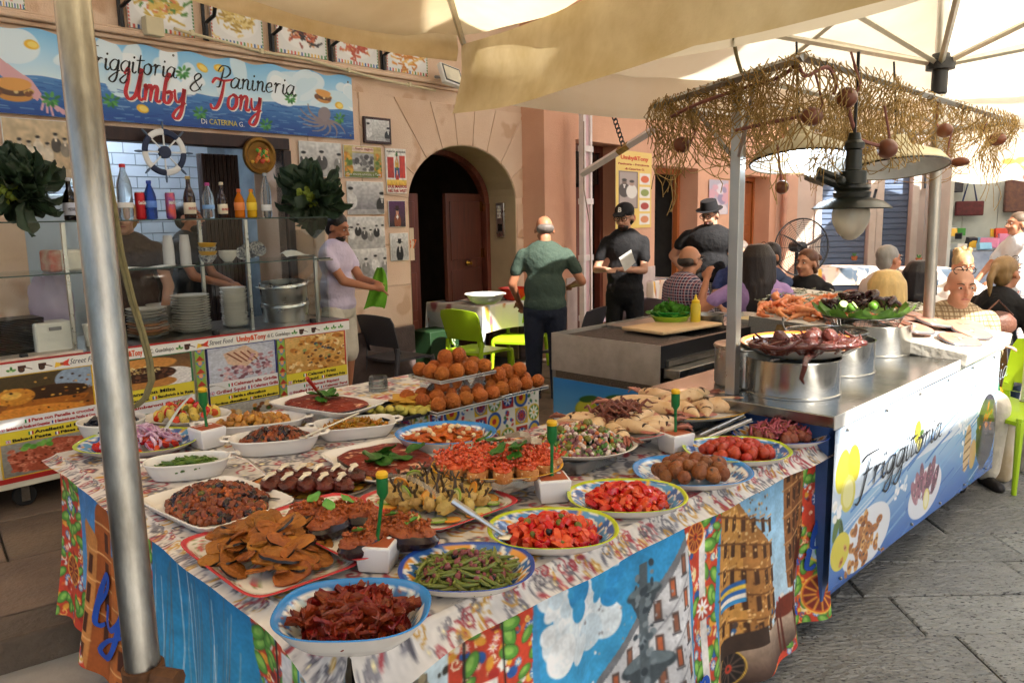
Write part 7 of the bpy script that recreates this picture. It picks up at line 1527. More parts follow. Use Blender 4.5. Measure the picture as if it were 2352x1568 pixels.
for k, (px, py, hpx, tx, ty, lb) in enumerate(((870, 1300, 42, 885, 1085, 'white fly fan with green stem in front of the fried aubergines'), (1268, 1145, 37, 1268, 968, 'white fly fan with green stem beside the bruschetta'), (1551, 1036, 31, 1551, 896, 'white fly fan with green stem among the squid and meatballs'), (478, 1024, 31, 463, 892, 'white fly fan with green stem by the white casseroles'))):
 p = onz(px, py, TZ+.004); d = (p-Vector((0, 0, CAM_H))).dot(FWD); s_ = hpx/FPX*d/.046; t = thing('fly_fan', lb, 'fly repellent fan', p, R(20*k-10)); t.scale = (s_,)*3
 ob('base_box', G().lathe([(0, 0), (.052, 0), (.056, .004), (.066, .064), (.062, .068), (0, .0678)], 4, (0, 0, 0), Matrix.Rotation(R(45), 3, 'Z')), m_fw, t, bevel=.012); ob('label_plate', G().box(-.039, .039, -.039, .039, .0682, .0692), m_fb, t, bevel=.008); ob('button', G().lathe([(.0065, .0692), (.0065, .0705), (0, .0705)], 12, (.024, .018, 0)), m_fw, t); text('lettering', 'STOPMOSCA', .007, m_fw, t, (-.032, .02, .0694), (0, 0, 0))
 top = aty(tx, ty, p.y+.0); hz = (top.z-p.z)/s_; dx = (top.x-p.x)/s_*.7
 ob('stem', G().tube([(0, 0, .057), (0, 0, .075), (dx*.4, 0, hz*.5), (dx*.9, 0, hz-.06)], [.008, .005, .0045, .0055], 10), m_fg, t); ob('motor', G().lathe([(.006, hz-.066), (.0145, hz-.05), (.0145, hz-.012), (.010, hz-.010)], 16, (dx, 0, 0)), m_fg, t); ob('cap', G().lathe([(.0145, hz-.010), (.0155, hz-.002), (.012, hz+.004), (0, hz+.005)], 16, (dx, 0, 0)), m_fy, t)
 for s2_ in (-1, 1):
  a = R((-10, 20, 5, 25)[k]); P = np.zeros((8, 3, 3))
  for i in range(8):
   u = i/7; rr = .012+.14*u
   for j in range(3): v = j-1; P[i, j] = (dx+s2_*(rr*math.cos(a))-v*.012*math.sin(a), s2_*rr*math.sin(a)+v*.012*math.cos(a), hz-.004+.012*math.sin(u*2)-.05*u*u)
  ob('fan_blade', gridmesh('fan_blade', P, m_fl), None, t)
def tool(name, label, a, b, wid=.02, cat='tongs', steel=m_steel):
 t = thing(name, label, cat); m_ = a.lerp(b, .4)
 ob('handle', G().tube([a, m_], [.011, .010], 8), m_white if cat == 'spoon' else steel, t); ob('shaft', G().tube([m_, b], [.0075, .006], 8), steel, t); ob('head', G().ell(b, (.028, .02, .007), 12, 6), steel, t); return t
tool('serving_spoon', 'steel handled spoon reaching into the tomato and olive plate', onz(1040, 1150, TZ+.115), onz(1165, 1232, TZ+.03), cat='serving tool')
for k, (x0, y0, x1, y1) in enumerate(((1058, 1020, 1160, 1003), (1050, 1030, 1185, 1015))):
 t = thing('serving_fork', 'wide steel serving fork on the bruschetta, %s' % ('upper one', 'lower one')[k], 'serving fork'); a, b = onz(x0, y0, TZ+.12), onz(x1, y1, TZ+.14); ob('handle', G().tube([a, b], [.008, .012], 8, flat=.4), m_steel, t); d = (b-a).normalized(); n_ = Vector((-d.y, d.x, 0)); ob('fork_plate', G().add([b-n_*.012, b+n_*.012, b+d*.05+n_*.035, b+d*.05-n_*.035, b-n_*.012+Vector((0, 0, .004)), b+n_*.012+Vector((0, 0, .004)), b+d*.05+n_*.035+Vector((0, 0, .004)), b+d*.05-n_*.035+Vector((0, 0, .004))], [(0, 1, 2, 3), (4, 7, 6, 5), (0, 4, 5, 1), (1, 5, 6, 2), (2, 6, 7, 3), (3, 7, 4, 0)]), m_steel, t)
 for j in range(5): e = b+d*.05+n_*(-.03+j*.015); ob('tine', G().tube([e, e+d*.035-Vector((0, 0, .008))], [.0035, .0015], 6), m_steel, t)
for k, (x0, y0, x1, y1) in enumerate(((1605, 1000, 1705, 955), (1625, 1005, 1722, 965))):
 t = thing('serving_scoop', 'long flat steel scoop beside the onion meatballs, %s' % ('rear one', 'front one')[k], 'scoop'); a, b = onz(x0, y0, TZ+.03), onz(x1, y1, TZ+.07); ob('blade', G().tube([a, a.lerp(b, .5), b], [.012, .02, .02], 8, flat=.15), m_steel, t); ob('rim', G().tube([a+Vector((0, -.015, .008)), b+Vector((0, -.02, .01))], .004, 6), m_steel, t)
t = thing('plastic_tongs', 'clear plastic serving tongs leaning across the potato salad', 'tongs'); a, b = onz(380, 985, TZ+.07), onz(440, 905, TZ+.14); ob('tong_arm', G().tube([a, a.lerp(b, .5)+Vector((0, 0, .01)), b], [.008, .006, .006], 8, flat=.5), M('pale_plastic', '#b8c4c4', .3), t)
# ================================================================== people
def cap(g, a, b, ra, rb, n=10):
 a, b = Vector(a), Vector(b); d = (b-a)
 if d.length < 1e-6: d = Vector((0, 0, .001))
 u = d.normalized()
 g.tube([a-u*ra*.98, a-u*ra*.7, a, b, b+u*rb*.7, b+u*rb*.98], [ra*.15, ra*.7, ra, rb, rb*.7, rb*.15], n)
def ik(s_, h_, l1, l2, pole):
 d = h_-s_; L = min(d.length, (l1+l2)*.995); u = d.normalized(); a = (l1*l1-l2*l2+L*L)/(2*L); hh = math.sqrt(max(0, l1*l1-a*a))
 p = Vector(pole); p = p-u*p.dot(u); p = p.normalized() if p.length > 1e-5 else Vector((0, 0, -1)); return s_+u*a+p*hh, s_+u*L
def vox(name, g, mat, parent, size=.009, smooth=3):
 o = ob(name, g, mat, parent, smooth=False); m_ = o.modifiers.new('Remesh', 'REMESH'); m_.mode = 'VOXEL'; m_.voxel_size = size; m_.use_smooth_shade = True
 if smooth: m2 = o.modifiers.new('Smooth', 'SMOOTH'); m2.iterations = smooth; m2.factor = .5
 return o
SKIN = {'a': M('skin_a', '#c08a6a', .5, col2='#b47a5c', scale=6, sss=.05), 'b': M('skin_b', '#b67c5c', .5, col2='#a86c4e', scale=6, sss=.05), 'c': M('skin_c', '#c99a80', .5, col2='#bd8a70', scale=6, sss=.05)}
m_lip_ = M('lips', '#9a4f48', .4); m_eye = M('eye_white', '#ddd8d2', .2); m_iris = M('iris', '#2a1a12', .15)
def hairm(c): return M('hair_'+c, c, .45, var=.2, scale=6, stretch=(6, 6, .9), bump=.25, bscale=30)
def cloth(key, c, **k): return M('cloth_'+key, c, .85, var=.12, scale=5, bump=1., bscale=13, **k)
def person(label, hx_, hy_, Y, bearing, seat=False, ground=0., skin='a', shirt=None, sleeve=.5, trs=None, leg=1., hair=None, hstyle='short', head=(0, 0), lean=0., hl=None, hr=None, pl_=(-.6, -.3, -1), pr_=(.6, -.3, -1), build=1., neckz=None, beard=None, glasses=None):
 hc = aty(hx_, hy_, Y); top = hc.z+.115
 if seat: sc_ = 1.; zoff = hc.z-1.23
 else: sc_ = (top-ground)/1.75; zoff = 0
 t = thing('person', label, 'person', (hc.x, hc.y, ground if not seat else zoff), -R(bearing)); t.scale = (sc_,)*3
 V = Vector; B = build
 pz = .50 if seat else .95; ln = lambda z: (z-pz)*math.tan(lean)
 pel = V((0, 0, pz)); ch = V((0, ln(pz+.38), pz+.38)); nk = V((0, ln(pz+.53)+.005, pz+.53)); hd = V((0, ln(pz+.66)+.03, pz+.675))
 off = V((-hd.x, -hd.y, 0)) ;
 if seat: pass
 HM = rotm(-head[1], 0, -head[0]) if True else None
 g = G(); H = lambda v: hd+HM @ (V(v)*1.07)
 for c, r_ in (((0, -.012, .028), (.074, .094, .088)), ((0, .028, -.045), (.056, .058, .066)), ((0, .068, -.088), (.024, .018, .016)), ((0, .074, .036), (.046, .016, .012)), ((.078, -.005, -.012), (.010, .02, .03)), ((-.078, -.005, -.012), (.010, .02, .03)), ((.032, .06, -.028), (.024, .024, .022)), ((-.032, .06, -.028), (.024, .024, .022))): g.ell(H(c), r_, 16, 12, HM)
 g.tube([H((0, .082, .03)), H((0, .098, .0)), H((0, .114, -.022)), H((0, .095, -.034))], [.009, .011, .015, .008], 8)
 cap(g, nk-V((0, .01, .05)), H((0, -.01, -.06)), .056*B, .05*B)
 sh = {s_: V((s_*.185*B, ln(pz+.48), pz+.475)) for s_ in (-1, 1)}
 g.ell(ch+V((0, 0, .02)), (.155*B, .095*B, .17), 16, 12); g.ell(pel+V((0, 0, .06)), (.145*B, .10*B, .15), 16, 12)
 hands = {-1: hl, 1: hr}; el = {}; wr = {}
 for s_ in (-1, 1):
  tgt = V(hands[s_]) if hands[s_] else V((s_*.27*B, .06+ln(pz-.05), pz-.12 if not seat else pz+.16))
  if hands[s_] is None and seat: tgt = V((s_*.12, .28, pz+.16))
  el[s_], wr[s_] = ik(sh[s_], tgt, .285, .25, pl_ if s_ < 0 else pr_)
  cap(g, sh[s_]-V((s_*.02, 0, .02)), el[s_], .04*B, .038*B); cap(g, el[s_], wr[s_], .038*B, .026)
  d = (wr[s_]-el[s_]).normalized(); sd_ = d.cross(V((0, 0, 1))); sd_ = sd_.normalized() if sd_.length > .1 else V((1, 0, 0)); cu = sd_.cross(d)
  pm = wr[s_]+d*.045; g.ell(pm, (.021, .047, .034), 10, 8, Matrix((cu, d, sd_)).transposed())
  for k in range(4):
   b0 = wr[s_]+d*.078+sd_*(-.027+.018*k); L_ = (.062, .072, .068, .052)[k]; m1 = b0+d*L_*.55-cu*.012; cap(g, b0, m1, .0092, .0085, 6); cap(g, m1, m1+d*L_*.35-cu*.022, .0085, .0075, 6)
  tb = wr[s_]+d*.03-sd_*.032*s_*0+sd_*(-.034); cap(g, tb, tb+d*.035-sd_*.022-cu*.01, .011, .0095, 6); cap(g, tb+d*.035-sd_*.022-cu*.01, tb+d*.06-sd_*.024-cu*.022, .0095, .008, 6)
 kn = {}; an = {}
 for s_ in (-1, 1):
  hp = pel+V((s_*.09*B, 0, -.01))
  kn[s_] = V((s_*.11, .42, pz-.0)) if seat else V((s_*.105, .02, .50)); an[s_] = V((s_*.11, .38, .08-(zoff if seat else 0))) if seat else V((s_*.11, -.03, .09))
  cap(g, hp, kn[s_], .078*B, .055*B); cap(g, kn[s_], an[s_], .056*B, .036*B); cap(g, an[s_]+V((0, -.03, -.05)), an[s_]+V((0, .13, -.065)), .034, .028)
 vox('body', g, SKIN[skin], t, .0125, 1)
 for s_ in (-1, 1):
  e = ob('eye', G().ell(H((s_*.031, .081, .010)), (.0115, .007, .0068), 10, 8, HM), m_eye, t); ob('iris', G().ell(H((s_*.030, .0865, .010)), .0062, 8, 6), m_iris, e)
  ob('eyebrow', G().tube([H((s_*.014, .088, .030)), H((s_*.03, .09, .037)), H((s_*.05, .078, .031))], [.0035, .0045, .002], 6), hairm(beard or hair or '#3a2a20'), t)
 ob('mouth', G().tube([H((-.024, .084, -.056)), H((-.01, .093, -.053)), H((.01, .093, -.053)), H((.024, .084, -.056))], [.002, .0065, .0065, .002], 8, flat=.7), m_lip_, t)
 if shirt is not None:
  g = G(); z0 = pz-(.02 if seat else .06)
  g.ell(ch+V((0, 0, .03)), (.185*B, .122*B, .185), 20, 14); g.ell(V((0, ln(pz+.15), pz+.16)), (.172*B, .128*B, .2), 20, 14); g.ell(pel+V((0, 0, .03)), (.178*B, .135*B, .11), 20, 12); cap(g, sh[-1]+V((.05, 0, -.005)), sh[1]+V((-.05, 0, -.005)), .052*B, .052*B); cap(g, nk-V((0, .005, .075)), nk-V((0, 0, .02)), .085, .062)
  for s_ in (-1, 1):
   if sleeve <= 1: e_ = sh[s_].lerp(el[s_], sleeve); cap(g, sh[s_]-V((s_*.012, 0, .012)), e_, .056*B, .055*B)
   else: cap(g, sh[s_]-V((s_*.012, 0, .012)), el[s_], .056*B, .049*B); cap(g, el[s_], el[s_].lerp(wr[s_], sleeve-1), .052*B, .042*B)
  vox('shirt', g, shirt, t, .015, 9)
 if trs is not None:
  g = G(); g.ell(pel+V((0, 0, -.02)), (.168*B, .125*B, .12), 18, 12)
  for s_ in (-1, 1):
   hp = pel+V((s_*.09*B, 0, -.01)); kk = kn[s_];
   if leg <= .5: cap(g, hp, hp.lerp(kk, leg*2), .097*B, .09*B)
   else: cap(g, hp, kk, .094*B, .074*B); cap(g, kk, kk.lerp(an[s_], leg*2-1), .074*B, .06*B)
  vox('trousers', g, trs, t, .017, 6)
  for s_ in (-1, 1): g = G(); cap(g, an[s_]+V((0, -.04, -.055)), an[s_]+V((0, .15, -.06)), .042, .036); vox('shoe', g, M('shoe_dark', '#241f1e', .5), t, .016, 2)
 if hstyle and hair:
  hm = hairm(hair); g = G()
  if hstyle == 'fringe': g.ell(H((0, -.045, -.004)), (.082, .066, .05), 16, 10, HM)
  else: g.ell(H((0, -.024, .044)), (.084, .098, .084), 18, 14, HM); g.ell(H((0, -.05, -.01)), (.078, .058, .08), 14, 10, HM)
  r = random.Random(int(hx_))
  if hstyle in ('long', 'bob'):
   L_ = .42 if hstyle == 'long' else .24
   for k in range(15):
    a = R(-115+k*16.4); x, y = .088*math.sin(a), -.03-.078*math.cos(a); b = H((x, y, .03)); cap(g, H((x*.6, y*.6-.01, .09)), b, .03, .032, 8); e = V((b.x*1.12, b.y-.02-.03*math.cos(a), b.z-L_*r.uniform(.85, 1.05))); cap(g, b, b.lerp(e, .5)+V((r.uniform(-.012, .012), r.uniform(-.01, .01), 0)), .034, .03, 8); cap(g, b.lerp(e, .5), e, .03, .014, 8)
  if hstyle == 'bun':
   for k in range(26): a = r.uniform(0, 6.28); p = H((.05*math.cos(a), -.10+.045*math.sin(a), .0+r.uniform(-.1, .06))); g.ell(p, r.uniform(.018, .032), 8, 6)
  if hstyle == 'pony':
   b = H((0, -.11, .045)); g.ell(b, .03, 10, 8); cap(g, b, b+V((0, -.05, -.08)), .03, .026); cap(g, b+V((0, -.05, -.08)), b+V((0, -.04, -.2)), .026, .01)
  if hstyle == 'up':
   for k in range(22): a = r.uniform(0, 6.28); g.ell(H((.05*math.cos(a), -.05+.05*math.sin(a), .10+r.uniform(-.03, .03))), r.uniform(.02, .03), 8, 6)
  vox('hair', g, hm, t, .0105, 1)
 if beard: g = G(); g.ell(H((0, .042, -.066)), (.052, .052, .048), 14, 10, HM); vox('beard', g, hairm(beard), t, .008, 1)
 if glasses:
  gz = .012 if glasses != 'top' else .1; gy = .098 if glasses != 'top' else .03; gg = ob('glasses', G().tube([H((-.076, .0, gz+.006)), H((-.066, gy-.01, gz+.004)), H((.066, gy-.01, gz+.004)), H((.076, .0, gz+.006))], .0022, 6), M('glasses_frame', '#241c18', .3), t)
  for s_ in (-1, 1): ob('lens', G().tube([H((s_*.033+.025*math.cos(a), gy, gz+.021*math.sin(a))) for a in [k*math.pi/8 for k in range(17)]], .0028, 5, False), M('glasses_frame', '#241c18'), gg)
 return t, H, hd, HM
blackc = cloth('black', '#151417'); navyt = cloth('navy', '#1d2230'); jeans = cloth('jeans', '#4a5a70'); beige = cloth('beige', '#cfc6b4')
def checkmat(key, c0, c1, c2, s1=28., s2=60.):
 if key in MATS: return MATS[key]
 m = M(key, c0, .85, bump=.3, bscale=9); n = m.node_tree.nodes; L = m.node_tree.links; tc = n.new('ShaderNodeTexCoord'); b = n['Principled BSDF']; base = b.inputs['Base Color'].links[0].from_socket
 for ax, s_, c in (('X', s1, c1), ('Z', s1, c1), ('X', s2, c2), ('Z', s2, c2)):
  wv = n.new('ShaderNodeTexWave'); wv.bands_direction = ax; wv.inputs['Scale'].default_value = s_*.16; rp = n.new('ShaderNodeValToRGB'); rp.color_ramp.elements[0].position = .80; rp.color_ramp.elements[1].position = .86; mx = n.new('ShaderNodeMix'); mx.data_type = 'RGBA'; mx.inputs['B'].default_value = (*hx(c), 1)
  mt = n.new('ShaderNodeMath'); mt.operation = 'MULTIPLY'; mt.inputs[1].default_value = .7
  L.new(tc.outputs['Object'], wv.inputs['Vector']); L.new(wv.outputs['Fac'], rp.inputs[0]); L.new(rp.outputs[0], mt.inputs[0]); L.new(mt.outputs[0], mx.inputs['Factor']); L.new(base, mx.inputs['A']); base = mx.outputs['Result']
 L.new(base, b.inputs['Base Color']); return m
plaid = checkmat('plaid_red', '#26304e', '#8a2c34', '#c9b8c0', 40, 83); plaid2 = checkmat('plaid_beige', '#c9b594', '#6b5238', '#8a7050', 66, 97); shortp = checkmat('pattern_short', '#e2dcd8', '#4a4448', '#5a5458', 90, 90)
person('woman in brown t-shirt with short fair hair behind the glass counter', 287, 500, 5.35, 165, ground=.12, skin='c', shirt=cloth('brown', '#4a3c36'), trs=navyt, hair='#b08a4c', hl=(-.22, .2, .95), hr=(.22, .2, .95), build=1.05)
person('man in dark t-shirt seen from the side inside the shop', 425, 500, 6.15, 95, ground=.12, skin='b', shirt=cloth('dark', '#1c1d20'), trs=navyt, hair='#1a1614', beard='#1a1614', hr=(.1, .35, 1.1), hl=(-.1, .3, 1.1))
lv = person('man in lavender t-shirt and pale shorts wringing a green cloth beside the cart', 768, 524, 6.15, 105, ground=.12, skin='b', shirt=cloth('lavender', '#d8cbe2'), trs=beige, leg=.46, hair='#1d1613', beard='#1d1613', hl=(-.03, .33, 1.16), hr=(.06, .36, 1.12), head=(.1, .35), build=1.1)
P = np.zeros((16, 9, 3)); wrp = lv[0].location+Vector((.33, .02, 1.10))
for i in range(16):
 for j in range(9): u, v = i/15, j/8-.5; P[i, j] = (-.06*u*u+v*(.05+.2*u*(1-.45*u)), .03*math.sin(v*11+u*4)+.02*u, .05-.30*u+.05*abs(v)*math.sin(u*5))
tag(ob('green_cloth', gridmesh('green_cloth', P, cloth('greenrag', '#6fae2c')), None, None, wrp), 'bright green cloth held by the man beside the cart', 'cloth')
person('balding man in dark green t-shirt standing with his back to the street', 1250, 528, 6.6, 2, skin='b', shirt=cloth('darkgreen', '#3c4c41'), trs=navyt, hair='#6b625c', hstyle='fringe', head=(-.2, .35), lean=.05, hl=(-.24, .22, .98), hr=(.26, .25, 1.12), build=1.1, sleeve=.6)
cm = person('young man in black t-shirt and lettered cap holding a paper slip', 1436, 498, 7.3, 200, skin='c', shirt=blackc, trs=cloth('blackt', '#121214'), hair='#17120f', beard='#2a1d16', head=(.15, .2), hl=(-.02, .26, 1.17), hr=(.12, .26, 1.17), glasses='y', sleeve=.62)
def onhead(cm, fn, name, mat, sub=None): t, H, hd, HM = cm; return fn(t, H, HM)
t, H, hd, HM = cm; g = G(); g.ell(H((0, -.012, .062)), (.088, .104, .075), 18, 12, HM); g.tube([H((0, .07, .058)), H((0, .115, .05)), H((0, .155, .04))], [.07, .066, .04], 16, flat=.12); cp = ob('cap', g, M('cap_black', '#131216', .8), t)
o = text('lettering', 'B', .06, M('letter_white', '#e8e6e0', .6), cp, (0, 0, 0), bold=.002); o.location = H((.02, .098, .07)); o.rotation_euler = (R(75), 0, R(180)-.15)
tag(ob('paper_slip', G().add([(0, 0, 0), (.1, -.03, .07), (.14, -.02, -.04), (.05, .0, -.12), (.0, .012, .0), (.1, -.018, .07), (.14, -.008, -.04), (.05, .012, -.12)], [(0, 1, 2, 3), (7, 6, 5, 4), (0, 4, 5, 1), (1, 5, 6, 2), (2, 6, 7, 3), (3, 7, 4, 0)]), m_white, None, aty(1422, 592, 6.95)), 'folded white paper slip in the hands of the young man', 'paper')
ht = person('stout man in black t-shirt and brimmed hat with patterned shorts', 1632, 492, 8.3, 205, skin='c', shirt=blackc, trs=shortp, leg=.5, hair='#1d1613', beard='#2a2018', head=(.25, .3), hr=(.26, -.05, 1.0), pr_=(1, -.3, 0), hl=(-.3, .05, .85), build=1.3, glasses='y')
t, H, hd, HM = ht; ob('hat', G().lathe([(.135, .062), (.14, .066), (.092, .07), (.09, .10), (.082, .155), (.06, .165), (0, .158)], 24, hd, HM), M('felt_black', '#17161a', .9), t)
person('balding man in red and blue plaid shirt sitting with his back turned', 1562, 584, 6.5, 62, True, skin='a', shirt=plaid, sleeve=1.5, trs=navyt, hair='#3d342e', hstyle='fringe', beard='#4a4038', glasses='y', lean=.12, build=1.12)
person('grey bearded man in blue shirt half hidden by the steel post', 1700, 568, 7.9, 205, True, skin='c', shirt=cloth('blue', '#3d4a80'), trs=navyt, hair='#6b6058', beard='#a09890')
person('woman in purple t-shirt with long dark hair seen from behind', 1742, 582, 5.9, 8, True, skin='b', shirt=cloth('purple', '#a585b8'), sleeve=.55, trs=jeans, hair='#241a18', hstyle='long', hl=(-.36, .12, 1.02), hr=(.28, .2, .8), pl_=(-.8, -.2, -1), build=1.05)
person('man with sunglasses on his head beyond the long haired woman', 1772, 575, 7.0, 235, True, skin='b', shirt=cloth('teal', '#3d4a6a'), trs=navyt, hair='#2a1f1a', beard='#2a1f1a', glasses='top', hl=(-.1, .3, 1.05))
vg = person('smiling woman in black t-shirt with curly brown hair facing left', 1857, 590, 6.9, 232, True, skin='a', shirt=blackc, sleeve=.5, trs=jeans, hair='#5d3820', hstyle='bun', build=1.1)
t, H, hd, HM = vg; o = text('lettering', 'VOGUE', .075, M('letter_rust', '#8a4a34', .6), t, (.13, .15, .80), (R(82), 0, R(180)), bold=.001, fit=.27)
person('grey haired man in white t-shirt turned to the right', 2022, 583, 6.7, 72, True, skin='b', shirt=cloth('whitet', '#e9dcd6'), sleeve=.7, trs=navyt, hair='#8d8984', beard='#b0aaa2', lean=.1, build=1.1)
person('woman with straight blonde hair seen from behind', 2038, 643, 5.5, 12, True, skin='c', shirt=cloth('creamtop', '#e6dcc4'), trs=jeans, hair='#d3b274', hstyle='bob')
person('woman with long black hair and white top beside the umbrella pole', 2113, 618, 6.3, 40, True, skin='b', shirt=cloth('whitetop', '#e6e0da'), sleeve=.12, trs=jeans, hair='#19151a', hstyle='long')
person('bald man in checked shirt resting folded arms on the table', 2184, 634, 5.0, 184, True, skin='c', shirt=plaid2, sleeve=.95, trs=beige, hair=None, hstyle=None, head=(.1, .12), lean=.16, hl=(.10, .30, .80), hr=(-.10, .33, .83), pl_=(-1, .2, -.5), pr_=(1, .2, -.5), glasses='top', build=1.18)
person('woman with upswept fair hair and white top straps behind the bald man', 2213, 597, 6.9, 205, True, skin='a', shirt=cloth('whitestrap', '#e3ddd6'), sleeve=.1, trs=jeans, hair='#a58a60', hstyle='up', head=(-.3, .1))
person('woman in black top with ponytail turned to the right', 2292, 612, 5.7, 68, True, skin='b', shirt=blackc, sleeve=1.6, trs=jeans, hair='#8a6c44', hstyle='pony', glasses='top', lean=.1)
person('street vendor in white shirt and patterned apron at the right edge', 2342, 515, 7.6, 265, skin='a', shirt=cloth('vendor', '#dfe3e8'), sleeve=.7, trs=checkmat('apron', '#d9cfc6', '#a8523a', '#3a6a8a', 60, 80), hair='#6b5a4a', hl=(-.1, .35, 1.05), hr=(.15, .35, 1.0))
# ================================================================== chairs, tables, fan
def chair_parts(mat):
 t = thing('plastic_chair', '', 'chair'); g = G(); n = 13; vs = []; fs = []
 for j in range(n):
  for i in range(9):
   u = i/8*2-1; v = j/(n-1); w_ = .215+.02*v-.05*max(0, v-.85)/.15*abs(u)*.5; vs.append((w_*u, -.20-.10*v+.035*(1-u*u)*-1+.03, .50+.34*v-.02*v*u*u))
 m_ = len(vs); vs += [(x, y+.012, z) for x, y, z in vs]
 for j in range(n-1):
  for i in range(8):
   a = j*9+i
   if j in (0, 1) and 1 <= i <= 6: continue
   fs += [(a, a+1, a+10, a+9), (m_+a, m_+a+9, m_+a+10, m_+a+1)]
 for j in range(n-1):
  for i in (0, 8): a = j*9+i; fs.append((a, a+9, m_+a+9, m_+a))
 for i in range(8):
  for j in (0, n-1): a = j*9+i; fs.append((a, a+1, m_+a+1, m_+a))
 ob('backrest', g.add(vs, fs), mat, t); g = G(); vs = []; fs = []
 for j in range(9):
  for i in range(9): u, v = i/8*2-1, j/8; vs.append(((.205+.02*v)*u, -.21+.44*v, .455-.012*(1-u*u)*(1-v)-.03*max(0, v-.85)/.15))
 m_ = 81; vs += [(x, y, z-.022) for x, y, z in vs]
 for j in range(8):
  for i in range(8): a = j*9+i; fs += [(a, a+1, a+10, a+9), (m_+a, m_+a+9, m_+a+10, m_+a+1)]
 for k in range(8):
  for a, b in ((k, k+1), (72+k, 73+k), (k*9, k*9+9), (k*9+8, k*9+17)): fs.append((a, b, m_+b, m_+a))
 ob('seat', g.add(vs, fs), mat, t)
 for sx in (-1, 1):
  ob('leg', G().tube([(sx*.205, .205, .44), (sx*.21, .215, .4), (sx*.225, .24, 0)], [.024, .022, .014], 8), mat, t); ob('leg', G().tube([(sx*.205, -.19, .55), (sx*.205, -.2, .40), (sx*.22, -.27, 0)], [.02, .022, .014], 8), mat, t)
 return t
CH = {k: M('chair_'+k, c, .4, var=.05) for k, c in (('lime', '#a3c41e'), ('grey', '#4b494d'), ('mauve', '#6a5a60'), ('yellow', '#d9951f'))}
first = {}
def chair(kind, px, py, bearing, label, Y=None, z=.0):
 p = onz(px, py, .45+z) if Y is None else aty(px, py, Y); loc = (p.x, p.y, z)
 if kind not in first: first[kind] = c = chair_parts(CH[kind]); c.location = loc; c.rotation_euler = (0, 0, -R(bearing)); c['label'] = label; c['group'] = 'plastic chairs'; return c
 return dup(first[kind], loc, -R(bearing), label, 'plastic chairs')
chair('grey', 915, 815, 40, 'dark grey plastic chair beside the man with the green cloth'); chair('lime', 1100, 800, 40, 'lime green plastic chair in front of the clothed table'); chair('lime', 1195, 772, 200, 'lime green plastic chair behind the clothed table', z=0); chair('grey', 1310, 800, 300, 'grey chair half hidden by the man in green')
chair('mauve', 1395, 728, 250, 'mauve grey chair by the doorway behind the capped man'); chair('grey', 1560, 700, 62, 'dark grey chair under the man in plaid', 6.35); chair('yellow', 1690, 700, 8, 'mustard yellow chair under the woman in purple', 5.75); chair('yellow', 2212, 720, 184, 'mustard yellow chair at the bald man table', 5.35); chair('grey', 2285, 700, 60, 'dark grey chair under the ponytailed woman', 5.55)
chair('lime', 2340, 800, 250, 'lime green chair at the right edge beside the counter', 4.7); chair('yellow', 1935, 640, 250, 'pale orange chair of the woman in black', 7.15); chair('grey', 2060, 660, 12, 'grey chair under the blonde woman', 5.4); chair('grey', 2020, 650, 75, 'grey chair under the man in white', 6.6); chair('mauve', 1480, 690, 20, 'mauve chair beside the cactus table', 8.0)
def table(label, px, py, Yz, lx, ly, z, ang, kind, name='cafe_table'):
 p = onz(px, py, z); t = thing(name, label, 'table', (p.x, p.y, 0), ang)
 ob('tabletop', G().box(-lx, lx, -ly, ly, z-.03, z-.004), M('table_wood', '#8a6b4c'), t)
 for sx in (-1, 1):
  for sy in (-1, 1): ob('leg', G().box(sx*(lx-.05)-.018, sx*(lx-.05)+.018, sy*(ly-.05)-.018, sy*(ly-.05)+.018, 0, z-.031), m_black, t)
 W_, H_ = int(lx*170), int(ly*170); cv = Cv(W_, H_, ('#dfd2c8', '#e6e6e8', '#d9c6ba')[kind]); r = random.Random(kind+px)
 for i in range(0, W_, 22): cv.rect(i, 0, i+7, H_, r.choice(('#b9c9d4', '#d9b08a', '#c98a7a', '#e6d8c0')), .6)
 cv.blobs(int(W_*H_/90), 0, 0, W_, H_, 1, 3, ('#c2703a', '#d8a53c', '#7a95a8', '#a8626a', '#5f7482'), 5)
 for k in range(5): x, y = r.uniform(12, W_-12), r.uniform(6, H_-6); cv.ell(x, y, 9, 3.4, '#4d5c6c', .5); cv.poly([(x+7, y+3), (x+13, y+3), (x+10, y+8)], '#4d5c6c')
 if kind == 1: cv = Cv(40, 30, '#eeeeec')
 d = .012
 def fn(U, V):
  x = (U-.5)*2; y = (V-.5)*2; ex = np.maximum(0, np.abs(x)*1.32-1)/.32; ey = np.maximum(0, np.abs(y)*1.4-1)/.4; dr = np.maximum(ex, ey)+.35*ex*ey
  X = np.sign(x)*np.minimum(np.abs(x)*1.32, 1.0)*(lx+.012)+.03*ex*np.sign(x)*np.sin(y*6); Yy = np.sign(y)*np.minimum(np.abs(y)*1.4, 1.0)*(ly+.012)+.03*ey*np.sign(y)*np.sin(x*6); return X, Yy, z+.002-.26*dr
 cl = sheet('tablecloth', cv, fn, m_cloth, None, t.location, (0, 0, ang)); tag(cl, 'cloth spread over the '+label[:60].replace(' with a fish print cloth', ''), 'tablecloth'); return t
table('square table with a fish print cloth in front of the arch', 1120, 688, 0, .50, .38, .78, FA.a, 0); table('diners table with a pink cloth between the women', 1850, 700, 0, .55, .4, .76, FB.a, 2); table('white table in front of the shutters', 1930, 612, 0, .5, .35, .76, 0, 0); table('white table beside the far stall', 2115, 615, 0, .4, .35, .76, 0, 0); table('bald man table with pale cloth', 2185, 712, 0, .38, .32, .76, FR.a, 2); table('small table with flowered cloth behind the capped man', 1470, 640, 0, .35, .35, .76, FB.a, 0)
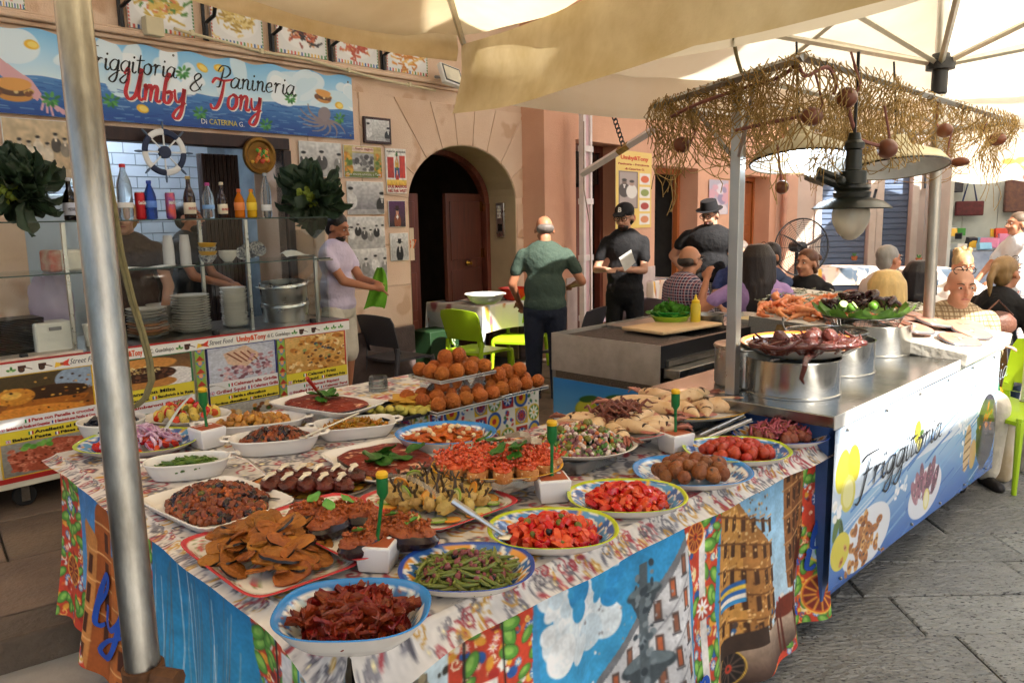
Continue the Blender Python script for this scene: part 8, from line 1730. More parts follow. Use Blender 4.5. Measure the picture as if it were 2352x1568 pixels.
def bowl(px, py, z, r, h, mat, label): return tag(ob('mixing_bowl', G().lathe([(0, 0), (r*.5, 0), (r*.8, h*.35), (r, h), (r*1.08, h), (r*1.08, h+.006), (r*.96, h+.004), (r*.76, h*.4), (0, .01)], 32), mat, None, onz(px, py, z)), label, 'bowl')
bowl(1115, 697, .785, .19, .10, m_white, 'white ribbed plastic bowl on the fish cloth table'); bowl(1115, 697, .86, .175, .085, m_white, 'white colander set inside the white bowl'); bowl(1180, 688, .785, .15, .12, M('red_bowl', '#d8351c', .35, var=.08), 'red orange plastic bowl by the hand of the man in green'); tag(ob('bread_loaf', G().ell((0, 0, .03), (.07, .05, .04), 12, 8, fn=lambda p: 1+.15*mnoise.noise(p*3)), M('loaf', '#7a4a2c', .7), None, onz(1055, 680, .785)), 'small brown loaf on the fish cloth table', 'bread')
cb_ = thing('beer_crate', 'green beer box under the fish cloth table', 'box', onz(1000, 850, .12), FA.a); ob('carton', G().box(-.2, .2, -.15, .15, 0, .42), M('crate_green', '#1c3a1c', .6, var=.2), cb_, bevel=.006); text('lettering', 'FORST', .12, M('letter_pale', '#b8c4a0', .6), cb_, (.06, -.152, .34), (R(90), R(90), 0), bold=.003, fit=.28)
def plant(px, py, z, lb):
 t = thing('cactus_pot', lb, 'potted plant', onz(px, py, z)); ob('pot', G().lathe([(0, 0), (.04, 0), (.055, .075), (.05, .075), (.045, .06), (0, .06)], 16), M('terracotta', '#b06a42', .7), t)
 for k in range(7): a = k*.9; ob('cactus_leaf', G().tube([(0, 0, .06), (.02*math.cos(a), .02*math.sin(a), .1), (.035*math.cos(a), .035*math.sin(a), .13)], [.012, .011, .003], 6), M('succulent', '#4f8a4a', .5), t)
plant(1490, 637, .765, 'small cactus pot on the flowered cloth'); plant(1962, 598, .765, 'succulent pot on the white table by the shutters'); plant(2110, 603, .765, 'succulent pot on the white table by the stall')
gl = thing('red_drink', 'glass of red drink with a straw on the bald man table', 'drink', onz(2117, 702, .765)); ob('glass', G().lathe([(0, 0), (.035, 0), (.045, .11), (.042, .11), (.033, .004), (0, .004)], 20), glass('drink_glass', '#f4f8f8', .03, .85), gl); ob('drink', G().lathe([(0, .005), (.032, .005), (.038, .06), (0, .06)], 20), M('red_juice', '#9a1c34', .1), gl); ob('straw', G().tube([(0, 0, .01), (-.03, 0, .17)], .003, 6), m_black, gl)
cg = thing('cigarette_box', 'red and white cigarette box on the bald man table', 'cigarette box', onz(2208, 712, .765), .4); ob('box', G().box(-.045, .045, -.03, .03, 0, .022), M('cig_red', '#c02026', .4), cg); ob('lighter', G().cyl((-.03, 0, .03), (.04, .005, .03), .008, 8), m_white, cg); ob('white_top', G().box(-.045, .045, .0, .03, .0225, .0235), m_white, cg)
tag(ob('jar', G().lathe([(0, 0), (.035, 0), (.038, .01), (.038, .07), (.03, .085), (.03, .1), (0, .1)], 18), M('jar_dark', '#3a2418', .2), None, onz(2088, 700, .765)), 'dark glass jar on the bald man table', 'jar')
bg_ = thing('handbag', 'brown leather bag hanging on the grey chair at the right', 'bag', aty(2290, 745, 5.2)); ob('bag', G().ell((0, 0, 0), (.13, .06, .09), 16, 10, fn=lambda p: 1+.1*mnoise.noise(p*2)), M('leather', '#6b4434', .5, bump=.3), bg_); ob('strap', G().tube([(-.1, 0, .06), (0, 0, .16), (.1, 0, .06)], .01, 6, flat=.4), M('leather', '#6b4434'), bg_)
fp = aty(1843, 568, 8.6); fn_ = thing('standing_fan', 'large black wire cage fan in front of the orange house', 'fan', (fp.x, fp.y, 0), R(8)); fz = fp.z; g = G()
for rr in [.04+.26*i/13 for i in range(14)]: g.tube([(rr*math.cos(a), -.07*(1-(rr/.33)**2), fz+rr*math.sin(a)) for a in [i*math.pi/18 for i in range(37)]], .0022, 4, False)
for k in range(12): a = k*math.pi/6; g.tube([(.04*math.cos(a), -.07, fz+.04*math.sin(a)), (.3*math.cos(a), 0, fz+.3*math.sin(a)), (.2*math.cos(a), .1, fz+.2*math.sin(a))], .0025, 4)
ob('cage', g, m_black, fn_); ob('ring', G().tube([(.305*math.cos(a), .02, fz+.305*math.sin(a)) for a in [i*math.pi/24 for i in range(49)]], .008, 6, False), m_black, fn_); ob('motor', G().cyl((0, .0, fz), (0, .2, fz), .06, 16), m_black, fn_); ob('stand', G().cyl((0, .12, 0), (0, .12, fz), .02), m_black, fn_); ob('foot', G().lathe([(0, 0), (.22, 0), (.2, .03), (0, .04)], 24, (0, .12, 0)), m_black, fn_)
for k in range(3): a = k*2.094+.4; ob('fan_blade', G().tube([(0, 0, fz), (.14*math.cos(a), .01, fz+.14*math.sin(a)), (.26*math.cos(a+.1), .0, fz+.26*math.sin(a+.1))], [.03, .05, .025], 8, flat=.2), m_black, fn_)
# ================================================================== net frame over the counter, lamps
nf = thing('counter_roof', 'aluminium post and roof frame over the steel counter', 'roof frame'); m_alf = M('alu_frame', '#b8b8b6', .3, .9, var=.1)
pb = FR.w(.09, .46, RT); ptop = aty(1686, 196, pb.y); ob('post', G().box(-.022, .022, -.022, .022, 0, ptop.z-pb.z), m_alf, nf, pb, (0, 0, FR.a), bevel=.003)
zt = ptop.z-.01; A_ = onz(1500, 246, zt) if False else aty(1502, 246, 3.72); NZ = 2.12
n0 = aty(1503, 247, 3.65); n0.z = NZ; n1 = aty(1845, 158, 2.75); n1.z = NZ+.03; n2 = aty(2330, 262, 4.6); n2.z = NZ; n3 = n0+(n2-n1); n3.z = NZ
ro = [n0, n1, n2, n3]
for a, b in zip(ro, ro[1:]+ro[:1]): ob('roof_rail', G().tube([a, b], .016, 4), m_alf, nf)
for u in (.33, .66): ob('roof_rail', G().tube([n0.lerp(n1, u), n3.lerp(n2, u)], .012, 4), m_alf, nf)
ob('brace', G().tube([pb+Vector((0, 0, ptop.z-pb.z-.3)), n0.lerp(n1, .25)], .009, 4), m_alf, nf); ob('brace', G().tube([pb+Vector((0, 0, ptop.z-pb.z-.3)), n0.lerp(n1, .75)], .009, 4), m_alf, nf)
m_tw = M('twine', '#b79a62', .9, col2='#8a6e3c', scale=40); q = random.Random(3); g = G()
def surf(u, v): p = n0.lerp(n1, u); r_ = n3.lerp(n2, u); w_ = p.lerp(r_, v); return w_
def crom3(p, k=5):
 out = []
 for i in range(len(p)-1):
  a, b, c, d = p[max(0, i-1)], p[i], p[i+1], p[min(len(p)-1, i+2)]
  for j in range(k): t = j/k; out.append(.5*((2*b)+(-a+c)*t+(2*a-5*b+4*c-d)*t*t+(-a+3*b-3*c+d)*t**3))
 return out+[p[-1]]
def strand(pts, r=.0021): g.tube(pts, r, 4, False)
for k in range(190):                         # loops of twine sagging from rail to rail
 e = [surf(0, q.random()), surf(1, q.random()), surf(q.random(), 0), surf(q.random(), 1), surf(q.random(), q.random()), surf(q.random(), 0)]; a, b = q.sample(e, 2)
 if (a-b).length > 1.1: b = a.lerp(b, .8/(a-b).length)
 sg = q.uniform(.04, .34); pts = [a.lerp(b, i/7)+Vector((q.gauss(0, .02), q.gauss(0, .02), .004-sg*math.sin(math.pi*i/7)**.8+q.gauss(0, .006))) for i in range(8)]; strand(crom3(pts, 3))
def fringe(a, b, n, L0, L1):
 for k in range(n):
  t = q.random(); p = a.lerp(b, t)+Vector((0, 0, .015)); L_ = q.uniform(L0, L1)*(.6+.4*math.sin(t*9)); d = (b-a).normalized(); pts = []; x = 0
  for i in range(8): s_ = i/7; x += q.gauss(0, .03); pts.append(p+d*x+Vector((q.gauss(0, .012), q.gauss(0, .012), -L_*s_)))
  strand(crom3(pts, 2), .0019)
 m_ = int((b-a).length/.023); d = (b-a).normalized(); o = Vector((d.y, -d.x, 0)); of = q.uniform(0, 50)
 for i in range(m_):                      # net curtain: neighbouring strings cross into diamonds, uneven hem
  t = i/m_; L_ = L1*(.40+.95*mnoise.noise(Vector((t*4.5, of, 0)))+.25*mnoise.noise(Vector((t*15, of, 3)))); K = max(3, int(L_/.028)); pts = []
  for k in range(K+1):
   w_ = .05*mnoise.noise(Vector((t*7, k*.22, of)))+.03*math.sin(k*.3+t*9); pts.append(a.lerp(b, t)+d*((.013 if (k+i) % 2 else -.013)+q.gauss(0, .004)+.05*mnoise.noise(Vector((t*5, k*.15, of+9))))+o*(.02+w_)+Vector((0, 0, .010-.028*k+q.gauss(0, .004))))
  strand(pts, .0021)
for (a, b, n, l0, l1) in ((n0, n1, 75, .12, .52), (n1, n2, 85, .12, .52), (n2, n3, 20, .1, .3), (n3, n0, 25, .1, .36), (surf(0, .33), surf(1, .33), 20, .1, .34), (surf(0, .66), surf(1, .66), 20, .1, .32)): fringe(a, b, n, l0, l1)
net = tag(ob('fishing_net', g, m_tw, smooth=False), 'tangled straw coloured fishing net draped over the counter roof', 'fishing net'); rope = M('rope_pink', '#8a5a52', .8, var=.2, scale=60)
def rp(pts, lb): tag(ob('net_rope', G().tube(crom3(pts), .007, 6), rope), lb, 'rope')
NP = lambda px, py, Y: aty(px, py, Y)
rp([NP(1540, 270, 3.5), NP(1600, 240, 3.3), NP(1700, 205, 3.1), NP(1790, 178, 2.9), NP(1830, 150, 2.8), NP(1850, 175, 2.75), NP(1900, 155, 2.8), NP(1920, 190, 2.85), NP(1915, 215, 2.9)], 'dusky pink rope running along the front rail of the net'); rp([NP(1945, 235, 2.95), NP(1960, 290, 2.95), NP(1975, 320, 3.0), NP(2020, 335, 3.05)], 'dusky pink rope between two floats'); rp([NP(1690, 300, 3.1), NP(1800, 275, 3.0), NP(1880, 262, 2.95)], 'dusky pink rope left of the long float')
m_flo = M('float_brown', '#7a4630', .35, col2='#64361f', scale=8, coat=.2)
for k, (px, py, Y, rx, rz, lb) in enumerate(((1566, 333, 3.45, .036, .034, 'round brown float hanging at the left end of the net'), (1945, 225, 2.9, .037, .036, 'round brown float at the top of the net'), (1865, 268, 2.85, .05, .033, 'long oval brown float above the left lamp'), (2038, 342, 3.05, .036, .037, 'round brown float right of the black lantern'), (1796, 430, 3.1, .025, .026, 'small round brown float hanging below the left lamp'), (2170, 300, 3.7, .04, .032, 'brown float near the umbrella pole'), (2205, 372, 3.8, .045, .022, 'spindle shaped brown float at the right'), (2290, 320, 4.3, .045, .034, 'farthest brown float at the right end of the net'))):
 t = thing('net_float', lb, 'float', aty(px, py, Y), R(20*k)); ob('float', G().ell((0, 0, 0), (rx, rz, rz), 18, 12), m_flo, t); ob('cord', G().tube([(rx*.9, 0, 0), (rx+.02, 0, .05), (rx-.01, .02, .16)], .0045, 6), rope, t); ob('eyelet', G().tube([(rx*.86, 0, 0), (rx*1.02, 0, 0)], .008, 8), M('eyelet', '#2a1812', .6), t)
m_enam = M('enamel_cream', '#d8cfae', .35, col2='#c8bd98', scale=5); m_enin = M('enamel_white', '#eef2f4', .4)
def dishlamp(px, py, Y, r, lb, on):
 p = aty(px, py, Y); t = thing('dish_lamp', lb, 'lamp', p, rot=(R(-11), 0, 0))
 ob('lamp_shade', G().lathe([(r, 0), (r*1.0, .012), (r*.86, .05), (r*.5, .085), (r*.30, .10), (r*.24, .125), (r*.20, .15), (r*.1, .155)], 40, cap=False), m_enam, t); ob('shade_inside', G().lathe([(r*.985, .002), (r*.85, .045), (r*.49, .08), (r*.2, .095)], 40, cap=False), m_enin, t); ob('rim', G().lathe([(r*.99, -.002), (r*1.012, -.002), (r*1.012, .005), (r*.99, .005)], 40, cap=False), m_black, t)
 ob('bulb', G().ell((0, 0, .045), (.042, .042, .05), 18, 12), M('bulb_on', '#ffffff', emit=22, ecol='#e4f2ff') if on else m_white, t); ob('flex', G().cyl((0, 0, .15), (0, 0, .5), .005, 6), m_black, t)
dishlamp(1838, 372, 3.35, .20, 'cream enamel dish lamp, lit, left of the black lantern', True); dishlamp(2062, 388, 3.75, .215, 'cream enamel dish lamp right of the black lantern', False)
ln = aty(1955, 480, 2.95); t = thing('black_lantern', 'big black street lantern with a frosted glass bell', 'lantern', ln, R(12))
ob('bell_shade', G().lathe([(.135, 0), (.138, .004), (.11, .026), (.06, .042), (.055, .05), (.05, .05), (.06, .036), (.13, .002)], 40, cap=False), M('lantern_black', '#1d2019', .3, var=.3), t); ob('collar', G().lathe([(.062, .042), (.066, .06), (.058, .066), (.064, .075), (.06, .085), (.048, .09), (.048, .135), (.03, .14), (.028, .21), (.036, .215), (.036, .235), (.024, .245), (.02, .27)], 28), M('lantern_black', '#1d2019'), t)
ob('glass_bell', G().lathe([(.062, .0), (.066, -.02), (.062, -.05), (.045, -.085), (.022, -.108), (.008, -.113), (0, -.113)], 28), M('frosted', '#d9d6c8', .35, trans=.35, ior=1.15, col2='#c9c4b0'), t); ob('arm', G().tube([(-.03, 0, .1), (-.13, .02, .14), (-.135, .02, .12), (-.03, 0, .075)], .014, 8), M('lantern_black', '#1d2019'), t); ob('knob', G().ell((-.075, -.04, .1), .018, 10, 8), M('lantern_black', '#1d2019'), t); ob('wing_screw', G().tube([(.09, 0, .03), (.1, 0, .07)], .005, 6), m_black, t); ob('flex', G().cyl((0, 0, .27), (0, 0, .55), .006, 6), m_black, t)
fl = thing('flood_lamp', 'tilted grey floodlight bracket left of the black lantern', 'floodlight', aty(1905, 400, 3.3), rot=(R(20), R(-25), R(20))); ob('housing', G().box(-.09, .09, -.05, .05, 0, .03), m_steel_d, fl, bevel=.006); ob('glass_front', G().box(-.08, .08, -.04, .04, -.006, -.0005), M('flood_glass', '#8f8d84', .15), fl)
cbw = aty(1680, 0, 3.0); tag(ob('power_cable', G().tube(crom3([aty(1684, -30, 3.0), aty(1684, 50, 3.0), aty(1690, 120, 3.05), aty(1710, 188, 3.1)]), .007, 6), M('cable_olive', '#7d7450')), 'olive cable hanging from the parasol to the net frame', 'cable')
# ================================================================== sign, pictures and fittings on the facade
def leafy(cv, x, y, s_, r=None):
 for k in range(9): a = k*.7; cv.ell(x+s_*math.cos(a)*(.4+.06*k), y+s_*math.sin(a)*(.4+.06*k), s_*.42, s_*.2, ('#3f8a3a', '#5aa04a', '#2f6e2e')[k % 3], a)
W_, H_ = 520, 104
cv = Cv(W_, H_, '#9fd0ea'); cv.grad(0, 0, W_, 58, '#7fc0ea', '#d9ecf2'); cv.grad(0, 56, W_, H_, '#4f86bc', '#14408a')
cv.blobs(46, 0, 8, W_, 52, 8, 26, ('#eef5f7', '#dcecf3', '#cfe6f0'), 4, .3); r = random.Random(6)
for _ in range(520): x, y = r.uniform(0, W_), r.uniform(58, H_); cv.line([(x, y), (x+r.uniform(4, 14), y+r.uniform(-1, 1))], 1.1, r.choice(('#8fb4d4', '#2a5a9c', '#123a80', '#6f9cc6', '#1d4c90')), .7)
SX = lambda px: (FA.px(px, 200)[0]-1.30)/3.14*W_
cv.poly([(SX(-60), 18), (SX(10), 40), (SX(70), 62), (SX(90), 78), (SX(78), 86), (SX(30), 72), (SX(-40), 40)], '#d9a5a8')
for k in range(8): cv.line([(SX(84), 80), (SX(92)+k*3, 86+k*1.5), (SX(86)+k*5, 96+(k % 3)*3)], 2.4, '#dbaab2')
def burger(x, y, s_): cv.ell(x, y+s_*.5, s_, s_*.42, '#c98a3c'); cv.ell(x, y+s_*.1, s_*1.05, s_*.4, '#5a3a22'); cv.blobs(8, x-s_, y, x+s_, y+s_*.4, 2, 4, ('#d9b05c', '#7a4a24', '#e0c48a'), 3); cv.ell(x, y-s_*.4, s_, s_*.5, '#dc9c4a')
burger(SX(28), 74, 16); burger(SX(735), 36, 12)
for px, y in ((78, 20), (500, 14), (318, 84), (770, 50), (462, 18)): cv.ell(SX(px), y, 7, 5.5, '#e9b21c', .4); cv.ell(SX(px)+1, y, 5, 3.6, '#f3d86a', .4)
for px, y in ((110, 84), (248, 78), (450, 84), (660, 46), (600, 92), (770, 72), (418, 30)): leafy(cv, SX(px), y, 9)
ox, oy = SX(735), 76; cv.ell(ox, oy-10, 10, 13, '#8f8282', .3)
for k in range(8): a = R(-10+k*28); pts = [(ox+(6+7*i)*math.cos(a+.16*i), oy+(4+4.2*i)*math.sin(a+.2*i)) for i in range(6)]; cv.line(pts, 4.5, '#8a7c7c', 1, True)
sg = thing('shop_sign', 'long painted sea and sky sign with food lettering above the take-away', 'sign', FA.w(1.30, -.03, 0), FA.a)
bdz = lambda U: 2.80+.012*np.sin(U*60)
sheet('sign_board', cv, lambda U, V: (3.14*U, -.004, 2.30+(bdz(U)-2.30)*V), P_print(.4), sg); ob('sign_back', G().box(.005, 3.135, -.002, .025, 2.30, 2.782), m_white, sg)
LX = lambda px: FA.px(px, 200)[0]-1.30
m_sr = M('letter_signred', '#c4282c', .45); ls = lambda x0, z0, sl=0.: (lambda x, z: (x0+x, -.0075, z0+z+sl*x)); lsb = lambda x0, z0: (lambda x, z: (x0+x+.008, -.0058, z0+z-.008))
brush('lettering', 'Friggitoria', LX(398)-LX(175), .072, m_blk, sg, ls(LX(175), 2.62, .0), .10); brush('lettering', '&', .11, .07, m_blk, sg, ls(LX(425), 2.55), .1); brush('lettering', 'Panineria', LX(668)-LX(487), .075, m_blk, sg, ls(LX(487), 2.60), .10)
for wd, a, b in (('Umby', 272, 415), ('Tony', 470, 588)): brush('letter_shadow', wd, LX(b)-LX(a), .105, m_white, sg, lsb(LX(a), 2.45), .14); brush('lettering', wd, LX(b)-LX(a), .105, m_sr, sg, ls(LX(a), 2.45), .14)
text('lettering', 'Di', .05, m_white, sg, (LX(449), -.0075, 2.33)); text('lettering', 'CATERINA', .055, M('letter_yel', '#e0cf4a', .5), sg, (LX(468), -.0075, 2.33), fit=LX(532)-LX(468)); text('lettering', 'G.', .05, m_white, sg, (LX(536), -.0075, 2.33))
for x, z in ((.1, 2.77), (1.6, 2.77), (3.1, 2.76), (3.1, 2.33)): ob('screw', G().ell((x, -.007, z), (.009, .004, .009), 8, 6), m_steel_d, sg)
for k, (a, b) in enumerate(((-30, 66), (296, 447), (484, 602), (632, 746), (765, 863), (882, 976))):
 x0, x1 = FA.px(a, 120)[0], FA.px(b, 140)[0]; r = random.Random(k); cv = Cv(60, 44, '#e6e4e0')
 for i in range(15): cv.rect(i*4, 40, i*4+2, 44, r.choice(('#c8503a', '#4f8a4a', '#3a62a0', '#e0b23a'))); cv.rect(0, i*3, 2, i*3+2, '#c8503a'); cv.rect(58, i*3, 60, i*3+2, '#4f8a4a')
 pal = (('#c8503a', '#e0a080'), ('#e0c060', '#c8a840', '#5a8a3a', '#d9804a'), ('#d8b860', '#b89440', '#e6d08a'), ('#8a3a24', '#c8643a', '#2a2420', '#d9a070'), ('#c85a34', '#d9a060', '#b84a2c'), ('#d9902c', '#c87a20', '#e6b860'))[k]; cv.ell(30, 20, 25, 17, '#f0eeea')
 for _ in range(70): x, y = r.gauss(30, 10), r.gauss(20, 7); cv.line([(x, y), (x+r.uniform(-6, 6), y+r.uniform(-3, 3)), (x+r.uniform(-8, 8), y+r.uniform(-4, 4))], 1.8, r.choice(pal))
 t = thing('dish_picture', 'food picture tile above the sign, %s from the left' % ('first', 'second', 'third', 'fourth', 'fifth', 'sixth')[k], 'picture', FA.w(x0, -.02, 2.91), FA.a); poster('picture', cv, 0, x1-x0, 0, .33, -.011, P_print(.35), t); ob('panel', G().box(0, x1-x0, -.01, .0, 0, .33), m_white, t)
 if k: b_ = thing('iron_bracket', 'black iron scroll bracket beside picture tile %s' % ('', 'two', 'three', 'four', 'five', 'six')[k], 'bracket', FA.w(x0-.05, -.05, 2.9), FA.a); ob('scroll', G().tube([(0, 0, .0), (0, 0, .12), (.02, -.08, .16), (0, -.13, .2), (0, -.1, .27), (0, 0, .33)], .014, 6), m_black, b_); ob('stem', G().tube([(0, .03, -.02), (0, .03, .36)], .012, 6), m_black, b_)
cp = [(400, 66), (440, 78), (520, 98), (600, 120), (700, 135), (800, 163), (870, 182), (940, 196), (1000, 208)]
t = thing('wall_conduit', 'cream cable conduit running along the cornice', 'conduit', FA.o, FA.a); ob('conduit', G().tube([(FA.px(a, b, -.09)[0], -.09, FA.px(a, b, -.09)[1]) for a, b in cp], .011, 8), m_cable, t)
for a, b in cp[1::2]: x, z = FA.px(a, b, -.09); ob('clip', G().box(x-.012, x+.012, -.108, -.078, z-.014, z+.022), m_cable, t)
x, z = FA.px(352, 62, -.1); ob('junction_box', G().box(x-.06, x+.06, -.13, -.06, z-.06, z+.06), m_cable, t, bevel=.006)
t = thing('floodlight', 'white LED floodlight peeping out under the parasol corner', 'floodlight', FA.w(*[FA.px(1040, 172, -.25)[0], -.25, FA.px(1040, 172, -.25)[1]]), rot=(R(-25), R(8), FA.a)); ob('housing', G().box(-.13, .13, 0, .05, -.1, .1), m_white, t, bevel=.01); ob('front_glass', G().box(-.1, .1, -.006, -.001, -.07, .07), M('flood_cream', '#e6e0c8', .2), t); ob('bezel', G().box(-.115, .115, -.003, -.0005, -.085, .085), M('bezel', '#4a4c50', .5), t); ob('bracket', G().tube([(0, .05, 0), (0, .2, .1)], .015, 6), m_grey, t)
def fig(cv, x, y, s_, c, sk, hat=None): cv.ell(x, y+s_*1.5, s_*1.0, s_*1.3, c); cv.ell(x, y, s_*.4, s_*.52, sk); cv.ell(x, y-s_*.38, s_*.42, s_*.24, '#1c1a19'); cv.poly([(x-s_*.2, y+s_*.5), (x+s_*.2, y+s_*.5), (x, y+s_*1.3)], '#dedcd8'); (cv.rect(x-s_*.9, y-s_*.5, x+s_*.9, y-s_*.38, hat), cv.rect(x-s_*.5, y-s_*.95, x+s_*.5, y-s_*.4, hat)) if hat else None
def photo(px0, py0, px1, py1, label, paint, frame=None, name='wall_photo'):
 x0, z1 = FA.px(px0, py0, -.02); x1, z0 = FA.px(px1, py1, -.02); cv = Cv(64, 52, '#8f8d8a'); paint(cv); cv.noise(.12, 3, int(px0)+3)
 t = thing(name, label, 'photograph', FA.w(x0, -.016, z0), FA.a); w_, h_ = x1-x0, z1-z0; e = .022 if frame else .004
 ob('frame', G().box(0, w_, -.02 if frame else -.008, 0, 0, h_), frame or m_white, t, bevel=.003); poster('print', cv, e, w_-e, e, h_-e, -.0215 if frame else -.0092, P_print(.3), t); return t, w_, h_
def grp(n, bgc='#a3a19c', sep=0):
 def f(cv):
  cv.grad(0, 0, 64, 52, '#d9d7d2' if not sep else '#c9bda6', bgc); r = random.Random(n)
  for k in range(n): g_ = r.choice(('#d8d6d2', '#4a4846', '#2a2826', '#8a8884')); fig(cv, 6+k*54/max(1, n-1) if n > 1 else 32, r.uniform(14, 24), 54/(n+3.2), g_, '#c9c5be')
  cv.rect(0, 44, 64, 52, '#c2c0bb', .6)
  if sep: cv.a = cv.a*np.array([1.04, .98, .88])
 return f
def col_(bgc, c, hat=None):
 def f(cv): cv.grad(0, 0, 64, 52, bgc, '#3a2a2a'); fig(cv, 32, 22, 13, c, '#c89070', hat); cv.ell(32, 32, 5, 2.4, '#e8e0d8')
 return f
photo(832, 267, 897, 333, 'framed black and white photo in a brown wooden frame, topmost', grp(2), M('frame_brown', '#3a1c16', .4)); photo(685, 323, 786, 408, 'black and white photo of men talking beside the cabbage', grp(3)); photo(795, 416, 883, 492, 'black and white photo of two men in bow ties', grp(2, '#77757a')); photo(797, 498, 885, 570, 'black and white family group photo with white border', grp(6)); photo(808, 573, 890, 643, 'lowest black and white photo of men in hats', grp(4, '#8a8886')); photo(0, 268, 166, 410, 'large sepia group photo left of the take-away window', grp(7, '#b9ac98', 1)); photo(891, 461, 932, 521, 'small colour portrait of a man in a hat', col_('#5a2a5a', '#8a4a2a', '#3a1a14')); photo(895, 536, 939, 597, 'black and white portrait of a laughing man in a hat', lambda cv: (grp(1)(cv), fig(cv, 32, 22, 12, '#1c1c1c', '#c9c6c0', '#141414')))
def pnt(cv): cv.grad(0, 0, 64, 52, '#c9b060', '#6a7a3a'); cv.rect(14, 12, 50, 42, '#a8a6a2'); cv.blobs(30, 16, 16, 48, 40, 2, 5, ('#6c6a68', '#c9c7c2', '#4a4846'), 3); cv.rect(14, 2, 50, 10, '#e0c8b0'); cv.blobs(30, 0, 14, 12, 52, 2, 4, ('#c8822a', '#5a7a2c', '#d9a53c'), 4); cv.blobs(20, 52, 14, 64, 52, 2, 4, ('#c8822a', '#5a7a2c', '#d9a53c'), 5)
t, w_, h_ = photo(787, 332, 878, 410, 'colour panel with a grey photo and dedication text', pnt); text('lettering', 'Con sincera amicizia, a Tony', .03, m_white, t, (.02, -.011, .02), fit=w_-.04); text('lettering', 'Panineria - Friggitoria', .025, m_redl, t, (w_*.3, -.011, h_-.035), fit=w_*.45)
def wst(cv): cv.rect(0, 0, 64, 52, '#e9e2d8'); cv.rect(4, 10, 24, 34, '#b83a2c'); cv.rect(42, 8, 60, 34, '#c8402e'); fig(cv, 34, 10, 6, '#d9a53c', '#d9a080', '#4a7a3a'); cv.rect(26, 22, 42, 34, '#3a5a8a'); fig(cv, 34, 26, 5, '#b83a2c', '#d9a080', '#3a6a3a'); cv.grad(0, 36, 64, 43, '#e9c860', '#d9a83a'); cv.rect(0, 43, 64, 52, '#efe6d6')
t, w_, h_ = photo(884, 340, 935, 445, 'tall red and white western film poster', wst, name='film_poster'); text('lettering', 'DUE MAFIOSI', .035, m_redl, t, (.01, -.011, .05), bold=.001, fit=w_-.02); text('lettering', 'NEL FAR WEST', .035, m_redl, t, (.01, -.011, .012), bold=.001, fit=w_-.02); text('lettering', 'FRANCHI  INGRASSIA', .022, m_blk, t, (.01, -.011, h_-.035), fit=w_-.02)
def menu(px0, py0, px1, py1, label, fr_=FB):
 x0, z1 = fr_.px(px0, py0, -.02); x1, z0 = fr_.px(px1, py1, -.02); t = thing('menu_poster', label, 'poster', fr_.w(x0, -.012, z0), fr_.a); w_, h_ = x1-x0, z1-z0; cv = Cv(60, 130, '#e9c96a'); cv.rect(5, 34, 36, 96, '#7a6a6a'); cv.rect(7, 36, 34, 94, '#a89a96'); fig(cv, 14, 52, 9, '#3a3232', '#6a5a54'); fig(cv, 26, 54, 9, '#e0dcd6', '#a88a7c')
 for k, c in enumerate(('#d9602c', '#8a9a4a', '#a8322c', '#d98a5a')): cv.rect(39, 36+k*23, 57, 55+k*23, '#e9e4de'); cv.ell(48, 46+k*23, 7, 6, c)
 cv.ell(22, 112, 11, 9, '#c85a34'); poster('print', cv, 0, w_, 0, h_, -.004, P_print(.4), t); ob('board', G().box(0, w_, -.0025, 0, 0, h_), m_white, t); text('lettering', 'Umby&Tony', h_*.07, m_orl, t, (w_*.12, -.006, h_*.89), bold=.003, fit=w_*.78); text('lettering', 'Panineria - Friggitoria', h_*.035, m_redl, t, (w_*.06, -.006, h_*.82), bold=.001, fit=w_*.86); text('lettering', 'di Caterina G.', h_*.035, m_redl, t, (w_*.24, -.006, h_*.76), bold=.001, fit=w_*.55)
menu(1415, 343, 1496, 522, 'yellow menu poster behind the capped man'); menu(1792, 415, 1832, 498, 'yellow menu poster beside the far downpipe')
x0, z1 = FB.px(1630, 412, -.02); x1, z0 = FB.px(1672, 492, -.02); cv = Cv(30, 40, '#b9b2c2'); cv.blobs(20, 4, 8, 26, 40, 3, 7, ('#d8a5b4', '#9a8fb0', '#e0d8e0'), 2); t = thing('pale_poster', 'faded pink and grey poster behind the man in the hat', 'poster', FB.w(x0, -.012, z0), FB.a); poster('print', cv, 0, x1-x0, 0, z1-z0, -.004, P_print(.4), t)
sw = FA.w(*(lambda p: (p[0], -.1, p[1]))(FA.px(378, 350, -.1))); t = thing('ship_wheel', 'white and navy toy ship wheel hung under the sign', 'ship wheel', sw, rot=(R(90), 0, FA.a)); m_nv = M('navy_paint', '#1d2a48', .5); rw = .135
for k in range(8): a0 = k*math.pi/4; ob('rim_segment', G().tube([(rw*math.cos(a0+i*math.pi/24), rw*math.sin(a0+i*math.pi/24), 0) for i in range(7)], .021, 8, flat=.5), m_nv if k % 2 else m_white, t); ob('spoke', G().tube([(.035*math.cos(a0), .035*math.sin(a0), 0), (rw*math.cos(a0), rw*math.sin(a0), 0)], .006, 6), m_white, t); ob('handle', G().tube([(rw*1.12*math.cos(a0), rw*1.12*math.sin(a0), 0), (rw*1.3*math.cos(a0), rw*1.3*math.sin(a0), 0), (rw*1.5*math.cos(a0), rw*1.5*math.sin(a0), 0)], [.006, .009, .005], 6), M('slate_paint', '#5a6a7c', .5), t)
ob('hub', G().lathe([(0, -.012), (.042, -.012), (.042, .012), (0, .014)], 20), m_nv, t)
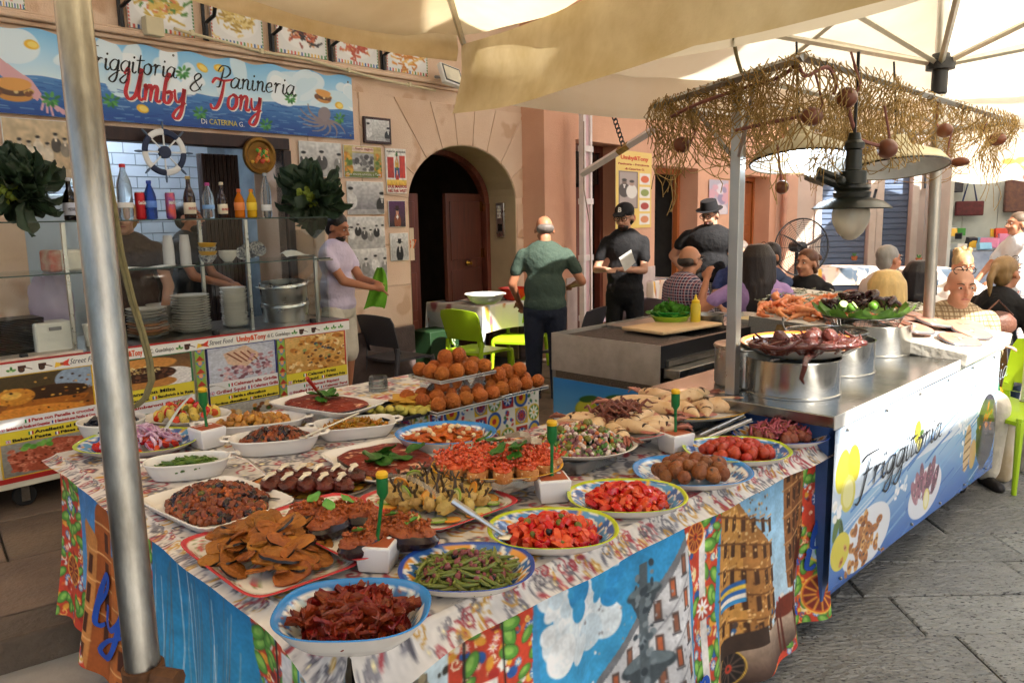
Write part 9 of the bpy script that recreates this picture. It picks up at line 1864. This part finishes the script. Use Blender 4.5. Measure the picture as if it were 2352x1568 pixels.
md = FA.w(*(lambda p: (p[0], -.06, p[1]))(FA.px(595, 358, -.06))); t = thing('medallion', 'round bronze relief medallion with coloured fruit', 'medallion', md, rot=(R(90), 0, FA.a)); m_bz = M('bronze', '#8a6428', .35, .8, col2='#5a3c18', scale=14)
ob('disc', G().lathe([(0, -.01), (.135, -.01), (.14, .0), (.135, .02), (.115, .022), (.1, .01), (0, .008)], 36), m_bz, t); r = random.Random(2)
for k in range(22): ob('relief', G().ell((r.uniform(-.07, .07), r.uniform(-.05, .05), .012), (r.uniform(.01, .022), r.uniform(.01, .02), .009), 8, 6), M('relief%d' % (k % 4), ('#c8402a', '#d9a53c', '#4f9a3a', '#d9702c')[k % 4], .35), t)
m_kale = M('kale', '#22331f', .5, col2='#3a4f38', scale=18, transl=.2, rndv=.2); km = [gridmesh('kale_leaf', np.stack([leafmesh(.2, .15, k, .5, 11)[..., i]+(.02*np.sin(leafmesh(.2, .15, k, .5, 11)[..., 1]*70+k)*(i == 2)) for i in range(3)], -1), m_kale) for k in range(5)]
def kale(px, py, y, n, R0, label, seed):
 r = random.Random(seed); x, z = FC.px(px, py, y); c = FC.w(x, y, z); t = thing('cauliflower_bunch', label, 'cauliflower', c)
 for k in range(n):
  a, e = r.uniform(0, 6.28), r.uniform(-1.2, 1.3); d = Vector((math.cos(a)*math.cos(e), math.sin(a)*math.cos(e), math.sin(e))); o = ob('kale_leaf', km[k % 5], None, t, d*R0*r.uniform(.1, .6), (r.uniform(-1.1, 1.1), -e+r.uniform(-.8, .8), a)); s_ = r.uniform(.35, 1.15)*R0/.2; o.scale = (s_,)*3
 g = G()
 for k in range(60): g.ell((r.gauss(-.02, .03), r.gauss(-.09, .03), r.gauss(0, .03)), r.uniform(.012, .022), 6, 4)
 ob('cauliflower_head', g, M('cauli_green', '#7a8a2c', .7), t)
kale(722, 452, .12, 95, .19, 'dark green cauliflower bunch at the right end of the glass shelf', 3); kale(48, 440, .12, 95, .19, 'dark green cauliflower bunch at the left end of the glass shelf', 8)
# ================================================================== market stall at the far right
FS = Frame((7.3, 12.6, 0), R(-14)); st = thing('market_stall', 'goods stall with white walls and plastic covered counter at the far right', 'market stall', FS.o, FS.a); mw = M('stall_panel', '#aeb4b2', .6, var=.08)
for k in range(9): ob('wall_panel', G().box(-.3+k*.55, .24+k*.55, 1.6, 1.64, 0, 3), mw, st)
ob('side_wall', G().box(-.36, -.31, .1, 1.64, 0, 3), mw, st); ob('counter', G().box(-.2, 4.6, 0, .9, .25, .95), M('stall_cover', '#8f9cb0', .25, col2='#6a7890', scale=4, bump=.4, bscale=7), st); ob('shelf', G().box(-.2, 4.6, .9, 1.5, .95, 1.05), mw, st)
r = random.Random(9)
for k in range(110):
 x, y = r.uniform(-.1, 3.4), r.uniform(.1, 1.4); s_ = r.uniform(.05, .13); h = r.uniform(.04, .16); c = r.choice(('#c8402e', '#e6e2da', '#3a6ab0', '#e0b23a', '#4f9a4a', '#d98ab0', '#2c2c34', '#7ab0d0'))
 tag(ob('packed_good', G().box(-s_, s_, -.04, .04, 0, h), M('good'+c, c, .4, var=.1), None, FS.w(x, y, .955+.25*(y/1.5)), (r.uniform(-.3, .3), 0, FS.a+r.uniform(-.6, .6))), 'small packaged article laid out on the far stall', 'package', 'goods on the far stall')
def bag(x, z, w_, h_, c, c2, lb): t = thing('hanging_bag', lb, 'bag', FS.w(x, 1.45, z), FS.a); ob('bag', G().box(-w_, w_, -.05, .05, 0, h_), M('bag'+c, c, .6, col2=c2, scale=18), t, bevel=.02); ob('strap', G().tube([(-w_*.5, 0, h_), (0, 0, h_+.5), (w_*.5, 0, h_)], .015, 6), M('strap_blue', '#23345c', .6), t)
bag(1.15, 1.55, .32, .55, '#4a3034', '#6a4a3a', 'brown patterned shopper hanging in the far stall'); bag(1.5, 1.5, .3, .6, '#2c3a66', '#5a6a90', 'blue checked shopper hanging in the far stall'); bag(.3, 1.5, .22, .25, '#5a1c24', '#3a1218', 'dark red handbag hanging in the far stall'); bag(.0, 1.9, .18, .4, '#2a2a30', '#3a3a44', 'black rucksack hanging in the far stall'); bag(2.3, 1.4, .3, .5, '#3a5a3a', '#6a3a5a', 'green and purple bag hanging in the far stall')
for k, c in enumerate(('#4f9a3a', '#3a4ab0', '#b04a8a', '#3aa0a0', '#c8802e')): tag(ob('bicycle_helmet', G().ell((0, 0, 0), (.14, .18, .1), 14, 10), M('helmet'+c, c, .35), None, FS.w(1.85+k*.2, 1.3, 2.2-.08*(k % 2))), ('green', 'blue', 'pink', 'teal', 'orange')[k]+' round hat hanging in the far stall', 'hat')
t = thing('printed_parasol', 'white parasol with blue beer lettering and red flowers at the far right', 'parasol', FS.w(.2, -1.2, 0), FS.a); P = np.zeros((2, 30, 3)); cv = Cv(220, 60, '#e6ddc8'); cv.blobs(16, 40, 34, 120, 56, 3, 7, ('#d9a29a', '#e0b45a', '#8f96a0', '#d9584a'), 5)
sheet('valance', cv, lambda U, V: (-.9+3.9*U, -.02*np.sin(U*40), 2.02+.62*V-.05*np.abs(np.sin(U*16))*(1-V)), M('valance_print', attr=True, rough=.8), t); ob('canopy', G().add([(-.9, 0, 2.63), (3., 0, 2.63), (3., 2.6, 2.75), (-.9, 2.6, 2.75), (1.05, 1.3, 3.5)], [(0, 1, 4), (1, 2, 4), (2, 3, 4), (3, 0, 4)]), m_canv_r, t, smooth=False)
m_vb = M('valance_blue', '#3a4c7c', .7); text('lettering', 'BIRRA', .26, m_vb, t, (.35, -.03, 2.42), bold=.006); text('lettering', 'Messina', .34, m_vb, t, (.2, -.03, 2.1), shear=.3, bold=.006); ob('pole', G().cyl((1.05, 1.3, 0), (1.05, 1.3, 3.5), .03), m_alu, t)
pr = thing('iron_pole', 'pale green painted pole at the right edge behind the lime chair', 'pole', onz(2340, 1080, 0)); ob('tube', G().cyl((0, 0, 0), (0, 0, 1.6), .022), M('pole_green', '#b8c4b0', .5), pr); ob('sleeve', G().cyl((0, 0, 0), (0, 0, .45), .028), m_steel_d, pr)
